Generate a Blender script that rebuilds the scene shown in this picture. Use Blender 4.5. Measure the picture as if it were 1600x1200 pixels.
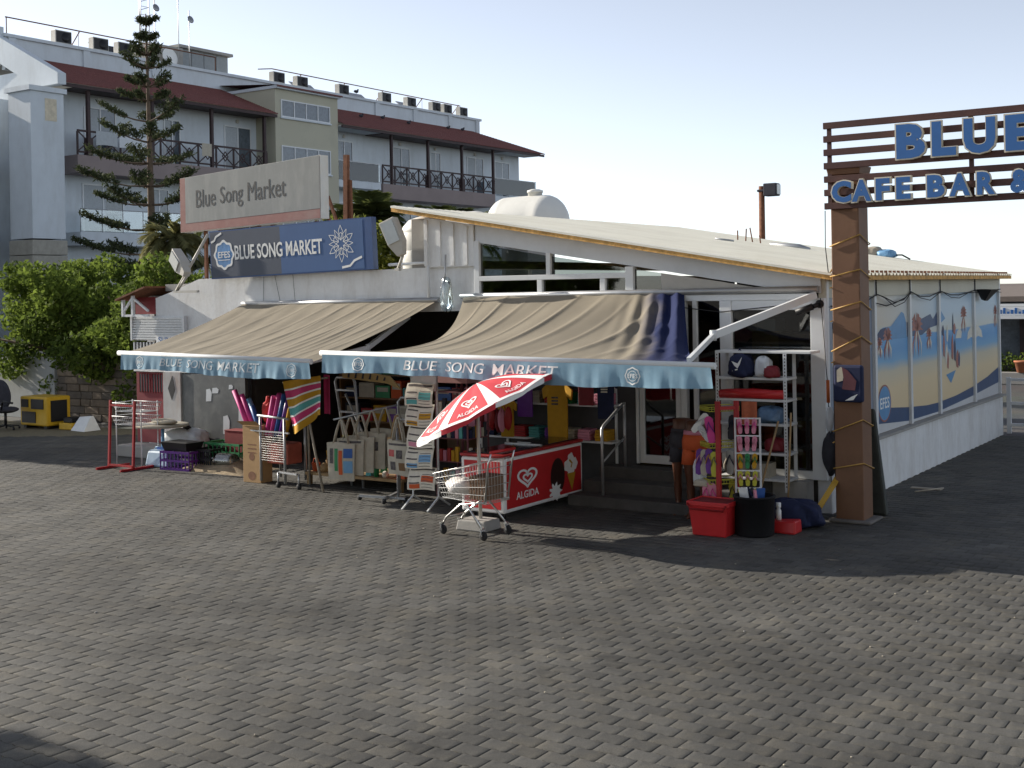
import bpy, math, random
import numpy as np
from mathutils import Vector, Matrix

random.seed(7); rng = np.random.default_rng(7)
for o in list(bpy.data.objects): bpy.data.objects.remove(o)
scene = bpy.context.scene
COL = scene.collection

# ------------------------------------------------------------------ camera
CAM_H = 2.75
ROLL = 0.018
cd = bpy.data.cameras.new('camera'); cam = bpy.data.objects.new('camera', cd); COL.objects.link(cam)
cd.sensor_width = 36.0; cd.lens = 36.0 * 1940 / 1600
cd.shift_y = -145.0 / 1600; cd.shift_x = 2.6 / 1600
cd.clip_start = 0.1; cd.clip_end = 3000
cr, sr = math.cos(ROLL), math.sin(ROLL)
cam.matrix_world = Matrix(((cr, sr, 0, 0), (0, 0, -1, 0), (-sr, cr, 0, CAM_H), (0, 0, 0, 1)))
scene.camera = cam

# ------------------------------------------------------------------ frame of the street grid (market, hotel and paving all follow it)
CX, CY = 3.76, 15.0                                   # front right corner of the market
U = Vector((.830, -.558, 0)).normalized(); V = Vector((.558, .830, 0)).normalized()
TH = math.atan2(U.y, U.x)
def W(a, b, z=0.0): return Vector((CX + U.x*a + V.x*b, CY + U.y*a + V.y*b, z))

# ------------------------------------------------------------------ sky and sun
SUN_EL = math.radians(22.5)
sd = (U + V*0.10).normalized()
travel = Vector((sd.x*math.cos(SUN_EL), sd.y*math.cos(SUN_EL), -math.sin(SUN_EL)))
world = bpy.data.worlds.new('World'); scene.world = world; world.use_nodes = True
nt = world.node_tree; nt.nodes.clear()
sky = nt.nodes.new('ShaderNodeTexSky'); sky.sky_type = 'NISHITA'; sky.sun_disc = False
sky.sun_elevation = SUN_EL; sky.sun_rotation = math.atan2(-sd.x, -sd.y)
sky.altitude = 0; sky.air_density = 0.6; sky.dust_density = 0.3; sky.ozone_density = 1.0
haze_sat = nt.nodes.new('ShaderNodeHueSaturation'); haze_sat.inputs['Saturation'].default_value = .48   # pale summer haze
bg = nt.nodes.new('ShaderNodeBackground'); bg.inputs['Strength'].default_value = 0.135
wo = nt.nodes.new('ShaderNodeOutputWorld')
nt.links.new(sky.outputs[0], haze_sat.inputs['Color']); nt.links.new(haze_sat.outputs[0], bg.inputs[0]); nt.links.new(bg.outputs[0], wo.inputs[0])
sl = bpy.data.lights.new('sun', 'SUN'); sl.energy = 5.0; sl.angle = math.radians(.55); sl.color = (1.0, .92, .80)
sun = bpy.data.objects.new('sun', sl); COL.objects.link(sun)
sun.rotation_euler = travel.to_track_quat('-Z', 'Y').to_euler(); sun.location = (-20, 20, 20)
scene.view_settings.view_transform = 'Standard'; scene.view_settings.look = 'None'
scene.view_settings.exposure = 0.65; scene.view_settings.gamma = 1.0
scene.view_settings.use_curve_mapping = False

# ------------------------------------------------------------------ mesh builder
class MB:
    def __init__(s): s.v = []; s.f = []; s.m = []; s.sm = []
    def add(s, vs, fs, mi=0, smooth=False):
        n = len(s.v); s.v += [tuple(p) for p in vs]
        s.f += [tuple(i+n for i in f) for f in fs]; s.m += [mi]*len(fs); s.sm += [smooth]*len(fs); return s
    def box(s, x0, x1, y0, y1, z0, z1, mi=0):
        return s.add([(x0,y0,z0),(x1,y0,z0),(x1,y1,z0),(x0,y1,z0),(x0,y0,z1),(x1,y0,z1),(x1,y1,z1),(x0,y1,z1)],
                     [(3,2,1,0),(4,5,6,7),(0,1,5,4),(1,2,6,5),(2,3,7,6),(3,0,4,7)], mi)
    def tbox(s, x0, x1, y0, y1, z0, z1, t, mi=0):          # top spread or pinched by t on every side
        return s.add([(x0,y0,z0),(x1,y0,z0),(x1,y1,z0),(x0,y1,z0),(x0-t,y0-t,z1),(x1+t,y0-t,z1),(x1+t,y1+t,z1),(x0-t,y1+t,z1)],
                     [(3,2,1,0),(4,5,6,7),(0,1,5,4),(1,2,6,5),(2,3,7,6),(3,0,4,7)], mi)
    def bar(s, p, q, w, h=None, mi=0):
        p, q = Vector(p), Vector(q); h = h or w; d = (q-p).normalized()
        up = Vector((0,0,1)) if abs(d.z) < .95 else Vector((0,1,0))
        x = d.cross(up).normalized()*w/2; y = x.cross(d).normalized()*h/2
        vs = [p-x-y, p+x-y, p+x+y, p-x+y, q-x-y, q+x-y, q+x+y, q-x+y]
        return s.add(vs, [(0,1,2,3),(7,6,5,4),(4,5,1,0),(5,6,2,1),(6,7,3,2),(7,4,0,3)], mi)
    def tube(s, pts, r, n=8, mi=0, cap=True):
        pts = [Vector(p) for p in pts]; k = len(pts); rs = r if isinstance(r, (list, tuple)) else [r]*k
        vs = []; prev = None
        for i, p in enumerate(pts):
            d = (pts[min(i+1,k-1)] - pts[max(i-1,0)]).normalized()
            if prev is None:
                up = Vector((0,0,1)) if abs(d.z) < .9 else Vector((1,0,0)); x = d.cross(up).normalized()
            else: x = (prev - d*prev.dot(d)).normalized()
            prev = x; y = d.cross(x)
            vs += [p + (x*math.cos(2*math.pi*j/n) + y*math.sin(2*math.pi*j/n))*rs[i] for j in range(n)]
        fs = [(i*n+j, i*n+(j+1)%n, (i+1)*n+(j+1)%n, (i+1)*n+j) for i in range(k-1) for j in range(n)]
        s.add(vs, fs, mi, True)
        if cap:
            b = len(s.v) - len(vs)
            s.f += [tuple(b+j for j in reversed(range(n))), tuple(b+(k-1)*n+j for j in range(n))]; s.m += [mi]*2; s.sm += [False]*2
        return s
    def lathe(s, prof, n=20, c=(0,0,0), mi=0, axis='z', smooth=True):
        vs = []; k = len(prof)
        for r, z in prof:
            for j in range(n):
                t = 2*math.pi*j/n; x, y = r*math.cos(t), r*math.sin(t)
                p = (x, y, z) if axis == 'z' else ((z, x, y) if axis == 'x' else (x, z, y))
                vs.append((p[0]+c[0], p[1]+c[1], p[2]+c[2]))
        fs = [(i*n+j, i*n+(j+1)%n, (i+1)*n+(j+1)%n, (i+1)*n+j) for i in range(k-1) for j in range(n)]
        fs += [tuple(reversed(range(n))), tuple((k-1)*n+j for j in range(n))]
        return s.add(vs, fs, mi, smooth)
    def prism(s, poly, fn, t0, t1, mi=0):                   # poly in 2-D, fn(u, v, t) -> point
        n = len(poly); vs = [fn(a, b, t0) for a, b in poly] + [fn(a, b, t1) for a, b in poly]
        fs = [tuple(reversed(range(n))), tuple(range(n, 2*n))] + [(i, (i+1)%n, n+(i+1)%n, n+i) for i in range(n)]
        return s.add(vs, fs, mi)
    def grid(s, fn, nu, nv, mi=0, smooth=True):
        vs = [fn(i/nu, j/nv) for j in range(nv+1) for i in range(nu+1)]
        fs = [(j*(nu+1)+i, j*(nu+1)+i+1, (j+1)*(nu+1)+i+1, (j+1)*(nu+1)+i) for j in range(nv) for i in range(nu)]
        return s.add(vs, fs, mi, smooth)
    def blob(s, c, r, mi=0, n=10, m=7, wob=.12, seed=0, flat=None):  # lumpy closed bag-like body
        R = random.Random(seed); ph = [R.random()*6.28 for _ in range(6)]; rx, ry, rz = r
        def f(i, j):
            t = 2*math.pi*i; p = math.pi*j
            k = 1 + wob*(math.sin(3*t+ph[0])*math.sin(2*p+ph[1]) + .6*math.sin(5*t+ph[2])*math.sin(4*p+ph[3]))
            z = -math.cos(p)*rz*k
            if flat is not None: z = max(z, -flat*rz)
            return (c[0]+rx*k*math.sin(p)*math.cos(t), c[1]+ry*k*math.sin(p)*math.sin(t), c[2]+z)
        return s.grid(f, n*2, m*2, mi)
    def bag(s, c, r, mi=0, seed=0, n=11, m=8, sq=.55, crumple=.09):   # soft box: rounded sack with folds
        R = random.Random(seed); ph = [R.random()*6.28 for _ in range(8)]; rx, ry, rz = r
        pw = lambda v: math.copysign(abs(v)**sq, v)
        def f(i, j):
            t = 2*math.pi*i; p = math.pi*j - math.pi/2; cp = pw(math.cos(p))
            k = 1 + crumple*(math.sin(4*t+ph[0]+2*p)*math.cos(p) + .7*math.sin(7*t+5*p+ph[1])*math.cos(p) + .5*math.sin(11*t-6*p+ph[2])*math.cos(p))
            return (c[0]+rx*k*cp*pw(math.cos(t))*(1-.15*math.sin(p)), c[1]+ry*k*cp*pw(math.sin(t))*(1-.15*math.sin(p)), c[2]+rz*pw(math.sin(p))*(1+crumple*math.sin(3*t+ph[3])))
        return s.grid(f, n*3, m*2, mi)
    def xf(s, M, start=0):
        s.v[start:] = [tuple(M @ Vector(p)) for p in s.v[start:]]; return s

ORG = {}
def finish(o, label=None, cat=None, group=None, kind=None):
    if label: o['label'] = label
    if cat: o['category'] = cat
    if group: o['group'] = group
    if kind: o['kind'] = kind
    return o
def thing(name, label, cat, a=0, b=0, z=0, rot=0, group=None, rel=False, world=None, kind=None):
    o = bpy.data.objects.new(name, None); COL.objects.link(o); o.empty_display_size = .2
    o.location = world if world is not None else W(a, b, z)
    o.rotation_euler = (0, 0, (TH if world is None else 0) + rot)
    ORG[o.name] = (0,0,0) if (rel or world is not None) else (a, b, z)
    return finish(o, label, cat, group, kind)
def mesh_of(name, mb, mats, org=(0,0,0)):
    me = bpy.data.meshes.new(name)
    vs = [(x-org[0], y-org[1], z-org[2]) for x, y, z in mb.v] if org != (0,0,0) else mb.v
    me.from_pydata(vs, [], mb.f)
    for m in (mats if isinstance(mats, (list, tuple)) else [mats]): me.materials.append(m)
    me.polygons.foreach_set('material_index', mb.m); me.polygons.foreach_set('use_smooth', mb.sm)
    me.update(); return me
def part(name, mb, mats, parent, label=None, bevel=0, kind=None):
    root = parent
    org = ORG.get(parent.name, (0,0,0))
    o = bpy.data.objects.new(name, mesh_of(name, mb, mats, org)); COL.objects.link(o); o.parent = parent
    ORG[o.name] = org
    if bevel: bev(o, bevel)
    return finish(o, label, kind=kind)
def solo(name, mb, mats, label, cat, a=0, b=0, z=0, rot=0, group=None, rel=False, bevel=0, kind=None, world=None):
    org = (0,0,0) if (rel or world is not None) else (a, b, z)
    o = bpy.data.objects.new(name, mesh_of(name, mb, mats, org)); COL.objects.link(o)
    o.location = world if world is not None else W(a, b, z); o.rotation_euler = (0, 0, (TH if world is None else 0) + rot)
    ORG[o.name] = org
    if bevel: bev(o, bevel)
    return finish(o, label, cat, group, kind)
def bev(o, w):
    m = o.modifiers.new('edge', 'BEVEL'); m.width = w; m.segments = 2; m.limit_method = 'ANGLE'; m.angle_limit = math.radians(40)
def copy_tree(root, a, b, z=0, rot=0, label=None, parent=None):
    c = root.copy(); COL.objects.link(c)
    if parent is None:
        c.location = W(a, b, z); c.rotation_euler = (0, 0, TH + rot)
        if label: c['label'] = label
    else: c.parent = parent
    for ch in root.children: copy_tree(ch, 0, 0, parent=c)
    return c
def np_mesh(name, v, q, mats, tone=None, smooth=False):
    me = bpy.data.meshes.new(name); v = np.asarray(v, dtype=np.float32); q = np.asarray(q, dtype=np.int32); k = q.shape[1]
    me.vertices.add(len(v)); me.vertices.foreach_set('co', v.ravel())
    me.loops.add(q.size); me.loops.foreach_set('vertex_index', q.ravel())
    me.polygons.add(len(q)); me.polygons.foreach_set('loop_start', np.arange(0, q.size, k, dtype=np.int32))
    me.update(calc_edges=True); me.materials.append(mats)
    if tone is not None:
        at = me.attributes.new('tone', 'FLOAT', 'FACE'); at.data.foreach_set('value', np.asarray(tone, dtype=np.float32))
    if smooth: me.polygons.foreach_set('use_smooth', np.ones(len(q), dtype=bool))
    return me
TXT = {}
def text_geo(s, bold=0.0):
    if (s, bold) in TXT: return TXT[(s, bold)]
    c = bpy.data.curves.new('t', 'FONT'); c.body = s; c.size = 1; c.offset = bold; c.resolution_u = 3
    o = bpy.data.objects.new('t', c); COL.objects.link(o); bpy.context.view_layer.update()
    dg = bpy.context.evaluated_depsgraph_get(); me = bpy.data.meshes.new_from_object(o.evaluated_get(dg))
    me.calc_loop_triangles(); vs = [tuple(v.co) for v in me.vertices]; fs = [tuple(p.vertices) for p in me.loop_triangles]
    ed = {}
    for f in fs:
        for i in range(len(f)):
            e = (f[i], f[(i+1) % len(f)]); ed[e] = 1
    border = [e for e in ed if (e[1], e[0]) not in ed]
    bpy.data.objects.remove(o); bpy.data.meshes.remove(me); bpy.data.curves.remove(c)
    TXT[(s, bold)] = (vs, fs, border); return TXT[(s, bold)]
def text(mb, s, fn, w, h, depth=.004, bold=0.0, mi=0, sub=0):      # fn(x, y, t): x in 0..w, y in 0..h, t out of the face
    vs, fs, bd = text_geo(s, bold)
    xs = [v[0] for v in vs]; ys = [v[1] for v in vs]; x0, x1, y0, y1 = min(xs), max(xs), min(ys), max(ys)
    sx = w/(x1-x0); sy = h/(y1-y0); n = len(vs)
    P = [((v[0]-x0)*sx, (v[1]-y0)*sy) for v in vs]
    if sub:                                              # finer faces so print follows a curved cloth
        T = [(f[0], f[i], f[i+1]) for f in fs for i in range(1, len(f)-1)]
        for _ in range(sub):
            mid = {}; N = []
            def md(i, j):
                k = (min(i,j), max(i,j))
                if k not in mid: P.append(((P[i][0]+P[j][0])/2, (P[i][1]+P[j][1])/2)); mid[k] = len(P)-1
                return mid[k]
            for a, b, c in T: ab, bc, ca = md(a,b), md(b,c), md(c,a); N += [(a,ab,ca),(ab,b,bc),(ca,bc,c),(ab,bc,ca)]
            T = N
        mb.add([fn(x, y, depth) for x, y in P], T, mi); return mb
    top = [fn(x, y, depth) for x, y in P]; bot = [fn(x, y, 0) for x, y in P]
    mb.add(top + bot, list(fs) + [(e[1], e[0], e[0]+n, e[1]+n) for e in bd], mi); return mb
def ring(mb, fn, cx, cy, r0, r1, depth=.003, n=28, mi=0, lobes=0, lob=.08, sq=1.0):
    def rr(r, t): return r*(1+lob*math.cos(lobes*t)) if lobes else r
    vs = []
    for i in range(n):
        t = 2*math.pi*i/n
        for r in (r0, r1): vs.append(fn(cx+rr(r,t)*math.cos(t)*sq, cy+rr(r,t)*math.sin(t), depth))
    mb.add(vs, [(2*i, 2*i+1, 2*((i+1)%n)+1, 2*((i+1)%n)) for i in range(n)], mi); return mb
def disc(mb, fn, cx, cy, r, depth=.002, n=28, mi=0, lobes=0, lob=.08, sq=1.0):
    mb.add([fn(cx+r*(1+lob*math.cos(lobes*2*math.pi*i/n))*math.cos(2*math.pi*i/n)*sq, cy+r*(1+lob*math.cos(lobes*2*math.pi*i/n))*math.sin(2*math.pi*i/n), depth) for i in range(n)], [tuple(range(n))], mi); return mb
def poly(mb, fn, pts, depth=.002, mi=0):
    mb.add([fn(x, y, depth) for x, y in pts], [tuple(range(len(pts)))], mi); return mb
def stroke(mb, fn, pts, w, depth=.003, mi=0, closed=False):
    n = len(pts); vs = []
    for i in range(n):
        a = pts[(i-1) % n] if (closed or i > 0) else pts[i]; b = pts[(i+1) % n] if (closed or i < n-1) else pts[i]
        d = (b[0]-a[0], b[1]-a[1]); l = math.hypot(*d) or 1; nx, ny = -d[1]/l*w/2, d[0]/l*w/2
        vs += [fn(pts[i][0]+nx, pts[i][1]+ny, depth), fn(pts[i][0]-nx, pts[i][1]-ny, depth)]
    k = n if closed else n-1
    mb.add(vs, [(2*i, 2*i+1, 2*((i+1)%n)+1, 2*((i+1)%n)) for i in range(k)], mi); return mb
def heart(cx, cy, s, n=30):
    out = []
    for i in range(n):
        t = 2*math.pi*i/n
        out.append((cx + s*.0625*16*math.sin(t)**3, cy + s*.0625*(13*math.cos(t)-5*math.cos(2*t)-2*math.cos(3*t)-math.cos(4*t))))
    return out

# ------------------------------------------------------------------ materials
MATS = {}
def mat(name, col, rough=.75, metal=0.0, var=.12, scale=6.0, bump=0.0, bscale=60.0, dirt=None, dirtamt=.5, dirtscale=1.5, spec=.4, tone=False, streak=False):
    if name in MATS: return MATS[name]
    m = bpy.data.materials.new(name); m.use_nodes = True; n = m.node_tree.nodes; l = m.node_tree.links
    p = n['Principled BSDF']; p.inputs['Roughness'].default_value = rough; p.inputs['Metallic'].default_value = metal
    p.inputs['Specular IOR Level'].default_value = spec
    tc = n.new('ShaderNodeTexCoord')
    nz = n.new('ShaderNodeTexNoise'); nz.inputs['Scale'].default_value = scale; nz.inputs['Detail'].default_value = 6; nz.inputs['Roughness'].default_value = .65
    l.new(tc.outputs['Object'], nz.inputs['Vector'])
    mx = n.new('ShaderNodeMix'); mx.data_type = 'RGBA'; mr = n.new('ShaderNodeMapRange')
    mr.inputs['From Min'].default_value = .3; mr.inputs['From Max'].default_value = .7
    l.new(nz.outputs['Fac'], mr.inputs['Value']); l.new(mr.outputs[0], mx.inputs['Factor'])
    c = Vector(col[:3])
    mx.inputs['A'].default_value = (*(c*(1-var)), 1); mx.inputs['B'].default_value = (*[min(1, k*(1+var)) for k in c], 1)
    out = mx.outputs['Result']
    if tone:
        at = n.new('ShaderNodeAttribute'); at.attribute_name = 'tone'
        ml = n.new('ShaderNodeMix'); ml.data_type = 'RGBA'; ml.blend_type = 'MULTIPLY'; ml.inputs['Factor'].default_value = 1
        l.new(out, ml.inputs['A']); l.new(at.outputs['Fac'], ml.inputs['B']); out = ml.outputs['Result']
    if dirt is not None:
        dn = n.new('ShaderNodeTexNoise'); dn.inputs['Scale'].default_value = dirtscale; dn.inputs['Detail'].default_value = 8; dn.inputs['Roughness'].default_value = .7
        if streak:
            mp = n.new('ShaderNodeMapping'); mp.inputs['Scale'].default_value = (2.6, 2.6, .7); l.new(tc.outputs['Object'], mp.inputs['Vector']); l.new(mp.outputs[0], dn.inputs['Vector'])
        else: l.new(tc.outputs['Object'], dn.inputs['Vector'])
        dr = n.new('ShaderNodeMapRange'); dr.inputs['From Min'].default_value = .48; dr.inputs['From Max'].default_value = .75; dr.inputs['To Max'].default_value = dirtamt
        l.new(dn.outputs['Fac'], dr.inputs['Value'])
        md = n.new('ShaderNodeMix'); md.data_type = 'RGBA'; l.new(dr.outputs[0], md.inputs['Factor']); l.new(out, md.inputs['A'])
        md.inputs['B'].default_value = (*dirt, 1); out = md.outputs['Result']
    l.new(out, p.inputs['Base Color'])
    if bump:
        bn = n.new('ShaderNodeTexNoise'); bn.inputs['Scale'].default_value = bscale; bn.inputs['Detail'].default_value = 5
        l.new(tc.outputs['Object'], bn.inputs['Vector']); bp = n.new('ShaderNodeBump'); bp.inputs['Strength'].default_value = bump; bp.inputs['Distance'].default_value = .01
        l.new(bn.outputs['Fac'], bp.inputs['Height']); l.new(bp.outputs[0], p.inputs['Normal'])
    MATS[name] = m; return m
def glassmat(name, col, alpha, rough=.03):
    m = bpy.data.materials.new(name); m.use_nodes = True; n = m.node_tree.nodes; l = m.node_tree.links
    n.clear(); o = n.new('ShaderNodeOutputMaterial'); g = n.new('ShaderNodeBsdfGlossy'); g.inputs['Roughness'].default_value = rough
    t = n.new('ShaderNodeBsdfTransparent'); t.inputs['Color'].default_value = (*col, 1)
    fr = n.new('ShaderNodeFresnel'); fr.inputs['IOR'].default_value = 1.5
    mr = n.new('ShaderNodeMapRange'); mr.inputs['To Min'].default_value = alpha; mr.inputs['To Max'].default_value = 1
    l.new(fr.outputs[0], mr.inputs['Value']); mx = n.new('ShaderNodeMixShader'); l.new(mr.outputs[0], mx.inputs[0])
    l.new(t.outputs[0], mx.inputs[1]); l.new(g.outputs[0], mx.inputs[2]); l.new(mx.outputs[0], o.inputs['Surface']); return m
def leafmat(name, col, trans=.35, var=.35, scale=2.0):
    m = bpy.data.materials.new(name); m.use_nodes = True; n = m.node_tree.nodes; l = m.node_tree.links; n.clear()
    o = n.new('ShaderNodeOutputMaterial'); d = n.new('ShaderNodeBsdfPrincipled'); d.inputs['Roughness'].default_value = .8; d.inputs['Specular IOR Level'].default_value = .12
    t = n.new('ShaderNodeBsdfTranslucent'); mx = n.new('ShaderNodeMixShader'); mx.inputs[0].default_value = trans
    at = n.new('ShaderNodeAttribute'); at.attribute_name = 'tone'
    mc = n.new('ShaderNodeMix'); mc.data_type = 'RGBA'; c = Vector(col)
    mc.inputs['A'].default_value = (*(c*(1-var)), 1); mc.inputs['B'].default_value = (c.x*(1+var)*1.15, c.y*(1+var), c.z*(1+var*.4), 1)
    l.new(at.outputs['Fac'], mc.inputs['Factor'])
    l.new(mc.outputs['Result'], d.inputs['Base Color']); l.new(mc.outputs['Result'], t.inputs['Color'])
    l.new(d.outputs[0], mx.inputs[1]); l.new(t.outputs[0], mx.inputs[2]); l.new(mx.outputs[0], o.inputs['Surface']); return m

M = dict(
    white=mat('white_paint', (.72,.73,.73), .6, var=.06, dirt=(.36,.32,.27), dirtamt=.5, dirtscale=.9, bump=.25, bscale=18, streak=True),
    alu=mat('white_aluminium', (.68,.70,.71), .35, var=.04, dirt=(.4,.38,.34), dirtamt=.3, dirtscale=3),
    fascia=mat('fascia_panel', (.60,.63,.66), .45, var=.04, dirt=(.42,.42,.4), dirtamt=.35, dirtscale=1),
    roof=mat('roof_sheet', (.76,.74,.64), .45, var=.05, scale=1.2, dirt=(.52,.48,.38), dirtamt=.4, dirtscale=.7),
    foam=mat('exposed_foam', (.62,.36,.12), .9, var=.35, scale=14, bump=.5, bscale=30, dirt=(.2,.12,.05), dirtamt=.7, dirtscale=5),
    plaster=mat('hotel_plaster', (.60,.645,.68), .85, var=.06, scale=.8, dirt=(.40,.41,.40), dirtamt=.45, dirtscale=.5, streak=True, bump=.1),
    cream=mat('cream_plaster', (.47,.45,.35), .85, var=.08, scale=1, dirt=(.38,.34,.26), dirtamt=.5, dirtscale=.5),
    tile=mat('roof_tile', (.165,.058,.052), .8, var=.25, scale=9, dirt=(.12,.05,.045), dirtamt=.5, dirtscale=.9),
    pinkslab=mat('balcony_band', (.27,.22,.21), .85, var=.08, scale=1),
    darkwood=mat('dark_stained_wood', (.045,.025,.025), .6, var=.25, scale=5),
    concrete=mat('concrete', (.34,.33,.31), .9, var=.15, scale=3, bump=.3, bscale=30, dirt=(.18,.17,.15), dirtamt=.5),
    stone=mat('pier_stone', (.36,.34,.29), .9, var=.15, scale=5, bump=.3),
    beamwood=mat('brown_painted_post', (.17,.085,.045), .6, var=.18, scale=4, bump=.12, bscale=18, dirt=(.08,.04,.025), dirtamt=.45, dirtscale=2),
    slat=mat('brown_slat', (.075,.032,.026), .55, var=.2, scale=5),
    bluesign=mat('blue_letter_face', (.035,.13,.36), .4, var=.06),
    rim=mat('letter_rim', (.62,.57,.46), .5, var=.05),
    canvas=None, valance=None,
    whiteprint=mat('white_print', (.78,.79,.78), .7, var=.05, scale=10),
    grey=mat('grey_metal', (.40,.41,.42), .4, metal=.6, var=.1),
    chrome=mat('chromed_wire', (.62,.62,.60), .3, metal=.85, var=.1),
    black=mat('black_plastic', (.012,.012,.014), .5, var=.2), rubber=mat('rubber', (.02,.02,.022), .8, var=.2),
    rust=mat('rusty_steel', (.17,.07,.035), .85, var=.4, scale=14, bump=.3),
    red=mat('red_paint', (.36,.018,.02), .45, var=.12), redpl=mat('red_plastic', (.50,.022,.025), .4, var=.08),
    dred=mat('dark_red_door', (.20,.014,.022), .55, var=.2, dirt=(.08,.02,.02), dirtamt=.5),
    cardboard=mat('cardboard', (.44,.28,.14), .9, var=.08), sand=mat('sand_heap', (.30,.24,.16), 1, var=.25, scale=9, bump=.6, bscale=40),
    wood=mat('raw_wood', (.36,.24,.12), .8, var=.25, scale=9), palewood=mat('grey_wood', (.35,.31,.25), .85, var=.2, scale=8),
    yellow=mat('yellow_paint', (.60,.36,.02), .45, var=.1), orange=mat('orange_cloth', (.55,.10,.03), .8, var=.1),
    ygreen=mat('yellow_green_plastic', (.48,.46,.05), .5, var=.1), pink=mat('pink_foam', (.66,.06,.30), .6, var=.12), lpink=mat('pale_pink', (.62,.24,.33), .7, var=.12),
    purple=mat('purple_plastic', (.13,.03,.26), .4, var=.2), navy=mat('navy_cloth', (.011,.017,.055), .8, var=.25), blue=mat('blue_plastic', (.03,.10,.33), .45, var=.15),
    lblue=mat('light_blue_paint', (.16,.34,.55), .5, var=.12), green=mat('green_plastic', (.03,.22,.08), .5, var=.15), teal=mat('teal_cloth', (.10,.36,.36), .85, var=.1),
    cloth=mat('natural_cloth', (.46,.42,.34), .95, var=.1, scale=14, bump=.3, bscale=90), paper=mat('newsprint', (.68,.64,.54), .9, var=.12, scale=18),
    ink=mat('printing_ink', (.10,.09,.09), .9, var=.5, scale=30), ycloth=mat('yellow_cloth', (.50,.27,.02), .9, var=.12), dcloth=mat('dark_cloth', (.04,.04,.05), .9, var=.3),
    skin=mat('mannequin_brown', (.10,.04,.022), .4, var=.1), steel=mat('worn_grey_sheet', (.10,.108,.11), .5, var=.2, scale=3, dirt=(.24,.24,.235), dirtamt=.6, dirtscale=2.2),
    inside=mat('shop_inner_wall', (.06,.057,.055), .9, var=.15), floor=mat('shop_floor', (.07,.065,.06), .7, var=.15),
    brownboard=mat('brown_cupboard', (.17,.09,.035), .55, var=.2, scale=3), tan=mat('tan_cupboard', (.34,.22,.08), .55, var=.1),
    tank=mat('white_tank', (.72,.71,.66), .5, var=.05, scale=2, dirt=(.45,.42,.33), dirtamt=.35), clear=glassmat('clear_plastic', (.85,.92,.95), .12, .15),
    glass=glassmat('window_glass', (.55,.58,.58), .05), dglass=glassmat('dark_glass', (.12,.13,.14), .05), bglass=glassmat('balcony_glass', (.90,.94,.95), .04),
    hglass=mat('hotel_glass', (.10,.12,.14), .08, var=.3, spec=.8), curtain=mat('curtain', (.42,.45,.47), .9, var=.1, scale=12),
    lampglass=mat('lamp_glass', (.45,.47,.46), .15, var=.1, spec=.8), lampgrey=mat('lamp_housing', (.50,.48,.43), .55, var=.1),
)
# ------------------------------------------------------------------ ground and paving
gm = mat('ground_earth', (.07,.064,.056), .95, var=.2, scale=1.5, bump=.4, bscale=60)
mb = MB(); mb.box(-900, 900, -200, 1600, -.6, -.05); g = solo('ground', mb, gm, 'open ground around the paved yard', 'ground', world=Vector((0,0,0)), kind='structure')
del g['category']
jm = mat('joint_sand', (.17,.145,.09), .95, var=.35, scale=30, bump=.4, bscale=150)
# beyond the built pavers the sheet takes over with a printed brick pattern
def paver_far():
    m = bpy.data.materials.new('paving_far'); m.use_nodes = True; n = m.node_tree.nodes; l = m.node_tree.links; p = n['Principled BSDF']
    tc = n.new('ShaderNodeTexCoord'); br = n.new('ShaderNodeTexBrick'); br.inputs['Scale'].default_value = 1; br.inputs['Brick Width'].default_value = .21; br.inputs['Row Height'].default_value = .148
    br.inputs['Mortar Size'].default_value = .006; br.inputs['Color1'].default_value = (.08,.078,.075,1); br.inputs['Color2'].default_value = (.11,.106,.10,1); br.inputs['Mortar'].default_value = (.05,.045,.035,1)
    l.new(tc.outputs['Object'], br.inputs['Vector'])
    nz = n.new('ShaderNodeTexNoise'); nz.inputs['Scale'].default_value = .7; nz.inputs['Detail'].default_value = 7; l.new(tc.outputs['Object'], nz.inputs['Vector'])
    mx = n.new('ShaderNodeMix'); mx.data_type = 'RGBA'; mx.blend_type = 'MULTIPLY'; mx.inputs['Factor'].default_value = .5
    l.new(br.outputs['Color'], mx.inputs['A']); l.new(nz.outputs['Color'], mx.inputs['B']); l.new(mx.outputs['Result'], p.inputs['Base Color']); p.inputs['Roughness'].default_value = .8
    return m
yard = MB(); yard.box(-40, 40, -16, 60, -.08, -.0065)
yard_o = solo('paved_yard', yard, jm, 'grey block paved yard in front of the market', 'paving', 0, 0, 0, kind='structure', rel=True); del yard_o['category']
far = MB(); far.add([(-40,8.8,-.006),(40,8.8,-.006),(40,60,-.006),(-40,60,-.006)], [(0,1,2,3)]); far.add([(-40,2.6,-.006),(-14,2.6,-.006),(-14,8.8,-.006),(-40,8.8,-.006)], [(0,1,2,3)])
part('far_paving', far, paver_far(), yard_o)

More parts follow.
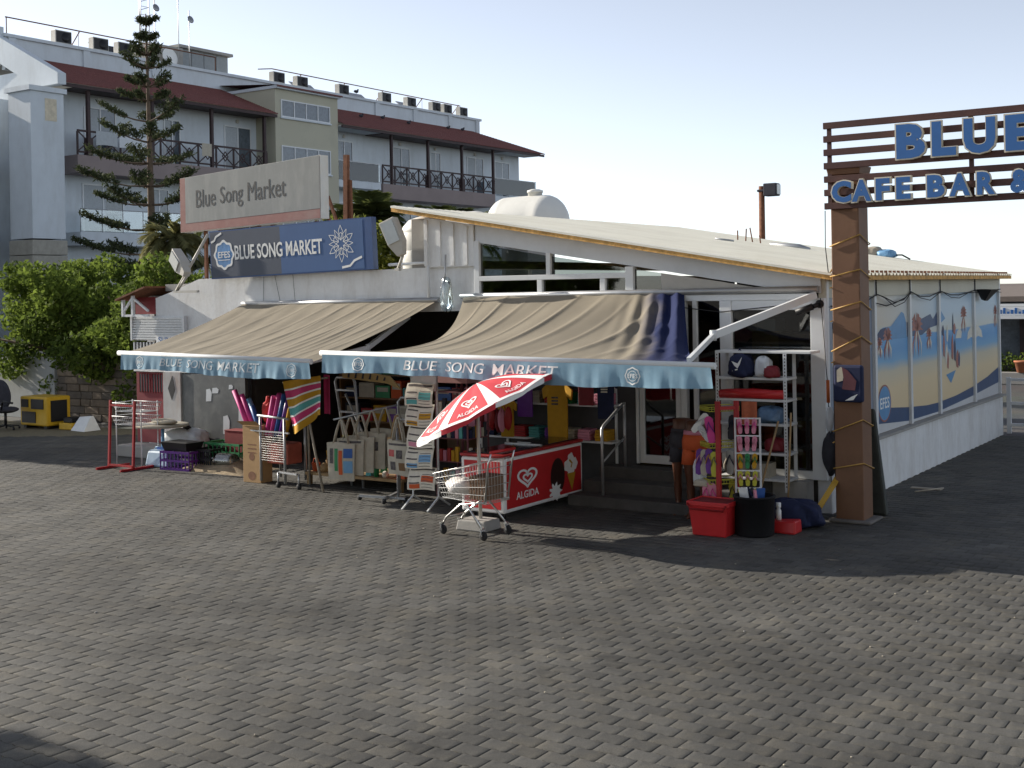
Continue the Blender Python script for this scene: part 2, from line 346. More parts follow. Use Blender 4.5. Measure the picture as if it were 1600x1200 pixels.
def paver_mat():
    m = mat('paver_concrete', (.074,.072,.066), .85, var=.16, scale=1.1, tone=True, dirt=(.14,.125,.095), dirtamt=.65, dirtscale=2.3, bump=.35, bscale=220, spec=.35)
    n = m.node_tree.nodes; l = m.node_tree.links; p = n['Principled BSDF']; src = p.inputs['Base Color'].links[0].from_socket
    ge = n.new('ShaderNodeNewGeometry')
    sp = n.new('ShaderNodeTexNoise'); sp.inputs['Scale'].default_value = 130; sp.inputs['Detail'].default_value = 3; l.new(ge.outputs['Position'], sp.inputs['Vector'])
    mr = n.new('ShaderNodeMapRange'); mr.inputs['From Min'].default_value = .3; mr.inputs['From Max'].default_value = .7; mr.inputs['To Min'].default_value = .62; mr.inputs['To Max'].default_value = 1.4; l.new(sp.outputs['Fac'], mr.inputs['Value'])
    big = n.new('ShaderNodeTexNoise'); big.inputs['Scale'].default_value = .42; big.inputs['Detail'].default_value = 7; big.inputs['Roughness'].default_value = .6; l.new(ge.outputs['Position'], big.inputs['Vector'])
    m2 = n.new('ShaderNodeMapRange'); m2.inputs['From Min'].default_value = .35; m2.inputs['From Max'].default_value = .65; m2.inputs['To Min'].default_value = .66; m2.inputs['To Max'].default_value = 1.25; l.new(big.outputs['Fac'], m2.inputs['Value'])
    st = n.new('ShaderNodeTexNoise'); st.inputs['Scale'].default_value = .9; st.inputs['Detail'].default_value = 9; st.inputs['Roughness'].default_value = .72; st.inputs['Distortion'].default_value = .6; l.new(ge.outputs['Position'], st.inputs['Vector'])
    m3 = n.new('ShaderNodeMapRange'); m3.inputs['From Min'].default_value = .57; m3.inputs['From Max'].default_value = .68; m3.inputs['To Min'].default_value = 1; m3.inputs['To Max'].default_value = .55; l.new(st.outputs['Fac'], m3.inputs['Value'])
    m0 = n.new('ShaderNodeMath'); m0.operation = 'MULTIPLY'; l.new(mr.outputs[0], m0.inputs[0]); l.new(m3.outputs[0], m0.inputs[1])
    mu = n.new('ShaderNodeMath'); mu.operation = 'MULTIPLY'; l.new(m0.outputs[0], mu.inputs[0]); l.new(m2.outputs[0], mu.inputs[1])
    mx = n.new('ShaderNodeMix'); mx.data_type = 'RGBA'; mx.blend_type = 'MULTIPLY'; mx.inputs['Factor'].default_value = 1
    l.new(src, mx.inputs['A']); l.new(mu.outputs[0], mx.inputs['B']); l.new(mx.outputs['Result'], p.inputs['Base Color'])
    for nd in n:
        if nd.type == 'TEX_NOISE' and nd not in (sp, big, st):
            for lk in list(nd.inputs['Vector'].links): l.remove(lk)
            l.new(ge.outputs['Position'], nd.inputs['Vector'])
    return m
PM = paver_mat()
PU, PV = .21, .148
def build_pavers():
    HW, HV = PU/2 - .0024, PV/2 - .0018
    xs = np.linspace(-HW, HW, 6); wav = lambda x: .0085*np.sin(2*np.pi*x/.105)
    ring_ = [(x, -HV + wav(x)) for x in xs] + [(x, HV + wav(x)) for x in xs[::-1]]
    R0 = np.array(ring_); n = len(R0)
    inn = R0.copy(); inn[:,0] *= (HW-.004)/HW; inn[:,1] -= np.sign(R0[:,1])*.0045
    base = np.concatenate([np.c_[R0, np.full(n,-.03)], np.c_[R0, np.full(n,-.0028)], np.c_[inn, np.zeros(n)]])
    quads = [(k*n+i, k*n+(i+1)%n, (k+1)*n+(i+1)%n, (k+1)*n+i) for k in (0,1) for i in range(n)]
    h = n//2
    quads += [(2*n+i, 2*n+i+1, 2*n+n-2-i, 2*n+n-1-i) for i in range(h-1)]
    quads = np.array(quads); nq = len(quads)
    cells = []
    for j in range(-84, 60):
        b = j*PV + PV/2
        for i in range(-120, 75):
            a = i*PU + (PU/2 if j % 2 else 0)
            p = W(a, b)
            if p.y < 4.6 or p.y > 25: continue
            if abs(p.x) > .43*p.y + 4.0: continue
            if b > 0 and -12.6 < a < .05: continue          # under the market
            if b > 2.55 and a < -14: continue
            D = p.y; k = 1940/D
            sx = 800 + p.x/D*1940; sy = 455 + CAM_H/D*1940
            vis = -20 < sx < 1620 and sy < 1215
            cells.append((a, b, D, vis))
    order = sorted([c for c in cells if c[3]], key=lambda c: c[2])[:300]
    near = set((c[0], c[1]) for c in order)
    vs, qs, tn = [], [], []
    cnt = 0
    for a, b, D, vis in cells:
        tone = float(np.clip(rng.normal(1, .10), .7, 1.4))
        tx, ty = rng.normal(0, .005), rng.normal(0, .005); dz = rng.normal(0, .0009)
        v = base.copy(); v[:,2] += v[:,0]*tx + v[:,1]*ty + dz
        if (a, b) in near:
            me = np_mesh('paver', v, quads, PM, np.full(nq, tone))
            o = bpy.data.objects.new('paver', me); COL.objects.link(o); o.parent = yard_o; o.location = (a, b, 0)
        else:
            v[:,0] += a; v[:,1] += b; vs.append(v); qs.append(quads + cnt*len(base)); tn.append(np.full(nq, tone)); cnt += 1
    me = np_mesh('pavers', np.concatenate(vs), np.concatenate(qs), PM, np.concatenate(tn))
    o = bpy.data.objects.new('pavers', me); COL.objects.link(o); o.parent = yard_o; o['kind'] = 'stuff'
    print('pavers', cnt)
build_pavers()
# loose grit, cigarette ends and leaf scraps on the yard
mb = MB()
for i in range(110):
    a, b = random.uniform(-11, 5), random.uniform(-9.5, -2.2); s = random.uniform(.004, .011)
    mb.blob((a, b, s*.5), (s, s*random.uniform(.6, 1.6), s*.6), mi=random.choice((0,0,1,2)), n=3, m=2, seed=i)
o = solo('litter', mb, [M['palewood'], M['concrete'], M['cloth']], 'tiny bits of grit and litter scattered over the paving', 'litter', rel=True, kind='stuff'); del o['category']

# ------------------------------------------------------------------ market building
mk = thing('market_building', 'low white market with sloping sheet roof, glazed front and printed side windows', 'shop', 0, 0, 0, rel=True)
# parapet over the awnings (left half)
mb = MB()
prof = [(-12.0,1.98),(-12.0,2.74),(-11.6,2.84),(-10.9,3.05),(-9.0,3.09),(-5.12,3.13),(-5.12,2.48),(-9.9,2.42),(-9.9,1.45),(-11.2,1.45),(-11.2,1.98)]
mb.prism(prof, lambda x,z,t: (x,t,z), 0, .22); part('parapet_wall', mb, M['white'], mk)
mb = MB(); mb.box(-12.0,-5.1,.222,8.5,2.86,2.98); part('flat_roof', mb, M['concrete'], mk)
# side and back walls of the left half, inner rooms
mb = MB(); mb.box(-12.6,-12.4,.3,8.5,0,2.78); mb.box(-12.4,-5.1,8.3,8.5,0,2.86); part('rear_wall', mb, M['white'], mk)
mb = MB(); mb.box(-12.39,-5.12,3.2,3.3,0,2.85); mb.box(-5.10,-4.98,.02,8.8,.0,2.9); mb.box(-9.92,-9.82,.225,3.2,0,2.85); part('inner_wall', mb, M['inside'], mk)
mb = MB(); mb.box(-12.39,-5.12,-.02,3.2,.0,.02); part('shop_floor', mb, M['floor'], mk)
# lower front of the left end: ledge, red door, pillar, steel sheet, louvre, barred window
mb = MB(); mb.box(-12.55,-9.6,-.45,.0,0,.20); part('ledge', mb, M['concrete'], mk, bevel=.02)
mb = MB(); mb.box(-12.58,-11.80,.03,.10,.205,1.44); d = part('door', mb, M['dred'], mk, 'dark red sheet metal door with barred upper lights')
mb = MB(); mb.box(-12.50,-12.24,.02,.03,1.10,1.40); mb.box(-12.14,-11.88,.02,.03,1.10,1.40); part('door_light', mb, M['steel'], d)
mb = MB()
for i in range(10): mb.box(-12.49+i*.068,-12.475+i*.068,.005,.018,1.08,1.42)
part('door_bar', mb, M['dred'], d)
mb = MB(); mb.box(-11.79,-11.35,-.05,.12,.205,1.46); p_ = part('pillar', mb, mat('streaked_pillar', (.42,.42,.42), .8, var=.08, dirt=(.32,.20,.15), dirtamt=.8, dirtscale=1.4, streak=True), mk, 'white pillar with brown streaks and a black diamond')
mb = MB(); mb.prism([(-11.57,.98),(-11.48,1.16),(-11.55,1.40),(-11.66,1.18)], lambda x,z,t:(x,t,z), -.056,-.051); part('diamond_mark', mb, M['black'], p_)
mb = MB(); mb.box(-11.34,-9.82,-.02,.05,.205,1.44); sp_ = part('steel_sheet', mb, M['steel'], mk, 'worn grey metal sheet with torn paper remains')
for (x,z,w,h) in [(-10.75,.98,.14,.22),(-10.6,1.12,.16,.10),(-10.35,.45,.16,.32),(-9.98,.68,.15,.30),(-10.2,1.2,.10,.08)]:
    mb = MB(); mb.prism([(x,z),(x+w*.9,z+.01),(x+w,z+h*.7),(x+w*.7,z+h),(x+.01,z+h*.92)], lambda u_,v_,t:(u_,t,v_), -.024,-.0215); part('paper_scrap', mb, M['fascia'], sp_)
mb = MB(); mb.box(-12.58,-11.21,-.03,.21,1.455,1.72); part('lower_panel', mb, M['white'], mk)
mb = MB(); mb.box(-12.56,-11.24,-.02,.06,1.725,1.975); w_ = part('window', mb, M['dglass'], mk)
mb = MB()
for i in range(16): mb.box(-12.55+i*.085,-12.525+i*.085,-.05,-.025,1.73,1.97)
part('window_bars', mb, M['alu'], w_)
mb = MB()
for i in range(9): mb.box(-12.58,-11.23,-.06+.002*i,-.02,2.02+i*.044,2.05+i*.044)
mb.box(-12.60,-12.56,-.07,.0,2.0,2.43); mb.box(-11.25,-11.21,-.07,.0,2.0,2.43); mb.box(-12.55,-11.26,-.015,-.005,2.0,2.43)
part('louvre', mb, M['alu'], mk)
mb = MB(); mb.box(-12.6,-12.0,.0,.22,2.0,2.42); part('corner_wall', mb, M['white'], mk)
# little red roofed shack on the corner
mb = MB(); mb.prism([(-12.78,2.70),(-12.0,2.92),(-12.0,2.95),(-12.78,2.735)], lambda x,z,t:(x,t,z), -.25,1.4); r_ = part('shack_roof', mb, M['rust'], mk)
mb = MB(); mb.bar((-12.68,-.15,2.43),(-12.68,-.15,2.72),.05); mb.bar((-12.42,-.15,2.43),(-12.42,-.15,2.79),.05); mb.bar((-12.68,-.15,2.5),(-12.42,-.15,2.76),.035); mb.bar((-12.40,-.15,2.74),(-12.02,-.15,2.52),.035); mb.bar((-12.7,-.15,2.44),(-12.0,-.15,2.44),.04)
part('shack_frame', mb, M['alu'], mk)
mb = MB(); mb.box(-12.66,-12.05,.1,.13,2.46,2.76); part('shack_screen', mb, M['dred'], mk)
mb = MB(); mb.box(-11.92,-11.12,-.075,-.062,1.93,2.10); s_ = part('small_sign', mb, M['whiteprint'], mk)
mb = MB(); text(mb, 'SUN', lambda x,y,t:(-11.86+x,-.076-t,1.965+y), .32, .10, .003); part('lettering', mb, M['bluesign'], s_)

# right half: floor, low wall, posts, panes
mb = MB(); mb.box(-4.98,-.02,.06,8.9,.0,.42); part('raised_floor', mb, M['floor'], mk)
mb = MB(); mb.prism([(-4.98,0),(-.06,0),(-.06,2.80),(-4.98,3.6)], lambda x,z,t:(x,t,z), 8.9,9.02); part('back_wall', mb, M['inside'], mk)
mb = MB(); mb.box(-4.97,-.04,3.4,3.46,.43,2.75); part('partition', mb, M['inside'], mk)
mb = MB(); mb.box(-.10,.08,.02,9.05,-.05,.70); part('low_wall', mb, M['white'], mk, bevel=.012)
mb = MB(); mb.box(-.12,.13,.0,9.1,.70,.735); part('sill', mb, M['concrete'], mk)
# roof: corrugated sheet falling to the right
RZ = lambda a: 2.86 - .172*a
mb = MB(); nb = 62
vs = []; x0, x1 = -6.45, .22
bs = []
for i in range(nb):
    y = -.28 + i*(9.55/nb); wv = 9.55/nb
    bs += [(y, 0), (y+wv*.55, 0), (y+wv*.65, .028), (y+wv*.90, .028)]
bs.append((-.28+9.55, 0))
for a in (x0, -3.2, x1): vs += [(a, y, RZ(a)+.05+dz) for y, dz in bs]
n_ = len(bs); mb.add(vs, [(k*n_+i, (k+1)*n_+i, (k+1)*n_+i+1, k*n_+i+1) for k in (0,1) for i in range(n_-1)])
part('roof', mb, M['roof'], mk)
mb = MB(); mb.add([(x0,-.27,RZ(x0)-.01),(x1,-.27,RZ(x1)-.01),(x1,9.25,RZ(x1)-.01),(x0,9.25,RZ(x0)-.01),(x0,-.27,RZ(x0)+.045),(x1,-.27,RZ(x1)+.045),(x1,9.25,RZ(x1)+.045),(x0,9.25,RZ(x0)+.045)],[(3,2,1,0),(4,5,6,7),(0,1,5,4),(1,2,6,5),(2,3,7,6),(3,0,4,7)])
part('roof_core', mb, M['foam'], mk, 'ragged orange foam core showing along the roof edge')
mb = MB(); mb.add([(x0,-.285,RZ(x0)+.046),(x1,-.285,RZ(x1)+.046),(x1,-.285,RZ(x1)+.075),(x0,-.285,RZ(x0)+.075),(x0,-.20,RZ(x0)+.085),(x1,-.20,RZ(x1)+.085)],[(0,1,2,3),(3,2,5,4)]); part('roof_trim', mb, M['roof'], mk)
for i in range(52):          # rusty hook bolts along the eave
    pass
mb = MB()
for i in range(50): mb.box(.16,.20,-.1+i*.186,-.085+i*.186,RZ(.2)+.02,RZ(.2)+.11)
part('eave_bolts', mb, M['rust'], mk)
# fascia under the roof (front and side)
mb = MB(); mb.prism([(-5.10,RZ(-5.1)-.02),(0,RZ(0)-.02),(0,2.66),(-.55,2.72),(-1.35,2.85),(-2.35,3.02),(-5.10,3.46)], lambda x,z,t:(x,t,z), -.03,.05); part('fascia', mb, M['fascia'], mk)
mb = MB(); mb.prism([(-6.0,3.12),(-5.12,3.12),(-5.12,RZ(-5.12)-.03),(-6.0,RZ(-6.0)-.03)], lambda x,z,t:(x,t,z), -.05,.0)
for i in range(4): mb.box(-6.0+i*.24,-5.94+i*.24,-.075,-.05,3.14,3.70+.04*(3-i))
part('end_panel', mb, M['white'], mk)
mb = MB(); mb.box(-6.3,-6.02,.02,.3,2.99,3.85); mb.box(-6.02,-5.12,.02,8.9,3.1,3.2); part('tank_platform', mb, M['concrete'], mk)
mb = MB(); mb.box(-.04,.05,.0,9.05,2.60,2.84); part('side_fascia', mb, mat('cream_fascia', (.56,.54,.44), .6, var=.05, dirt=(.35,.32,.25), dirtamt=.4), mk)
# frames
def frame(x0,x1,z0,z1,y0=-.05,y1=.05):
    m_ = MB(); m_.box(x0,x1,y0,y1,z0,z1); part('window_frame', m_, M['alu'], mk, bevel=.006)
frame(-5.12,-5.03,.45,3.48); frame(-3.90,-3.83,2.97,3.27); frame(-2.66,-2.54,2.71,3.05,-.055,.055); frame(-5.03,-2.66,2.90,2.97)
frame(-4.05,-3.97,2.60,2.90); frame(-3.05,-2.97,2.60,2.90); frame(-5.03,-2.54,2.62,2.70,-.045,.045)
frame(-2.54,-.12,2.58,2.66); frame(-2.54,-2.50,.45,2.58); frame(-1.88,-1.80,.40,2.58); frame(-1.70,-1.64,.40,2.58,-.045,.045); frame(-1.32,-1.16,.40,2.58); frame(-.13,.05,.40,2.60,-.06,.06)
frame(-1.16,-.13,.40,.50,-.04,.04); frame(-1.80,-1.32,.40,.47,-.035,.035); frame(-1.16,-.13,2.46,2.58,-.04,.04)
def pane(pts, m_='glass', y=0.0, lab=None):
    b_ = MB(); b_.prism(pts, lambda x,z,t:(x,t,z), y-.004, y+.004); part('pane', b_, M[m_], mk, lab)
pane([(-5.03,2.97),(-3.90,2.97),(-3.90,3.23),(-5.03,3.43)]); pane([(-3.83,2.97),(-2.66,2.97),(-2.66,3.03),(-3.83,3.22)])
pane([(-5.03,2.70),(-4.05,2.70),(-4.05,2.90),(-5.03,2.90)]); pane([(-3.97,2.70),(-3.05,2.70),(-3.05,2.90),(-3.97,2.90)]); pane([(-2.97,2.70),(-2.66,2.70),(-2.66,2.90),(-2.97,2.90)])
pane([(-2.54,2.66),(-2.15,2.66),(-2.15,2.95),(-2.54,3.01)])
mb = MB(); mb.prism([(-2.15,2.66),(-.6,2.66),(-.6,2.70),(-1.35,2.83),(-2.15,2.95)], lambda x,z,t:(x,t,z), -.01,.01); part('infill_panel', mb, mat('beige_board', (.44,.42,.38), .8, var=.08), mk)
pane([(-1.16,.50),(-.13,.50),(-.13,2.46),(-1.16,2.46)]); pane([(-1.64,.47),(-1.32,.47),(-1.32,2.58),(-1.64,2.58)], 'dglass')
# entrance door
mb = MB(); mb.box(-2.49,-2.42,-.035,.035,.46,2.56); mb.box(-1.96,-1.89,-.035,.035,.46,2.56); mb.box(-2.42,-1.96,-.035,.035,.46,.57); mb.box(-2.42,-1.96,-.035,.035,2.47,2.56)
d = part('door', mb, M['alu'], mk, bevel=.005)
mb = MB(); mb.box(-2.42,-1.96,-.005,.005,.57,2.47); part('pane', mb, M['dglass'], d)
mb = MB(); mb.tube([(-2.0,-.05,1.3),(-2.0,-.09,1.32),(-2.0,-.09,1.58),(-2.0,-.05,1.6)], .012); part('handle', mb, M['chrome'], d)
# wall left of the door, steps, rail
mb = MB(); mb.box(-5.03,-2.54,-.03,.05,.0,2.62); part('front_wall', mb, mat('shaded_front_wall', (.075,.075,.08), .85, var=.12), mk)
mb = MB(); mb.box(-2.95,-.55,-.34,-.05,.0,.43); part('step', mb, mat('worn_step', (.085,.082,.078), .9, var=.2, scale=5), mk, bevel=.015)
mb = MB(); mb.box(-3.0,-.6,-.66,-.342,.0,.285); part('step', mb, mat('worn_step', (.085,.082,.078), .9, var=.2, scale=5), mk, bevel=.015)
mb = MB(); mb.box(-3.05,-.65,-.98,-.662,.0,.14); part('step', mb, mat('worn_step', (.085,.082,.078), .9, var=.2, scale=5), mk, bevel=.015)
mb = MB(); mb.box(-.55,-.12,-.30,-.06,.0,.40); part('plinth', mb, M['concrete'], mk)
mb = MB(); mb.tube([(-2.6,-.85,.14),(-2.6,-.85,.98),(-2.6,-.80,1.02),(-2.6,-.30,1.25)], .02); mb.tube([(-2.6,-.25,.43),(-2.6,-.25,1.27)], .02); mb.tube([(-2.6,-.85,.55),(-2.6,-.25,.82)], .012)
part('handrail', mb, M['grey'], mk)
# side windows with the printed beach scene
PB = [(.10,1.86),(1.95,3.47),(3.56,5.02),(5.11,7.20),(7.29,9.02)]
def mural_mat():
    m = bpy.data.materials.new('printed_film'); m.use_nodes = True; n = m.node_tree.nodes; l = m.node_tree.links; p = n['Principled BSDF']; p.inputs['Roughness'].default_value = .35
    tc = n.new('ShaderNodeTexCoord'); sx = n.new('ShaderNodeSeparateXYZ'); l.new(tc.outputs['Object'], sx.inputs[0])
    nz = n.new('ShaderNodeTexNoise'); nz.inputs['Scale'].default_value = 1.2; nz.inputs['Detail'].default_value = 4; l.new(tc.outputs['Object'], nz.inputs['Vector'])
    ad = n.new('ShaderNodeMath'); ad.operation = 'MULTIPLY_ADD'; ad.inputs[1].default_value = .10; l.new(nz.outputs['Fac'], ad.inputs[0]); l.new(sx.outputs['Z'], ad.inputs[2])
    mr = n.new('ShaderNodeMapRange'); mr.inputs['From Min'].default_value = .75; mr.inputs['From Max'].default_value = 2.65; l.new(ad.outputs[0], mr.inputs['Value'])
    cr_ = n.new('ShaderNodeValToRGB'); e = cr_.color_ramp.elements; e[0].position = 0; e[0].color = (.70,.54,.31,1); e[1].position = 1; e[1].color = (.40,.54,.66,1)
    for pos, c in [(.33,(.74,.60,.38)),(.45,(.62,.57,.44)),(.52,(.20,.42,.64)),(.60,(.12,.33,.62)),(.685,(.14,.36,.64)),(.695,(.62,.64,.58)),(.85,(.45,.58,.68))]:
        q = cr_.color_ramp.elements.new(pos); q.color = (*c, 1)
    l.new(mr.outputs[0], cr_.inputs[0])
    # warmer, hazier sky towards the street end of the print
    m2 = n.new('ShaderNodeMapRange'); m2.inputs['From Min'].default_value = 5.2; m2.inputs['From Max'].default_value = 2.0; m2.inputs['To Max'].default_value = .75; l.new(sx.outputs['Y'], m2.inputs['Value'])
    gt = n.new('ShaderNodeMapRange'); gt.inputs['From Min'].default_value = 2.05; gt.inputs['From Max'].default_value = 2.2; l.new(sx.outputs['Z'], gt.inputs['Value'])
    mm = n.new('ShaderNodeMath'); mm.operation = 'MULTIPLY'; l.new(m2.outputs[0], mm.inputs[0]); l.new(gt.outputs[0], mm.inputs[1])
    mx = n.new('ShaderNodeMix'); mx.data_type = 'RGBA'; l.new(mm.outputs[0], mx.inputs['Factor']); l.new(cr_.outputs[0], mx.inputs['A']); mx.inputs['B'].default_value = (.62,.51,.36,1)
    l.new(mx.outputs['Result'], p.inputs['Base Color']); return m
MUR = mural_mat()
frost = mat('blue_window_film', (.23,.28,.36), .3, var=.12, scale=2, dirt=(.35,.36,.38), dirtamt=.5)
panels = []
for i, (b0, b1) in enumerate(PB):
    mb = MB(); mb.box(.0,.012,b0,b1,.74,2.60); panels.append(part('printed_pane', mb, frost if i == 0 else MUR, mk))
for b0, b1 in [(.02,.10),(1.86,1.95),(3.47,3.56),(5.02,5.11),(7.20,7.29),(9.02,9.10)]:
    mb = MB(); mb.box(-.03,.055,b0,b1,.737,2.84); part('mullion', mb, M['alu'], mk, bevel=.006)
def sf(y, z, t): return (.0125+t, y, z)
def clipb(pts, b0, b1):                                  # clip polygon to the pane
    for lim, sgn in ((b0, 1), (b1, -1)):
        out = []
        for i in range(len(pts)):
            p, q = pts[i], pts[(i+1) % len(pts)]; dp, dq = (p[0]-lim)*sgn, (q[0]-lim)*sgn
            if dp >= 0: out.append(p)
            if (dp >= 0) != (dq >= 0):
                k = dp/(dp-dq); out.append((p[0]+(q[0]-p[0])*k, p[1]+(q[1]-p[1])*k))
        pts = out
        if len(pts) < 3: return []
    return pts
def printed(name, pts, m_, depth=.002):
    for i, (b0, b1) in enumerate(PB[1:], 1):
        c = clipb(pts, b0, b1)
        if len(c) >= 3:
            q = MB(); poly(q, sf, c, depth); part(name, q, m_, panels[i])
pn = mat('print_navy', (.035,.075,.17), .4, var=.1); pb_ = mat('print_blue', (.10,.27,.50), .4, var=.1); pr = mat('print_red_brown', (.34,.13,.10), .5, var=.25, scale=20); pw = mat('print_cream', (.62,.60,.52), .5, var=.1); pd_ = mat('print_dark', (.03,.04,.10), .5, var=.3)
topc = [(1.93,1.10),(3.45,.98),(4.4,.925),(5.0,.915),(6.1,.94),(7.14,1.0),(8.2,1.10),(9.11,1.23)]; botc = [(1.93,.88),(3.44,.785),(4.99,.775),(7.13,.85),(9.09,.95)]
printed('print_wave', topc + botc[::-1], pn)
printed('print_below_wave', botc + [(9.1,.742),(1.93,.742)], mat('print_white', (.56,.57,.58), .5, var=.05), .0015)
printed('print_mountain', [(2.0,2.0),(2.1,2.1),(2.3,2.16),(2.68,2.17),(3.19,2.36),(3.30,2.33),(3.4,2.2),(3.42,1.98)], pb_)
printed('print_mountain', [(2.0,2.0),(2.04,2.06),(2.2,2.14),(2.45,2.16),(2.62,2.0)], pd_, .003)
printed('print_mountain', [(3.44,1.99),(3.43,2.2),(3.71,2.21),(4.1,2.22),(4.66,2.29),(4.8,2.21),(5.09,2.34),(5.45,2.2),(5.2,2.12),(4.6,2.08),(4.2,1.99)], pn)
printed('print_mountain', [(5.0,2.16),(5.09,2.36),(5.25,2.33),(5.5,2.2),(5.3,2.15)], pb_, .003)
def printed_palm(y, z0, z1, w, col):
    h = z1-z0
    for i in range(9):
        t = math.pi*(i/8)*1.1 - .05*math.pi
        dx, dz = math.cos(t)*w, math.sin(t)*h*.3
        printed('print_palm', [(y-.015, z0+h*.62), (y+dx*.5-.02, z0+h*.70+dz*.8), (y+dx, z0+h*.60+dz), (y+dx*.5+.03, z0+h*.6+dz*.6), (y+.02, z0+h*.55)], col, .0035)
    for i in range(4):
        x = y + (i-1.5)*w*.42
        printed('print_palm', [(y-.02, z0+h*.62), (x-.03, z0+h*.3), (x, z0), (x+.035, z0+h*.3), (y+.03, z0+h*.6)], pw if i % 2 else col, .0032)
for y, z0, z1, w in [(2.15,1.75,2.06,.15),(2.52,1.71,2.20,.22),(3.93,1.66,2.38,.33),(4.57,1.75,2.11,.16),(6.64,1.92,2.41,.21),(8.87,1.94,2.38,.13)]: printed_palm(y, z0, z1, w, pr)
printed('print_parasol', [(6.84,1.80),(6.9,1.93),(7.1,2.02),(7.34,2.04),(7.6,2.02),(7.82,1.93),(7.9,1.80),(7.6,1.84),(7.34,1.81),(7.1,1.84)], pw)
printed('print_parasol', [(6.1,1.86),(6.2,1.97),(6.38,2.02),(6.5,1.95),(6.46,1.85)], pw)
for i, (y, z, w, h, c) in enumerate([(5.4,1.62,.10,.36,pr),(5.55,1.50,.14,.30,pw),(5.62,1.42,.10,.26,pr),(5.9,1.55,.12,.40,pr),(6.05,1.52,.10,.34,pd_),(6.2,1.40,.16,.28,pr),(6.3,1.42,.10,.22,pd_),(5.75,1.72,.12,.24,pb_),(5.6,1.85,.10,.25,pw),(5.95,1.98,.06,.30,pd_),(6.03,1.95,.16,.16,pr),(5.35,1.95,.12,.15,pd_),(5.2,1.75,.08,.3,pd_)]):
    printed('print_figure', [(y-w*.5,z),(y+w*.3,z-.03),(y+w*.6,z+h*.5),(y+w*.2,z+h),(y-w*.3,z+h*.8),(y-w*.6,z+h*.4)], c, .0028+.0003*(i % 5))
printed('print_figure', [(5.5,1.31),(6.08,1.35),(5.78,1.16)], pb_, .003)
q = MB(); disc(q, sf, 2.33, 1.13, .235, .0045, sq=1.15); part('print_emblem', q, pr, panels[1])
q = MB(); disc(q, sf, 2.33, 1.13, .215, .0055, sq=1.15); part('print_emblem', q, pb_, panels[1])
q = MB(); text(q, 'EFES', lambda x,y,t: sf(2.13+x, 1.06+y, .006+t), .40, .15, .002, .01); part('lettering', q, M['whiteprint'], panels[1])
# ------------------------------------------------------------------ awnings
def canvas_mat(name, x_blue0, x_blue1):
    m = bpy.data.materials.new(name); m.use_nodes = True; n = m.node_tree.nodes; l = m.node_tree.links; p = n['Principled BSDF']; p.inputs['Roughness'].default_value = .9; p.inputs['Specular IOR Level'].default_value = .2
    tc = n.new('ShaderNodeTexCoord'); nz = n.new('ShaderNodeTexNoise'); nz.inputs['Scale'].default_value = 1.6; nz.inputs['Detail'].default_value = 7; l.new(tc.outputs['Object'], nz.inputs['Vector'])
    mx = n.new('ShaderNodeMix'); mx.data_type = 'RGBA'; mx.inputs['A'].default_value = (.20,.175,.135,1); mx.inputs['B'].default_value = (.30,.265,.205,1); l.new(nz.outputs['Fac'], mx.inputs['Factor'])
    sx = n.new('ShaderNodeSeparateXYZ'); l.new(tc.outputs['Object'], sx.inputs[0])
    ad = n.new('ShaderNodeMath'); ad.operation = 'MULTIPLY_ADD'; ad.inputs[1].default_value = .5; l.new(nz.outputs['Fac'], ad.inputs[0]); l.new(sx.outputs['X'], ad.inputs[2])
    ay = n.new('ShaderNodeMath'); ay.operation = 'MULTIPLY_ADD'; ay.inputs[1].default_value = .42; l.new(sx.outputs['Y'], ay.inputs[0]); l.new(ad.outputs[0], ay.inputs[2])
    mr = n.new('ShaderNodeMapRange'); mr.inputs['From Min'].default_value = x_blue0; mr.inputs['From Max'].default_value = x_blue1; l.new(ay.outputs[0], mr.inputs['Value'])
    m2 = n.new('ShaderNodeMix'); m2.data_type = 'RGBA'; l.new(mr.outputs[0], m2.inputs['Factor']); l.new(mx.outputs['Result'], m2.inputs['A']); m2.inputs['B'].default_value = (.014,.022,.075,1)
    l.new(m2.outputs['Result'], p.inputs['Base Color'])
    bn = n.new('ShaderNodeTexNoise'); bn.inputs['Scale'].default_value = 240; l.new(tc.outputs['Object'], bn.inputs['Vector']); bp = n.new('ShaderNodeBump'); bp.inputs['Strength'].default_value = .15; bp.inputs['Distance'].default_value = .005; l.new(bn.outputs['Fac'], bp.inputs['Height']); l.new(bp.outputs[0], p.inputs['Normal'])
    return m
VAL = mat('blue_valance_cloth', (.19,.325,.43), .85, var=.2, scale=3, dirt=(.27,.35,.40), dirtamt=.6, dirtscale=3)
def sstep(t, a, b):
    k = min(1, max(0, (t-a)/(b-a))); return k*k*(3-2*k)
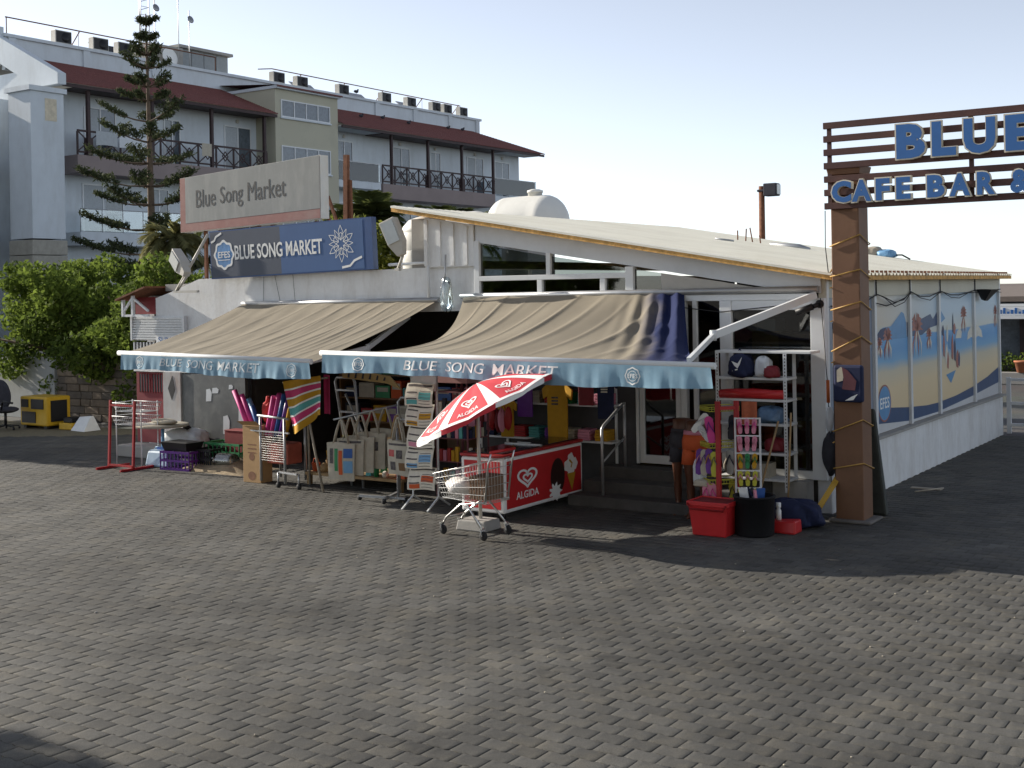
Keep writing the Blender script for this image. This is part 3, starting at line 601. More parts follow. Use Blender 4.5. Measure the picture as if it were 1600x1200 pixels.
def awning(label, topL, topR, fL, fR, barL, barR, zw, zfL, zfR, folds, cm, txt, rollL, rollR, armR, vh, valL, valR, worn, bow=0.0):
    t = thing('awning', label, 'awning', (barL+barR)/2, 0, 2.7, group='awnings over the shop front')
    mb = MB()
    def sag(s, k): return .07*math.sin(math.pi*k) + .02*math.sin(math.pi*k)*math.sin(5*s)
    def surf(s, k):
        x = (topL+(topR-topL)*s)*(1-k) + (fL+(fR-fL)*s)*k
        z = zw*(1-k) + (zfL+(zfR-zfL)*s)*k - sag(s, k) + folds(s, k)
        x += bow*math.sin(math.pi*min(1,k*1.02))*(1-s)**4; z -= bow*.35*math.sin(math.pi*k)*(1-s)**4
        return (x, -.06 - 2.52*k, z)
    mb.grid(surf, 260, 48); o = part('canvas', mb, cm, t)
    mb = MB(); mb.tube([(barL,-2.6,zfL),(barR,-2.6,zfR)], .036, 14); part('front_bar', mb, M['alu'], t)
    mb = MB(); mb.tube([(rollL,-.06,zw+.0),(rollR,-.06,zw+.02)], .04, 12); part('roller', mb, M['grey'], t)
    for x in ([barL+.35, barR-.4] if not armR else [barL+1.5]):
        mb = MB(); e = (x+.25,-1.3,zw-.62); mb.bar((x,-.06,zw-.22), e, .045, .07); mb.bar(e, (x,-2.56,min(zfL,zfR)-.07), .04, .06); mb.tube([(e[0],e[1],e[2]-.05),(e[0],e[1],e[2]+.05)], .035, 10); part('arm', mb, M['alu'], t)
    if armR:
        mb = MB(); e = (-.78,-1.42,2.20); mb.bar((-.05,-.08,2.64), e, .05, .085); part('arm', mb, M['alu'], t)
        mb = MB(); mb.bar(e, (-.55,-2.55,1.98), .042, .06); mb.tube([(e[0],e[1],e[2]-.06),(e[0],e[1],e[2]+.06)], .04, 10); part('arm', mb, M['alu'], t)
    # valance
    zb = lambda x: zfL + (zfR-zfL)*(x-barL)/(barR-barL)
    def val(s, k):
        x = valL + (valR-valL)*s
        wv = .014*math.sin(7*s*(valR-valL)+2*s) + .008*math.sin(19*s*(valR-valL)+1) + .006*math.sin(41*s*(valR-valL))
        return (x + (.03*k if s > .98 else 0), -2.632 - .02*k + wv*k, zb(x) - .015 - vh*(1-.10*math.sin(7*s)+.025*math.sin(29*s)+.02*math.sin(53*s))*k)
    mb = MB(); mb.grid(val, 120, 8); v = part('valance', mb, VAL, t)
    def vf(x, y, d):                                    # x from valL, y up from the valance's lower edge
        s = x/(valR-valL); k = 1 - y/vh; p = val(min(1,max(0,s)), k); return (p[0], p[1]-.004-d, p[2])
    tx, tw, th_, tz = txt
    wp_ = mat('worn_white_print', (.62,.65,.66), .8, var=.1, dirt=(.16,.31,.46), dirtamt=.9, dirtscale=9)
    for wd, o0, ww in (('BLUE',0,.225),('SONG',.285,.255),('MARKET',.595,.405)):
        mb = MB(); text(mb, wd, lambda x,y,d: vf(tx+o0*tw+x+(y*.18), tz+y, 0), ww*tw, th_, 0, .003, sub=2); part('lettering', mb, wp_ if worn else M['whiteprint'], v)
    for ex in worn_em[label]:
        mb = MB(); ring(mb, vf, ex, vh*.5, .078, .092, 0, lobes=8, lob=.05); ring(mb, vf, ex, vh*.5, .05, .056, 0); text(mb, 'EFES', lambda x,y,d: vf(ex-.065+x, vh*.5-.022+y, 0), .13, .045, 0, .01, sub=1); part('emblem', mb, M['whiteprint'] if not worn else MATS['worn_white_print'], v)
    return t
L1 = 'tan canvas awning with faded lettering at the left end of the shop'; L2 = 'wide wrinkled awning slipping off its roller above the red freezer'
worn_em = {L1: [.42, 3.42], L2: [.62, 4.52]}
def f1(s, k):
    d = 0
    for i, (s0, w, am) in enumerate([(.18,.010,.008),(.30,.009,.012),(.42,.008,.010),(.52,.011,.016),(.62,.008,.012),(.70,.008,.014),(.78,.009,.016),(.86,.008,.014),(.93,.008,.012),(.07,.010,.007),(.57,.006,.009),(.74,.006,.010),(.82,.005,.010)]):
        c = s0 + .10*(1-k) - .035*(1-k)**2*i/4; d += am*math.exp(-((s-c)/w)**2)*(.25+.75*math.sin(math.pi*min(1,k*.9+.08)))
    return d*.8 + .004*math.sin(31*s+5*k) + .003*math.sin(70*s-9*k)
def f2(s, k):
    d = 0; g = math.sin(math.pi*min(1, k*.85+.1))
    for i in range(11):                                  # long folds fanning out from the slack right corner
        c = .05 + .085*i + (.16+.02*i)*(1-k) - .10*(1-k)*(1-i/11); w = .007 + .003*((i*7) % 3)
        d += (.013 + .005*((i*5) % 3))*math.exp(-((s-c)/w)**2)*g
    r = sstep(s, .70, 1.0)
    d += r*(.045*math.sin(118*s + 1.5*k) + .030*math.sin(71*s+1.5+2*k))*(1-.8*k)*(.25+.75*min(1,k*4+.25))
    d -= .16*sstep(s,.45,1.0)*math.sin(math.pi*min(1,k*1.05))*(1-.3*k)
    return d + .006*math.sin(37*s+9*k)
awning(L1, -9.78, -5.80, -9.69, -5.92, -9.75, -5.92, 2.62, 1.945, 1.88, f1, canvas_mat('tan_canvas', 50, 51), (.86,1.95,.115,.07), -9.80, -5.75, False, .22, -9.66, -5.93, True)
awning(L2, -5.30, -1.80, -5.72, -.50, -5.75, -.22, 2.69, 1.995, 1.93, f2, canvas_mat('dusty_blue_canvas', .80, 1.15), (1.35,2.2,.125,.07), -5.35, -.02, True, .235, -5.70, -.26, False, .55)

# ------------------------------------------------------------------ roof signs, lamps, tanks
# blue shop sign, leaning a little forward
t = thing('shop_sign', 'blue and slate sign board lettered BLUE SONG MARKET on the parapet', 'sign', -8.5, -.1, 3.05)
def bs(x, z, d):                                         # x from left end 0..3.6, z up 0..0.78
    return (-10.40 + x*.97, -.17 - d - .05*z, 3.04 + z + .022*x)
mb = MB()
vs = [bs(x,z,d) for d in (-.11,0) for x,z in ((0,0),(3.62,0),(3.62,.79),(0,.79))]
mb.add(vs, [(3,2,1,0),(4,5,6,7),(0,1,5,4),(1,2,6,5),(2,3,7,6),(3,0,4,7)]); part('cabinet', mb, mat('sign_blue_edge', (.025,.07,.20), .45, var=.1), t)
mb = MB(); poly(mb, bs, [(.02,.02),(1.66,.02),(1.66,.77),(.02,.77)], .003); part('slate_face', mb, mat('sign_slate', (.06,.075,.11), .5, var=.08, scale=2), t)
mb = MB(); poly(mb, bs, [(1.66,.02),(3.44,.02),(3.44,.77),(1.66,.77)], .003); part('blue_face', mb, mat('sign_blue', (.042,.105,.26), .45, var=.08, scale=2), t)
mb = MB(); text(mb, 'BLUE SONG MARKET', lambda x,y,d: bs(.60+x,.29+y,.004+d), 1.98, .235, .004, .018); part('lettering', mb, M['whiteprint'], t)
mb = MB(); disc(mb, bs, .34, .385, .20, .0045, lobes=8, lob=.07, n=48); part('emblem', mb, mat('emblem_blue', (.10,.24,.48), .5, var=.3, scale=12), t)
e_ = t.children[-1]
mb = MB(); ring(mb, bs, .34, .385, .195, .235, .006, lobes=8, lob=.07, n=48); text(mb, 'EFES', lambda x,y,d: bs(.20+x,.335+y,.0065+d), .29, .105, .003, .015); stroke(mb, bs, [(.2,.30),(.48,.30)], .012, .007); part('emblem_ring', mb, M['whiteprint'], e_)
mb = MB()
cx, cy = 2.98, .42
for i in range(6):
    a = math.pi/6 + i*math.pi/3
    hx = [(cx+.115*math.cos(a)+.055*math.cos(k*math.pi/3+a), cy+.115*math.sin(a)+.055*math.sin(k*math.pi/3+a)) for k in range(6)]
    stroke(mb, bs, hx, .011, .005, closed=True)
    a2 = i*math.pi/3 + math.pi/6
    for da in (-.22, .22): stroke(mb, bs, [(cx+.05*math.cos(a2), cy+.05*math.sin(a2)), (cx+.20*math.cos(a2+da), cy+.20*math.sin(a2+da)), (cx+.285*math.cos(a2), cy+.285*math.sin(a2))], .010, .0055+.0003*i)
    a3 = i*math.pi/3
    stroke(mb, bs, [(cx+.15*math.cos(a3-.25), cy+.15*math.sin(a3-.25)), (cx+.25*math.cos(a3), cy+.25*math.sin(a3))], .009, .0075); stroke(mb, bs, [(cx+.15*math.cos(a3+.25), cy+.15*math.sin(a3+.25)), (cx+.25*math.cos(a3), cy+.25*math.sin(a3))], .009, .0078)
part('star_ornament', mb, M['whiteprint'], t)
mb = MB(); stroke(mb, bs, [(.04,.60),(.12,.63),(.16,.69),(.30,.745)], .035, .006); part('corner_flourish', mb, M['whiteprint'], t)
mb = MB(); stroke(mb, bs, [(2.98,.055),(3.15,.075),(3.24,.15),(3.40,.20)], .035, .006); part('corner_flourish', mb, M['whiteprint'], t)
# older grey sign behind it, turned a little
t = thing('old_sign', 'weathered grey box sign with red border reading Blue Song Market', 'sign', -9.6, .25, 3.85)
def gs(x, z, d): return (-11.70 + x, .33 - d - .10*(x/3.4) , 3.88 + z*(1+.02*x) + .026*x)
mb = MB()
vs = [gs(x,z,d) for d in (-.19,0) for x,z in ((0,0),(3.40,0),(3.40,.95),(0,.95))]
mb.add(vs, [(3,2,1,0),(4,5,6,7),(0,1,5,4),(1,2,6,5),(2,3,7,6),(3,0,4,7)]); part('cabinet', mb, mat('old_sign_white', (.62,.62,.58), .6, var=.08, dirt=(.4,.28,.18), dirtamt=.5, dirtscale=3), t)
mb = MB(); poly(mb, gs, [(0,.005),(3.39,.005),(3.39,.945),(0,.945)], .004); part('red_border', mb, mat('faded_red', (.27,.12,.105), .7, var=.12, dirt=(.26,.20,.18), dirtamt=.6), t)
mb = MB(); poly(mb, gs, [(.14,.15),(3.39,.15),(3.39,.945),(.14,.945)], .007); part('grey_face', mb, mat('faded_grey', (.21,.22,.215), .7, var=.08, scale=1.5, dirt=(.36,.36,.34), dirtamt=.5, dirtscale=1.5, streak=True), t)
mb = MB()
xx = .42
for wd, w in (('Blue',.50),('Song',.56),('Market',.90)):
    hgt = .30 if wd != 'Song' else .37; z0 = .40 if wd != 'Song' else .33
    text(mb, wd, lambda x,y,d: gs(xx+x, z0+y, .0085+d), w, hgt, .002, .0); xx += w + .12
part('lettering', mb, mat('sign_black', (.05,.05,.05), .7, var=.2), t)
mb = MB()
for x in (-11.2,-9.9,-8.6): mb.bar((x,.45,2.98),(x,.45,3.95),.05); mb.bar((x,1.2,2.98),(x,.5,4.5),.04)
part('bracket', mb, M['rust'], t)
mb = MB(); mb.bar((-9.35,2.0,2.98),(-9.30,2.0,5.2),.09,.07); mb.bar((-9.22,2.02,2.98),(-9.24,2.02,4.75),.05); mb.bar((-9.75,2.0,4.5),(-9.1,2.0,2.98),.045)
solo('timber_post', mb, M['rust'], 'rotting timber post with leaning braces behind the roof signs', 'post', -9.3, 2.0, 2.98)
# flood lights
def floodlight(label, a, b, z, bx, bz, rot, tilt):
    t = thing('floodlight', label, 'lamp', bx, b, bz, group='flood lights on the parapet')
    mb = MB(); mb.tube([(bx,b+.05,bz),(a,b-.02,z)], .022, 8); mb.box(bx-.02,bx+.55 if bx < -10 else bx+.06,b,b+.06,bz-.02,bz+.02); part('arm', mb, M['lampgrey'], t)
    R = Matrix.Translation((a,b-.04,z)) @ Matrix.Rotation(rot, 4, 'Z') @ Matrix.Rotation(tilt, 4, 'Y')
    mb = MB(); mb.add([(-.05,-.06,0),(.05,-.06,0),(.05,.06,0),(-.05,.06,0),(-.12,-.09,.20),(.12,-.09,.20),(.12,.09,.20),(-.12,.09,.20),(-.13,-.10,.56),(.13,-.10,.56),(.13,.06,.56),(-.13,.06,.56)],
        [(3,2,1,0),(0,1,5,4),(1,2,6,5),(2,3,7,6),(3,0,4,7),(4,5,9,8),(5,6,10,9),(6,7,11,10),(7,4,8,11),(8,9,10,11)]); mb.xf(R); h = part('housing', mb, M['lampgrey'], t, bevel=.012)
    mb = MB(); mb.box(-.10,.10,-.112,-.096,.20,.53); mb.xf(R); part('lens', mb, M['lampglass'], h)
floodlight('flood light on a long slanting arm at the left end of the parapet', -10.78, -.32, 3.13, -11.15, 2.84, -.3, math.radians(-52))
mb = MB(); mb.tube([(-11.12,-.30,2.86),(-10.35,-.28,3.78)], .024, 8); solo('lamp_pole', mb, M['lampgrey'], 'pale tube propped diagonally from the parapet to the old grey sign', 'pole', -10.7, -.3, 2.86)
floodlight('flood light on a short bracket beside the white roof tank', -6.16, -.35, 3.30, -6.32, 3.10, .2, math.radians(-22))
# water tanks
def vtank(label, a, b, z, r, h):
    mb = MB(); k = [(.0,0),(r*.9,0),(r,.06)]
    for i in range(3): zz = .10+(h-.36)*i/2; k += [(r,zz),(r*.985,zz+.012),(r,zz+.024)]
    k += [(r*.92,h-.16),(r*.7,h-.06),(r*.3,h),(0,h)]
    mb.lathe(k, 36, (a,b,z)); t = thing('water_tank', label, 'tank', a, b, z, group='roof water tanks'); part('body', mb, M['tank'], t)
    m2 = MB(); m2.tube([(a-r-.03,b-.1,z),(a-r-.03,b-.1,z+h*.8)], .015, 6); m2.tube([(a-r*.4,b-r-.03,z),(a-r*.4,b-r-.03,z+h*.55)], .015, 6); part('pipe', m2, M['grey'], t)
vtank('upright white plastic water tank next to the flood light', -6.42, .55, 3.0, .40, .92)
def htank(label, a, b, z, r, l, cap):
    t = thing('water_tank', label, 'tank', a, b, z, group='roof water tanks'); mb = MB(); k = []
    for i in range(8): q = math.pi/2*i/7; k.append((r*math.sin(q), -l/2 - r*.8*math.cos(q)))
    for i in range(5): k.append((r*(1+.012*math.sin(math.pi*i/4)), -l/2 + l*i/4))
    for i in range(8): q = math.pi/2*(1-i/7); k.append((r*math.sin(q), l/2 + r*.8*math.cos(q)))
    mb.lathe(k, 28, (a,b,z+r), axis='x'); part('body', mb, M['tank'], t)
    if cap:
        m2 = MB(); m2.lathe([(.17,0),(.17,.12),(.19,.12),(.19,.17),(.1,.20),(0,.20)], 20, (a+.22,b,z+2*r-.05)); part('lid', m2, M['tank'], t)
    m3 = MB(); m3.box(a-l*.4,a-l*.3,b-r*.8,b+r*.8,0,z+.1); m3.box(a+l*.3,a+l*.4,b-r*.8,b+r*.8,0,z+.1); part('cradle', m3, M['concrete'], t)
htank('big white barrel shaped water tank with a lid on the roof', -10.85, 10.2, 3.72, .64, 1.05, True)
htank('smaller white barrel tank half hidden behind the sheet roof', -12.6, 9.9, 3.86, .42, 1.0, False)
mb = MB()
for i, (x, h, lean) in enumerate([(-3.9,.25,.0),(-3.75,.30,.02),(-3.6,.34,-.06),(-3.45,.22,-.03)]): mb.tube([(x,6.5,RZ(x)),(x+lean,6.5,RZ(x)+h)], .012, 6)
solo('rebar_stubs', mb, M['rust'], 'short steel rods sticking up from the sheet roof', 'rods', -3.7, 6.5, RZ(-3.7))
mb = MB(); mb.tube([(-3.75,5.2,RZ(-3.75)+.09),(-3.45,5.3,RZ(-3.45)+.09)], .02, 6); solo('roof_pipe_scrap', mb, M['grey'], 'short scrap pipe lying on the sheet roof', 'pipe', -3.6, 5.2, RZ(-3.6))
mb = MB(); mb.tube([(-3.4,6.8,RZ(-3.4)+.06),(-2.9,6.9,RZ(-2.9)+.10),(-2.7,6.9,RZ(-2.7)+.06)], .05, 8)
solo('roof_scrap', mb, M['grey'], 'flat grey bundle lying far back on the sheet roof', 'scrap', -3.6, 5.2, RZ(-3.6))
mb = MB(); mb.bag((-2.0,9.1,RZ(-2.0)+.13),(.17,.18,.08), 0, seed=3); mb.bag((-2.25,9.1,RZ(-2.25)+.14),(.15,.16,.09), 1, seed=5); mb.tube([(-1.9,9.1,RZ(-1.9)+.12),(-1.7,9.1,RZ(-1.7)+.15),(-1.55,9.1,RZ(-1.55)+.09)], .016, 6, 2)
solo('roof_rags', mb, [M['lblue'], M['palewood'], M['black']], 'blue and tan bundle of rags at the far roof edge', 'rags', -2.0, 9.1, RZ(-2.0))
# street light behind the roof
t = thing('light_pole', 'wooden pole with one flood light standing behind the market roof', 'lamp', -4.7, 9.6, 0)
mb = MB(); mb.tube([(-4.72,9.6,0),(-4.70,9.6,4.82)], [.075,.06], 10); part('pole', mb, M['rust'], t)
mb = MB(); mb.box(-4.78,-4.30,9.52,9.60,4.70,4.75); mb.box(-4.60,-4.32,9.42,9.66,4.60,4.86); part('lamp_head', mb, M['dcloth'], t, bevel=.02)
mb = MB(); mb.box(-4.31,-4.30,9.45,9.63,4.63,4.83); part('lens', mb, M['lampglass'], t)

# ------------------------------------------------------------------ cafe gate
t = thing('cafe_gate', 'brown slatted gate sign lettered in blue on a tall wrapped post', 'sign', .46, -.28, 0)
mb = MB(); mb.box(.29,.62,-.46,-.12,0,3.66); part('post', mb, M['beamwood'], t, bevel=.012)
mb = MB(); mb.tbox(.27,.64,-.48,-.10,4.03,4.13,.02); mb.box(.29,.62,-.46,-.12,3.66,4.03); part('post_cap', mb, M['beamwood'], t, bevel=.01)
mb = MB(); mb.box(5.6,5.93,-.46,-.12,0,4.1); part('post', mb, M['beamwood'], t, bevel=.012)
for i in range(7):
    z = 4.64 - i*.1555; mb = MB(); mb.box(.24,6.0,-.53,-.485,z-.075,z); part('slat', mb, M['slat'], t, bevel=.004)
for x in (.27, 1.86, 3.4, 4.9):
    mb = MB(); mb.box(x,x+.05,-.483,-.462,3.64,4.62); part('batten', mb, M['slat'], t)
def letters(s, items, z0, h):
    for ch, x0, x1 in items:
        mb = MB(); text(mb, ch, lambda x,y,d: (x0+x, -.545-d, z0+y), x1-x0, h, .05, .07); L_ = part('letter', mb, M['rim'], t)
        mb = MB(); text(mb, ch, lambda x,y,d: (x0+.016+x, -.5955-d, z0+.014+y), x1-x0-.032, h-.028, .003, .05); part('letter_face', mb, M['bluesign'], L_)
letters('BLUE', [('B',1.09,1.44),('L',1.48,1.77),('U',1.82,2.18),('E',2.25,2.57)], 4.135, .41)
letters('CAFE', [('C',.34,.60),('A',.575,.83),('F',.85,1.04),('E',1.08,1.27),('B',1.42,1.64),('A',1.66,1.91),('R',1.95,2.17),('&',2.29,2.54)], 3.685, .275)
for z0, z1 in [(3.20,3.33),(2.85,2.93),(2.46,2.56),(1.98,2.16),(1.05,1.20),(.62,.70)]:
    mb = MB(); mb.tube([(.275,-.475,z0),(.635,-.475,z1),(.635,-.11,z1-.1),(.275,-.11,z0-.1),(.275,-.475,z0-.13 if z0 < 3 else z0-.3)], .008, 5)
    part('rope_light', mb, mat('amber_rope', (.50,.30,.08), .5, var=.2), t)
mb = MB(); mb.tube([(.24,-.5,3.62),(.235,-.5,3.2),(.262,-.49,2.9)], .006, 5); part('cable', mb, M['black'], t)
t = thing('blue_poster_box', 'dark blue printed box strapped to the brown gate post', 'box', .46, -.5, 1.38)
mb = MB(); mb.box(.31,.66,-.545,-.466,1.40,1.83); part('box', mb, M['navy'], t, bevel=.03)
mb = MB(); pf = lambda x,z,d: (.33+x,-.546-d,1.41+z)
poly(mb, pf, [(.03,.22),(.10,.24),(.12,.36),(.08,.40),(.03,.36)], .002); part('print_patch', mb, M['cloth'], t)
mb = MB(); poly(mb, pf, [(.09,.14),(.24,.13),(.26,.24),(.16,.36),(.09,.40),(.11,.26)], .003); part('print_patch', mb, mat('maroon_print', (.10,.03,.04), .6, var=.2), t)
mb = MB(); poly(mb, pf, [(.12,.01),(.22,.02),(.27,.09),(.20,.06)], .002); part('print_patch', mb, M['whiteprint'], t)
mb = MB(); mb.add([(.40,.18,0),(.70,.14,0),(.68,.30,0),(.44,.34,0),(.43,.17,1.25),(.56,.15,1.28),(.56,.24,1.26),(.45,.27,1.24)],[(3,2,1,0),(4,5,6,7),(0,1,5,4),(1,2,6,5),(2,3,7,6),(3,0,4,7)])
solo('tarpaulin', mb, mat('dark_tarpaulin', (.05,.055,.05), .8, var=.3, bump=.3, bscale=8), 'dark folded tarpaulin leaning behind the gate post', 'tarpaulin', .55, .2, 0, bevel=.03)
# cables and small lamp on the side wall, camera on the front
mb = MB(); wp = [(0.1,2.5),(1.0,2.46),(1.9,2.62),(2.2,2.58),(2.65,2.50),(3.1,2.53),(3.45,2.64),(3.9,2.57),(4.4,2.56),(5.05,2.63),(5.6,2.57),(6.1,2.56),(6.7,2.59),(7.2,2.63),(8.2,2.6),(9.05,2.63)]
mb.tube([(.075,y,z) for y, z in wp], .008, 5); mb.tube([(.085,y,z-.03+.03*math.sin(y*4)) for y, z in wp[2:]], .006, 5); mb.tube([(.07,1.9,2.5),(.07,2.3,2.46),(.07,2.7,2.49),(.07,3.2,2.56)], .008, 5)
for y in (1.9,3.45,5.05,7.22): mb.bar((.065,y,2.6),(.065,y,2.86),.015)
solo('wall_cables', mb, M['rubber'], 'sagging cables strung along the printed side windows', 'cable', .07, 4, 2.6)
mb = MB(); mb.add([(.07,7.3,2.64),(.30,7.35,2.63),(.30,7.9,2.63),(.07,7.9,2.64),(.10,7.5,2.46),(.16,7.5,2.44),(.16,7.7,2.44),(.10,7.7,2.46)],[(3,2,1,0),(4,5,6,7),(0,1,5,4),(1,2,6,5),(2,3,7,6),(3,0,4,7)])
solo('wall_speaker', mb, M['black'], 'black wedge speaker hung on the side wall cables', 'speaker', .1, 7.6, 2.45)
t = thing('security_camera', 'black bullet camera under the eave by the corner post', 'camera', -.02, -.12, 2.5)
mb = MB(); mb.tube([(-.25,-.20,2.43),(-.06,-.15,2.50)], .04, 12); part('barrel', mb, M['black'], t)
mb = MB(); mb.tube([(-.06,-.15,2.50),(.0,-.06,2.53)], .03, 10); mb.lathe([(.0,-.02),(.05,-.02),(.05,.02),(0,.02)], 14, (-.0,-.07,2.53), axis='y'); part('bracket', mb, M['black'], t)
# pipes, plastic bag and cables on the parapet
t = thing('wall_pipe', 'bent white pipe running down the parapet beside the tank', 'pipe', -5.95, -.05, 2.6)
mb = MB(); mb.tube([(-6.7,-.04,3.18),(-6.02,-.04,3.19),(-5.95,-.05,3.15),(-5.93,-.06,2.62)], .022, 8); part('pipe', mb, M['alu'], t)
mb = MB(); mb.tube([(-5.62,-.05,3.3),(-5.66,-.06,2.72)], .014, 6); part('thin_pipe', mb, M['grey'], t)
mb = MB(); mb.bag((-5.55,-.14,2.72),(.07,.07,.22), 0, seed=91, crumple=.16); solo('hung_plastic_bag', mb, M['clear'], 'crumpled clear plastic bag tied where the two awnings meet', 'bag', -5.55, -.14, 2.5)
mb = MB(); mb.tube([(-9.1,-.02,3.08),(-8.95,-.06,2.66)], .004, 4); mb.tube([(-8.7,-.02,3.09),(-8.62,-.06,2.66)], .004, 4); mb.tube([(-9.35,-.02,3.05),(-9.35,-.03,2.5)], .004, 4); solo('sign_wires', mb, M['rubber'], 'thin wires hanging from the blue sign to the awning roller', 'wire', -9, 0, 2.66)
mb = MB(); mb.tube([(-5.0,-.04,2.55),(-3.5,-.05,2.50),(-2.0,-.05,2.52),(-1.3,-.06,2.44),(-.3,-.07,2.53)], .006, 5); solo('front_cable', mb, M['rubber'], 'slack dark cable along the top of the shop front', 'cable', -2, -.05, 2.5)
# ------------------------------------------------------------------ freezer, umbrella, trolley
t = thing('ice_cream_freezer', 'red chest freezer with white edges and heart logo under the awning', 'freezer', -3.38, -1.5, 0)
FX0, FX1, FY0, FY1 = -3.70, -3.07, -2.38, -.55
mb = MB(); mb.box(FX0,FX1,FY0,FY1,.10,.76); part('body', mb, M['whiteprint'], t, bevel=.025)
mb = MB(); mb.box(FX1-.01,FX1+.004,FY0+.05,FY1-.05,.15,.72); fp = part('side_panel', mb, M['redpl'], t)
mb = MB(); mb.box(FX0+.05,FX1-.05,FY0-.004,FY0+.01,.15,.72); part('end_panel', mb, M['redpl'], t)
mb = MB(); mb.box(FX0-.01,FX1+.01,FY0-.01,FY1+.01,.762,.80); part('top_rim', mb, M['red'], t, bevel=.012)
mb = MB(); mb.box(FX0+.06,FX1-.06,FY0+.06,FY1-.06,.801,.815); part('sliding_lid', mb, mat('dark_lid_glass', (.03,.028,.03), .12, var=.3, spec=.8), t)
mb = MB(); mb.box(FX0+.04,FX1-.04,-1.49,-1.46,.801,.83); mb.box(FX0+.2,FX0+.4,-1.44,-1.42,.816,.84); part('lid_handle', mb, M['grey'], t)
for y in (FY0+.12, FY1-.12):
    for x in (FX0+.1, FX1-.1): mb = MB(); mb.tube([(x,y,0),(x,y,.11)], .03, 8); part('foot', mb, M['black'], t)
ff = lambda y, z, d: (FX1+.0045+d, FY0+y, z)
mb = MB(); HX = lambda y, z, d: ff(.50+(y-.50)*1.75, z, d); stroke(mb, HX, heart(.50,.485,.118), .026, .002, closed=True); stroke(mb, HX, heart(.503,.475,.055), .022, .003, closed=True); part('heart_logo', mb, M['whiteprint'], fp)
mb = MB(); text(mb, 'ALGIDA', lambda x,y,d: ff(.25+x,.235+y,.001+d), .50, .09, .002, .012); part('lettering', mb, M['whiteprint'], fp)
mb = MB(); disc(mb, ff, 1.20, .40, .21, .002, sq=.75); part('print_icecream', mb, mat('chocolate_print', (.03,.012,.01), .4, var=.2), fp)
mb = MB()
for (x,z,r) in [(1.52,.58,.075),(1.61,.51,.075),(1.43,.50,.075),(1.52,.43,.08)]: disc(mb, ff, x, z, r, .003+.0003*x, lobes=5, lob=.1)
part('print_cream', mb, M['whiteprint'], fp)
mb = MB(); disc(mb, ff, 1.14, .21, .10, .0040, lobes=9, lob=.3, sq=1.3); part('print_splash', mb, M['whiteprint'], fp)
mb = MB(); poly(mb, ff, [(1.42,.40),(1.63,.40),(1.54,.17)], .005); stroke(mb, ff, [(1.48,.57),(1.55,.52),(1.52,.47)], .03, .0055); part('print_cone', mb, M['ycloth'], fp)
mb = MB(); poly(mb, ff, [(.10,.66),(.17,.66),(.17,.69),(.10,.69)], .002); part('badge', mb, M['black'], fp)

t = thing('parasol', 'tilted red and white ice cream parasol beside the freezer', 'umbrella', -3.12, -2.82, 0)
mb = MB(); mb.tube([(-3.12,-2.80,.1),(-3.14,-2.80,1.58)], .022, 10); part('pole', mb, M['lampgrey'], t)
mb = MB(); mb.tbox(-3.34,-2.92,-3.0,-2.66,.0,.12,-.02); part('base_block', mb, M['concrete'], t, bevel=.015)
UM = Matrix.Translation((-3.02,-2.80,1.47)) @ Matrix.Rotation(math.radians(13), 4, 'X') @ Matrix.Rotation(math.radians(-23), 4, 'Y') @ Matrix.Scale(.93, 4)
def ucan(r, ang, up=0.0):
    k = r/.98; drop = .30*k**1.6; sc = 1 - .045*k*(1-abs(math.cos(4*ang)))    # eight ribs, cloth pulled in between
    return UM @ Vector((r*sc*math.cos(ang), r*sc*math.sin(ang), .26 - drop + up - .03*k*(1-abs(math.cos(4*ang)))))
for i in range(8):
    mb = MB(); a0 = i*math.pi/4; mb.grid(lambda s,k: ucan(.03+.95*k, a0 + s*math.pi/4), 10, 12)
    pnl = part('canopy_panel', mb, mat('parasol_red', (.55,.035,.05), .75, var=.08), t)
    mb = MB(); mb.grid(lambda s,k: ucan(.03+.94*k, a0 - .085 + s*.17, .004), 3, 12); part('white_rib_band', mb, M['whiteprint'], pnl)
    mb = MB(); mb.grid(lambda s,k: ucan(.93+.05*k, a0 + .02+ s*(math.pi/4-.04), .005), 10, 1); part('white_hem', mb, M['whiteprint'], pnl)
    mb = MB(); mb.grid(lambda s,k: tuple(Vector(ucan(.98, a0 + s*math.pi/4)) + Vector((0,0,-.05*k - .012*k*math.sin(8*s)))), 10, 2); part('scallop', mb, M['whiteprint'] if i % 2 else MATS['parasol_red'], pnl)
    def uf(x, y, d):                                      # print on the panel, x across, y from hem to top
        r = .88 - y; return tuple(ucan(r, a0 + math.pi/8 - (x-.15)/max(r,.2)*-1.0, .008))
    mb = MB(); text(mb, 'ALGIDA', lambda x,y,d: uf(x, y, 0), .30, .07, 0, .012, sub=1); part('lettering', mb, M['whiteprint'], pnl)
    mb = MB(); stroke(mb, lambda x,y,d: uf(x,y,0), heart(.15,.24,.10), .022, 0, closed=True); stroke(mb, lambda x,y,d: uf(x,y,0), heart(.15,.235,.045), .018, 0, closed=True); part('heart_logo', mb, M['whiteprint'], pnl)
    mb = MB(); mb.tube([UM @ Vector((0,0,.1)), ucan(.55,a0,-.02), ucan(.97,a0,-.012)], .006, 5); part('rib', mb, M['grey'], t)

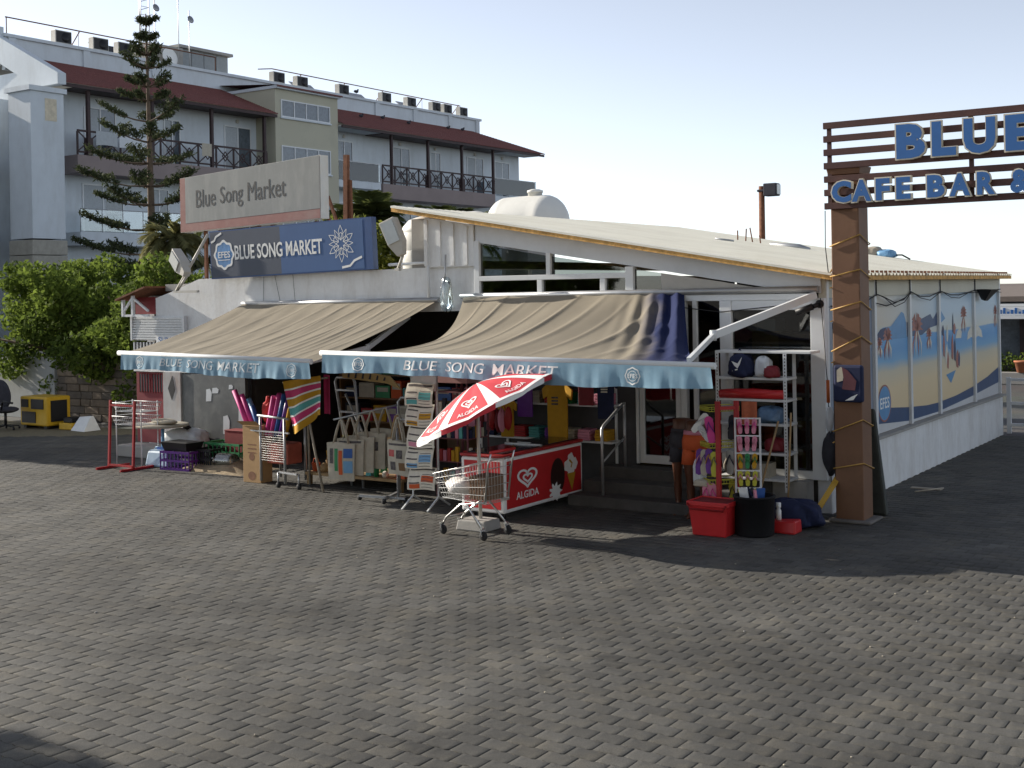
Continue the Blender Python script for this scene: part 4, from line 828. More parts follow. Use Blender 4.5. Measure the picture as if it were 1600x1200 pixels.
def trolley(name, label, a, b, rot, L=.80, wd=.44, h0=.42, h1=.74, hh=.98, group=None, m_='chrome', goods=True):
    t = thing(name, label, 'trolley', a, b, 0, rot, rel=True, group=group)     # nose towards -x
    X0, X1 = -L/2, L/2
    def wall(s, k, side):                                 # basket side: s nose->back, k bottom->top
        x0b, x0t = X0+.12, X0; x = (x0b+(x0t-x0b)*k)*(1-s) + X1*s; wy = (wd*.36+(wd*.42-wd*.36)*k)*(1-s) + (wd*.46+(wd*.5-wd*.46)*k)*s
        z = (h0+(h1-.06-h0)*k)*(1-s) + (h0-.02+(h1+.16-h0)*k)*s; return Vector((x, side*wy, z))
    bk = MB()
    for sd_ in (-1,1):
        for i in range(6): bk.tube([wall(s/8, i/5, sd_) for s in range(9)], .0055 if i in (0,5) else .003, 5, cap=False)
        for i in range(19): bk.tube([wall(i/18, 0, sd_), wall(i/18, 1, sd_)], .0024, 4, cap=False)
    for i in range(7): bk.tube([wall(0, i/6, -1), wall(0, i/6, 1)], .003, 4, cap=False)
    for i in range(9):
        q = i/8; bk.tube([wall(0,0,-1).lerp(wall(0,0,1), q), wall(0,1,-1).lerp(wall(0,1,1), q)], .0024, 4, cap=False)
        bk.tube([wall(0,0,-1).lerp(wall(0,0,1), q), wall(1,0,-1).lerp(wall(1,0,1), q)], .0026, 4, cap=False)
        bk.tube([wall(1,0,-1).lerp(wall(1,0,1), q), wall(1,1,-1).lerp(wall(1,1,1), q)], .0024, 4, cap=False)
    for i in range(6): bk.tube([wall(i/6,0,-1), wall(i/6,0,1)], .003, 4, cap=False)
    for i in range(6): bk.tube([wall(1,i/5,-1), wall(1,i/5,1)], .003, 4, cap=False)
    part('basket', bk, M[m_], t)
    fr = MB()
    for sd_ in (-1,1):
        fr.tube([(X0+.10,sd_*wd*.36,.10),(X0+.18,sd_*wd*.38,.20),(X0+.42,sd_*wd*.42,.37),(X0+.52,sd_*wd*.44,.36),(X1-.06,sd_*wd*.5,.12)], .013, 8)
        fr.tube([(X1-.02,sd_*wd*.47,h0),(X1+.04,sd_*wd*.49,h1+.1),(X1+.08,sd_*wd*.47,hh)], .011, 8)
        fr.tube([(X0+.44,sd_*wd*.42,.37),(X1-.0,sd_*wd*.47,h0)], .010, 6)
    fr.tube([(X0+.18,-wd*.38,.20),(X0+.18,wd*.38,.20)], .009, 6); part('frame', fr, M['chrome'], t)
    hd = MB(); hd.tube([(X1+.08,-wd*.5,hh),(X1+.08,wd*.5,hh)], .017, 10); part('handle', hd, M['redpl'], t)
    for x, y in ((X0+.10,-wd*.36),(X0+.10,wd*.36),(X1-.06,-wd*.5),(X1-.06,wd*.5)):
        w_ = MB(); w_.lathe([(0,-.014),(.044,-.014),(.052,-.008),(.052,.008),(.044,.014),(0,.014)], 16, (x+.02,y,.052), axis='y'); wo_ = part('wheel', w_, M['rubber'], t)
        f_ = MB(); f_.bar((x,y-.02,.13),(x+.02,y-.02,.05),.006,.03); f_.bar((x,y+.02,.13),(x+.02,y+.02,.05),.006,.03); f_.box(x-.02,x+.02,y-.025,y+.025,.12,.135); part('fork', f_, M['chrome'], wo_)
    if goods:
        g_ = MB(); g_.blob((-.12,0,h0+.12),(.20,.15,.10), 0, seed=4, flat=.8); part('white_bag', g_, mat('carrier_bag', (.70,.68,.66), .5, var=.08, bump=.4, bscale=14), t)
        g_ = MB(); g_.box(.12,.36,-.16,.16,h0+.01,h0+.27); part('brown_box', g_, mat('brown_card', (.17,.10,.06), .9, var=.12), t)
    return t
tr = trolley('shopping_trolley', 'chrome shopping trolley with red handle parked before the freezer', -3.03, -3.12, math.radians(-4))

# ------------------------------------------------------------------ racks under the second awning
t = thing('newspaper_rack', 'tall white rack with five tiers of newspapers clipped one below another', 'rack', -4.50, -2.08, 0, rot=math.radians(6), rel=True)
mb = MB()
for x in (-.19,.19): mb.bar((x,.03,.16),(x,.03,1.72),.02)
mb.box(-.20,.20,.02,.04,1.50,1.74); mb.bar((-.19,.03,.16),(-.19,-.25,.02),.02); mb.bar((.19,.03,.16),(.19,-.25,.02),.02); mb.bar((-.19,.03,.16),(-.19,.3,.02),.02); mb.bar((.19,.03,.16),(.19,.3,.02),.02)
part('stand', mb, M['alu'], t)
for i in range(5):
    z = 1.34 - i*.265; np_ = thing('newspaper', ['newspaper with a colour front page at the top of the tall rack','newspaper second from the top of the tall rack, partly behind the parasol tip','newspaper in the middle tier of the tall rack','newspaper second from the bottom of the tall rack','crumpled newspaper in the lowest tier of the tall rack'][i], 'newspaper', -4.50, -2.08, z, rot=math.radians(6), rel=True, group='newspapers in the rack')
    mb = MB(); jit = random.uniform(-.02,.02)
    mb.grid(lambda s,k: (-.20+.40*s+jit, -.03 - .085*math.sin(k*1.9)*(1-.2*s) , -.02+.28*(1-k) + .008*math.sin(6*s+i)), 8, 8); part('page', mb, M['paper'], np_)
    mb = MB(); pf = lambda x,y,d: (-.20+.40*x+jit, -.034-.085*math.sin((1-y)*1.9)*(1-.2*x), -.02+.28*y+.008*math.sin(6*x+i))
    def patch(x0,y0,x1,y1): mb.grid(lambda s,k: pf(x0+(x1-x0)*s, y0+(y1-y0)*k, 0), 4, 4)
    patch(.06,.86,.94,.95)
    for r in range(5):
        if (r+i) % 2: patch(.06,.70-.14*r,.44,.76-.14*r)
        patch(.52,.66-.14*r,.92,.685-.14*r)
    part('print', mb, M['ink'], np_)
    mb = MB(); patch(.50,.30+.05*(i%3),.93,.62); patch(.08,.06,.46,.26); part('picture', mb, [M['teal'],M['ycloth'],M['lpink'],M['lblue'],M['orange']][i], np_)
t = thing('souvenir_rack', 'dark red revolving rack of small souvenirs behind the newspapers', 'rack', -4.35, -1.45, 0)
mb = MB(); mb.tube([(-4.35,-1.45,0),(-4.35,-1.45,1.68)], .02, 8)
for z in (.25,.55,.85,1.15,1.45): mb.box(-4.60,-4.10,-1.68,-1.22,z,z+.015)
for x in (-4.6,-4.1):
    for y in (-1.68,-1.22): mb.bar((x,y,.1),(x,y,1.68),.018)
part('frame', mb, mat('plum_steel', (.16,.05,.06), .6, var=.15), t)
mb = MB(); mb.box(-4.62,-4.08,-1.70,-1.20,1.58,1.72); part('header', mb, mat('dusty_pink', (.40,.22,.21), .8, var=.1), t)
cm_ = [M['lpink'],M['paper'],M['red'],M['navy'],M['ycloth'],M['teal'],M['cloth'],M['dcloth']]
for z in (.265,.565,.865,1.165):
    mb = MB()
    for k in range(7): x = -4.57+k*.065; mb.box(x,x+.05,-1.67,-1.64+random.uniform(0,.03),z,z+random.uniform(.10,.22),random.randrange(8))
    for k in range(6): y = -1.62+k*.065; mb.box(-4.13,-4.105,y,y+.05,z,z+random.uniform(.10,.22),random.randrange(8))
    part('souvenirs', mb, cm_, t)
# tote bag stand
t = thing('bag_stand', 'grey metal stand on castors with two arms for tote bags', 'stand', -5.35, -1.75, 0)
mb = MB(); mb.tube([(-5.12,-1.85,.05),(-5.12,-1.85,.98)], .018, 8); mb.tube([(-5.42,-1.45,.06),(-5.42,-1.45,1.28),(-5.36,-1.45,1.34),(-5.25,-1.45,1.34),(-5.20,-1.45,1.28),(-5.20,-1.45,.5)], .018, 8)
mb.bar((-5.70,-1.95,.06),(-5.00,-1.85,.06),.04,.03); mb.bar((-5.45,-1.40,.06),(-5.2,-2.05,.06),.04,.03); mb.tube([(-6.10,-2.0,1.06),(-5.42,-1.45,1.24)], .014, 6); mb.tube([(-5.42,-1.45,1.10),(-5.0,-1.9,1.10),(-4.92,-1.9,1.10)], .014, 6)
part('frame', mb, M['grey'], t)
for x, y in ((-5.70,-1.95),(-5.0,-1.85),(-5.2,-2.05)):
    mb = MB(); mb.lathe([(0,-.012),(.035,-.012),(.035,.012),(0,.012)], 12, (x,y,.035), axis='y'); part('castor', mb, M['rubber'], t)
def tote(label, a, b, z, rot, w=.36, h=.40, col='cloth', prints=(), hl=.24):
    t = thing('tote_bag', label, 'bag', a, b, z, rot, rel=True, group='tote bags on the stand')
    mb = MB()
    for sd_ in (-1,1):
        mb.grid(lambda s,k: ((s-.5)*w*(1-.10*k), sd_*(.012+.035*math.sin(math.pi*s)*math.sin(math.pi*min(1,k*.8+.1))), -hl-h*k + .01*math.sin(5*s)), 10, 10)
    part('bag', mb, M[col], t)
    mb = MB()
    for sd_ in (-1,1): mb.tube([(-w*.27,sd_*.014,-hl-.02),(-w*.15,sd_*.02,-hl*.45),(-w*.03,sd_*.01,0),(w*.05,sd_*.01,0),(w*.16,sd_*.02,-hl*.45),(w*.27,sd_*.014,-hl-.02)], .011, 5)
    part('strap', mb, M[col], t)
    for (x0,z0,x1,z1,c) in prints:
        mb = MB(); mb.grid(lambda s,k: ((x0+(x1-x0)*s-.5)*w, -(.016+.035*math.sin(math.pi*(x0+(x1-x0)*s))*math.sin(math.pi*min(1,(z0+(z1-z0)*k)*.8+.1))), -hl-h*(z0+(z1-z0)*k)), 5, 5); part('print', mb, M[c], t)
pr1 = [(.12,.15,.25,.55,'ink'),(.30,.15,.42,.75,'green'),(.45,.20,.58,.85,'orange'),(.62,.15,.92,.40,'blue'),(.62,.48,.92,.80,'lblue')]; pr2 = [(.1,.06,.9,.12,'ink'),(.12,.25,.4,.45,'red'),(.5,.25,.75,.5,'ink'),(.2,.6,.45,.85,'ink'),(.6,.62,.85,.85,'brownboard')]
tote('front cream tote bag with blue and green print on the left arm', -5.95, -2.02, 1.06, .25, .42, .50, 'cloth', pr1, .30)
tote('cream tote bag second from the front on the left arm', -5.86, -1.93, 1.09, .28, .40, .48, 'cloth', pr2[:2], .28)
tote('greyish tote bag in the middle of the left arm', -5.76, -1.84, 1.12, .3, .40, .48, 'cloth', (), .28)
tote('tote bag second from the upright on the left arm', -5.66, -1.72, 1.16, .3, .40, .48, 'cloth', pr2[2:4], .28)
tote('beige tote bag nearest the upright on the left arm', -5.55, -1.58, 1.20, .3, .42, .52, 'cloth', (), .28)
tote('front beige tote bag with small dark print on the right arm', -5.02, -1.95, 1.12, -.1, .40, .44, 'cloth', pr2, .30)
tote('plain beige tote bag right behind the printed one on the right arm', -5.10, -1.84, 1.12, -.15, .40, .44, 'cloth', (), .30)
tote('tan tote bag sticking out left on the right arm', -5.25, -1.70, 1.12, -.2, .38, .46, 'cardboard', (), .30)
tote('rearmost tote bag of the right arm by the upright', -5.30, -1.60, 1.13, -.25, .38, .44, 'cloth', (), .30)
# metal ladder frame and towel stand
t = thing('folding_ladder', 'grey tubular folding ladder standing behind the beach towel', 'ladder', -6.75, -1.0, 0)
mb = MB(); mb.tube([(-6.62,-1.05,0),(-7.00,-.95,1.48),(-6.96,-.95,1.54),(-6.66,-.95,1.54),(-6.62,-.95,1.48),(-6.32,-1.15,.0)], .02, 8); mb.tube([(-6.48,-.5,0),(-6.85,-.9,1.3)], .016, 8)
part('frame', mb, M['grey'], t)
for z in (.35,.70,1.05,1.36):
    mb = MB(); k = z/1.48; mb.bar((-6.62-.38*k,-1.05+.1*k,z),(-6.32-.30*k,-1.15+.2*k,z),.05,.025); part('rung', mb, M['ygreen'] if z == .70 else M['grey'], t)
t = thing('towel_stand', 'leaning metal pole stand that carries the striped towel', 'stand', -6.8, -1.6, 0)
mb = MB(); mb.tube([(-6.58,-1.70,.0),(-7.10,-1.55,1.50)], .018, 8); mb.tube([(-7.42,-1.60,1.50),(-6.62,-1.52,1.58)], .014, 6); mb.tube([(-7.25,-1.25,.0),(-7.05,-1.5,1.50)], .016, 8); part('pole', mb, M['palewood'], t)
t = thing('beach_towel', 'beach towel in pink, yellow and turquoise stripes hung from its corner', 'towel', -7.0, -1.66, .78)
cols = [M['ycloth'], mat('magenta_cloth', (.55,.05,.17), .9, var=.1), M['ycloth'], M['teal'], MATS['magenta_cloth'], M['ycloth']]
for i in range(6):
    mb = MB()
    def tw(s, k):
        kk = (i + k)/6; x = -7.36 + .72*s + .10*kk*(1-s) ; z = 1.52 - .55*kk - .20*(1-s)*kk + .10*s - .04*math.sin(6*s)*kk
        return (x + .05*kk, -1.66 + .045*math.sin(9*s+2*kk)*(.4+kk) , z)
    mb.grid(tw, 24, 4); part('stripe', mb, cols[i], t)
    if i:
        mb = MB(); j_ = i
        def ed(s, k): p = tw(s, 0); return (p[0], p[1]-.003, p[2] + .012 - .024*k)
        mb.grid(ed, 24, 1); part('white_line', mb, M['whiteprint'], t)
mb = MB(); mb.grid(lambda s,k: (-6.72+.14*s, -1.50+.03*math.sin(5*s), 1.62-.55*k), 6, 6); solo('hanging_towel', mb, MATS['magenta_cloth'], 'dark pink towel hanging beside the striped one between the two awnings', 'towel', -6.65, -1.5, 1.3)
# wire trolley, carton and noodles
t = thing('wire_cage_trolley', 'grey wire cage trolley with tall corner tubes next to the carton', 'trolley', -7.5, -1.45, 0)
mb = MB()
for x, y in ((-7.93,-1.55),(-7.38,-1.62),(-7.93,-1.15),(-7.38,-1.2)): mb.tube([(x,y,.05),(x,y,.98)], .02, 8)
mb.bar((-8.10,-1.57,.78),(-7.28,-1.63,.78),.03,.02); mb.tube([(-7.98,-1.55,1.0),(-7.3,-1.62,.98)], .018, 8); mb.tube([(-7.93,-1.15,.98),(-7.38,-1.2,.98)], .015, 8)
mb.bar((-7.45,-1.66,.22),(-7.05,-1.72,.22),.03,.025)
for x in (-7.45,-7.05): mb.tube([(x,-1.69,.03),(x,-1.69,.22)], .015, 6)
part('frame', mb, M['grey'], t)
mb = MB()
for i in range(13): z = .36+i*.034; mb.tube([(-7.93,-1.56,z),(-7.38,-1.63,z)], .003, 4, cap=False)
for i in range(15): x = -7.93+i*.039; mb.tube([(x,-1.56-.0047*i,.36),(x,-1.56-.0047*i,.78)], .003, 4, cap=False)
part('mesh_side', mb, M['chrome'], t)
mb = MB()
for x in (-7.45,-7.05): mb.lathe([(0,-.014),(.04,-.014),(.04,.014),(0,.014)], 12, (x,-1.69,.04), axis='y')
part('castor', mb, M['rubber'], t)
mb = MB(); mb.box(-7.86,-7.44,-1.5,-1.2,.30,.60); solo('red_toy_box', mb, mat('faded_red_box', (.38,.09,.06), .7, var=.2), 'faded red box inside the wire cage trolley', 'box', -7.65, -1.35, .3, bevel=.02)
t = thing('tall_carton', 'tall narrow cardboard carton standing at the edge of the goods', 'carton', -8.15, -1.42, 0)
mb = MB(); mb.box(-8.33,-7.97,-1.52,-1.28,0,.84); part('carton', mb, M['cardboard'], t, bevel=.006)
mb = MB(); pf = lambda x,z,d: (-8.33+x,-1.5205-d,z)
for z in (.56,.50,.44): stroke(mb, pf, [(.10,z),(.27,z)], .018, .001)
disc(mb, pf, .18, .38, .05, .0012); disc(mb, pf, .18, .10, .06, .0012, sq=1.2); part('print', mb, mat('card_print', (.25,.13,.08), .9, var=.2), t)
mb = MB(); mb.add([(-8.33,-1.52,.841),(-7.97,-1.52,.841),(-7.95,-1.62,.92),(-8.34,-1.63,.91)],[(0,1,2,3)]); part('flap', mb, M['cardboard'], t)
nl = ['pink','pink','lblue','blue','pink','pink','blue','purple','ycloth']
nd = ['pink foam roll leaning left out of the tall carton','slim pink foam roll right next to the leftmost one','pale blue foam roll leaning left over the carton','short blue foam roll in the middle of the carton','bright pink inflatable roll leaning right near the red bag','pink roll with a white edge leaning right','blue roll leaning right beside the striped towel','purple roll leaning right just under the towel','yellow roll low beside the towel edge']
for i, c in enumerate(nl):
    x0 = -8.25 + .07*i; lean = -.42 + .03*i if i < 4 else .26 + .015*i; base = (x0, -1.38+.03*(i%3), .62); 
    if i >= 4: base = (-7.95+.09*(i-4), -1.40, .70)
    h = [.72,.66,.60,.50,.58,.62,.62,.6,.42][i]; tip = (base[0]+lean*h*1.1, base[1]-.05, base[2]+h)
    mb = MB(); mb.tube([base, tip], [.040,.040], 12); solo('foam_roll', mb, M[c], nd[i], 'foam roll', base[0], base[1], base[2], group='foam rolls in the carton')
mb = MB(); mb.blob((-8.02,-1.30,1.02),(.10,.09,.16), 0, seed=9); mb.tube([(-8.02,-1.3,1.15),(-8.02,-1.3,1.26)], [.04,.025], 8); solo('red_bag', mb, mat('coral_cloth', (.60,.06,.06), .8, var=.15, bump=.5, bscale=12), 'knotted coral red bag among the foam rolls', 'bag', -8.02, -1.3, .9)
# low table of beach toys
t = thing('toy_table', 'low wooden display table crowded with beach toys', 'table', -6.6, -.8, 0)
mb = MB(); mb.box(-7.35,-5.55,-1.25,-.45,.14,.18); part('top', mb, M['wood'], t)
for x in (-7.3,-5.6):
    for y in (-1.2,-.5): mb = MB(); mb.box(x-.03,x+.03,y-.03,y+.03,0,.139); part('leg', mb, M['wood'], t)
toyc = ['orange','green','blue','ycloth','red','teal','pink','wood','paper','lblue','ygreen']; cn = dict(orange='orange',green='green',blue='blue',ycloth='yellow',red='red',teal='turquoise',pink='pink',wood='tan',paper='cream',lblue='pale blue',ygreen='lime')
R = random.Random(5)
for i in range(24):
    x = -7.25 + (i % 12)*.148 + R.uniform(-.02,.02); y = -1.14 + .30*(i//12) + R.uniform(-.04,.04); c = toyc[(i*7) % 11]; mb = MB(); r = R.uniform(.045,.07)
    kind = i % 4
    if kind == 0: mb.lathe([(0,0),(r*.75,0),(r,.11),(r*1.06,.115),(r*.95,.115),(r*.7,.02),(0,.02)], 14, (x,y,.182)); mb.tube([(x-r,y,.29),(x-r*.6,y,.36),(x+r*.6,y,.36),(x+r,y,.29)], .005, 5); nm = 'toy_bucket'
    elif kind == 1: mb.blob((x,y,.182+r*.8),(r,r,r), 0, seed=i, wob=.06, flat=.8); nm = 'toy_ball'
    elif kind == 2: mb.bar((x,y,.19),(x+.04,y,.42),.02); mb.tbox(x-.02,x+.11,y-.02,y+.0,.40,.50,.01); nm = 'toy_spade'
    else: mb.tbox(x-r,x+r,y-r*.8,y+r*.8,.182,.182+r*1.5,-.01); mb.tbox(x-r*.5,x+r*.5,y-r*.4,y+r*.4,.183+r*1.5,.183+r*2.1,-.005); nm = 'toy_mould'
    row = 'front' if i < 12 else 'back'
    solo(nm, mb, M[c], '%s %s, %s in the %s row of the low toy table' % (cn[c], nm.replace('_',' '), ['first','second','third','fourth','fifth','sixth','seventh','eighth','ninth','tenth','eleventh','last'][i % 12], row), 'toy', x, y, .18, group='beach toys on the low table')
t = thing('toy_shelf', 'wooden shelf of boxed toys in the dark behind the low toy table', 'shelf', -7.2, 1.9, 0)
for z in (.55,.95,1.35): mb = MB(); mb.box(-9.3,-5.25,1.7,2.1,z,z+.025); part('board', mb, M['brownboard'], t)
for x in (-9.3,-7.3,-5.28): mb = MB(); mb.box(x,x+.04,1.71,2.09,0,1.8); part('upright', mb, M['brownboard'], t)
CN = dict(orange='orange',teal='turquoise',navy='navy',red='red',paper='cream',ycloth='yellow',blue='blue',dcloth='dark',lpink='pink',green='green',cloth='beige',purple='purple')
def unique_labels(cols, fmt, endl, endr):
    out = []
    for i, c in enumerate(cols):
        l_ = CN[cols[i-1]] if i else endl; r_ = CN[cols[i+1]] if i < len(cols)-1 else endr; out.append(fmt % (CN[c], l_, r_))
    return out
for zi, z in enumerate((.576,.976,1.376)):
    x = -9.2; items = []
    pool = ['orange','teal','navy','red','paper','ycloth','blue','dcloth','lpink','green','cloth','purple']
    while x < -5.55:
        w = R.uniform(.20,.34)
        if x < -7.25 and x+w > -7.32: x = -7.24
        items.append((x, w, R.uniform(.16,.30))); x += w+.03
    pool2 = pool*2; R.shuffle(pool); cols = (pool + pool[::-1][1:]*2)[:len(items)]
    k = 1
    while len(set((cols[i], cols[i-1] if i else '', cols[i+1] if i < len(cols)-1 else '') for i in range(len(cols)))) < len(cols) and k < 50: R.shuffle(cols); k += 1
    labs = unique_labels(cols, '%s toy carton between %s and %s ones on the ' + ('lower','middle','upper')[zi] + ' inside shelf', 'the left upright', 'the right upright')
    for (x, w, h), c, lb in zip(items, cols, labs):
        mb = MB(); mb.box(x,x+w,1.74,2.04,z,z+h); pf = lambda u_,v_,d: (x+u_,1.7395-d,z+v_)
        poly(mb, pf, [(w*.12,h*.5),(w*.88,h*.5),(w*.88,h*.85),(w*.12,h*.85)], .001, 1); solo('toy_carton', mb, [M[c], M['cloth']], lb, 'carton', x, 1.9, z, group='boxed toys on the inside shelf')
t = thing('straw_goods', 'row of tan straw goods hanging under the edge of the wide awning', 'straw goods', -6.2, -1.2, 1.62)
mb = MB(); mb.prism([(-6.62,1.56),(-5.80,1.50),(-5.55,1.42),(-5.75,1.60),(-6.62,1.72)], lambda x,z,t_:(x,t_,z), -1.22,-1.20); part('board', mb, mat('tan_board', (.40,.27,.11), .8, var=.12), t)
mb = MB()
for k in range(6): x = -6.52+k*.13; mb.prism([(x,1.57-.03*k*.2),(x+.035,1.565-.03*k*.2),(x+.05,1.68-.02*k),(x+.03,1.69-.02*k)], lambda u_,v_,t_:(u_,t_,v_), -1.225,-1.2205)
part('gap_strokes', mb, M['dcloth'], t)
# inside: counter and stock at the back, barely lit
t = thing('back_counter', 'dark counter deep inside the shop', 'counter', -7.4, 2.2, 0)
mb = MB(); mb.box(-9.2,-5.8,2.4,2.9,.02,.95); part('counter', mb, M['brownboard'], t)
mb = MB(); mb.box(-9.25,-5.75,2.35,2.95,.951,.99); part('top', mb, M['floor'], t)
# clothes and shelves on the front wall behind the freezer
t = thing('wall_shelf', 'white bracket shelves fixed to the front wall behind the freezer', 'shelf', -3.7, -.15, 0)
for z in (.72,1.20,1.68): mb = MB(); mb.box(-4.9,-2.75,-.33,-.035,z,z+.025); part('board', mb, M['alu'], t)
for x in (-4.6,-3.7,-2.85): mb = MB(); mb.box(x,x+.03,-.06,-.035,.3,2.2); part('rail', mb, M['alu'], t)
for zi, z in enumerate((.746,1.226)):
    cols = [['navy','dcloth','red','teal','purple','cloth','lpink','ycloth'],['dcloth','purple','navy','cloth','red','green','teal','lpink']][zi]
    labs = unique_labels(cols, '%s pile of folded clothes between %s and %s on the ' + ('lower','middle')[zi] + ' wall shelf', 'the left end', 'the right end')
    for i, c in enumerate(cols):
        x = -4.85+i*.26; w = R.uniform(.16,.22); mb = MB()
        for q in range(4): mb.box(x+R.uniform(0,.01),x+w,-.31+R.uniform(0,.01),-.08,z+q*.037,z+q*.037+.034)
        solo('folded_clothes', mb, M[c], labs[i], 'clothes', x, -.2, z, group='folded clothes on the wall shelves', bevel=.006)
def tshirt(label, a, b, z, w, h, col, print_=None, rot=0):
    t = thing('t_shirt', label, 't-shirt', a, b, z, rot, rel=True, group='t-shirts hung up for sale')
    O = [(-.16,0),(-.07,.02),(0,-.03),(.07,.02),(.16,0),(.50,-.16),(.46,-.34),(.30,-.28),(.29,-1.0),(-.29,-1.0),(-.30,-.28),(-.46,-.34),(-.50,-.16)]
    mb = MB(); mb.prism([(x*w, y_*h) for x, y_ in O], lambda x,z_,d: (x, d + .02*math.sin(x*18), z_), -.018, .018); part('shirt', mb, M[col], t, bevel=.008)
    if print_:
        mb = MB(); pf = lambda x,z_,d: (x,-.020+.02*math.sin(x*18)-d,z_)
        for q in range(3): stroke(mb, pf, [(-.14*w,-.30*h-q*.055*h),(.14*w,-.30*h-q*.055*h)], .03*h, .002)
        part('print', mb, M[print_], t)
    mb = MB(); mb.tube([(0,0,.10),(.0,0,.04),(-.12*w,0,0)], .004, 4); part('hanger', mb, M['grey'], t)
tshirt('yellow t-shirt with dark print hanging above the freezer end', -3.52, -.42, 1.55, .50, .78, 'ycloth', 'ink')
tshirt('small yellow t-shirt hanging beside the bundle of red bags', -4.28, -.50, 1.30, .30, .54, 'ycloth')
tshirt('dark t-shirt hanging left of the small yellow one', -4.60, -.45, 1.60, .44, .66, 'dcloth', 'paper')
tshirt('navy t-shirt hanging near the entrance door', -2.78, -.42, 1.66, .36, .6, 'navy', 'paper')
tshirt('faded red t-shirt hanging high between the door and the yellow one', -3.05, -.46, 1.75, .34, .52, 'dred')
tshirt('purple t-shirt hanging at the back of the umbrella', -4.02, -.45, 1.66, .36, .62, 'purple')
t = thing('bag_cluster', 'bundle of red drawstring bags hanging over the back of the freezer', 'bags', -4.35, -.75, .9)
for i in range(6):
    mb = MB(); mb.blob((-4.50+.08*i,-.78+.03*(i%2),1.0+.02*(i%3)),(.055,.06,.15), 0, seed=20+i); mb.tube([(-4.5+.08*i,-.78,1.12),(-4.45+.05*i,-.78,1.36)], .008, 5); part('bag', mb, [M['dred'],M['lpink'],M['red']][i%3], t)
# ------------------------------------------------------------------ left end of the yard
t = thing('metal_rack', 'bare red metal display frame standing on the paving', 'rack', -11.05, -1.45, 0)
mb = MB()
for x in (-11.42,-10.83): mb.bar((x,-1.5,.02),(x,-1.45,1.10),.035); mb.bar((x,-1.75,.02),(x,-1.1,.02),.035)
mb.bar((-11.42,-1.455,1.02),(-10.83,-1.455,1.02),.03); mb.bar((-11.42,-1.51,.06),(-10.83,-1.51,.06),.03)
part('frame', mb, M['red'], t)
def wirebasket(label, a, b, z, w=.62, d=.36, h=.14):
    t = thing('wire_basket', label, 'basket', a, b, z, group='white wire baskets behind the red frame'); mb = MB()
    for zz in (z, z+h*.5, z+h):
        k = .04*(zz-z)/h; P = [(a-w/2-k,b-d/2-k,zz),(a+w/2+k,b-d/2-k,zz),(a+w/2+k,b+d/2+k,zz),(a-w/2-k,b+d/2+k,zz),(a-w/2-k,b-d/2-k,zz)]
        for i in range(4): mb.tube([P[i],P[i+1]], .006 if zz > z+h*.6 else .004, 5)
    for i in range(15):
        x = a-w/2+w*i/14
        for s_ in (-1,1): mb.tube([(x,b+s_*d/2,z),(x*1+(x-a)*.1,b+s_*(d/2+.04),z+h)], .003, 4, cap=False)
        mb.tube([(x,b-d/2,z),(x,b+d/2,z)], .003, 4, cap=False)
    part('wires', mb, M['alu'], t)
wirebasket('upper white wire basket seen through the red frame', -11.38, -.95, .88); wirebasket('lower white wire basket seen through the red frame', -11.40, -.95, .66)
mb = MB()
for x in (-11.70,-11.08):
    for y in (-1.12,-.78): mb.tube([(x,y,0),(x,y,1.05)], .010, 6)
solo('basket_stand', mb, M['alu'], 'thin white stand that carries the two wire baskets', 'stand', -11.4, -.95, 0)
t = thing('cafe_table', 'small round table with pale top on curved light blue legs', 'table', -11.2, -.62, 0)
mb = MB(); mb.lathe([(0,.60),(.42,.60),(.43,.615),(.43,.63),(.42,.64),(0,.64)], 28, (-11.15,-.62,0)); part('table_top', mb, M['cloth'], t)
mb = MB(); mb.tube([(-11.15,-.62,.12),(-11.15,-.62,.60)], .028, 8); part('stem', mb, M['lblue'], t)
for i in range(3):
    q = .9 + i*2.094; mb = MB(); mb.tube([(-11.15,-.62,.24),(-11.15+.2*math.cos(q),-.62+.2*math.sin(q),.24),(-11.15+.33*math.cos(q),-.62+.33*math.sin(q),.12),(-11.15+.36*math.cos(q),-.62+.36*math.sin(q),.0)], .018, 7); part('leg', mb, M['lblue'], t)
mb = MB(); mb.blob((-11.05,-.66,.69),(.30,.12,.05), 0, seed=31); solo('rolled_sheet', mb, M['cloth'], 'rolled pale sheet lying on the small round table', 'cloth', -11.05, -.66, .645)
mb = MB(); mb.bag((-10.95,-.28,.37),(.40,.23,.17), 0, seed=12, crumple=.12); solo('white_sack', mb, mat('white_sack', (.60,.61,.62), .7, var=.08, bump=.5, bscale=9), 'slumped white plastic sack on the ledge by the pillar', 'sack', -10.95, -.28, .2)
mb = MB(); mb.blob((-10.92,-.30,.56),(.08,.06,.04), 0, seed=2); solo('baseball_cap', mb, M['black'], 'small black cap on top of the white sack', 'cap', -10.92, -.3, .53)
t = thing('water_canister', 'pale blue plastic canister lying beside the purple crate', 'canister', -10.75, -.95, 0)
mb = MB(); mb.tbox(-11.05,-10.48,-1.1,-.78,.0,.27,-.04); part('body', mb, mat('pale_blue_plastic', (.36,.48,.60), .35, var=.08), t, bevel=.04)
mb = MB(); mb.box(-10.9,-10.62,-.96,-.92,.27,.31); part('handle', mb, M['blue'], t)
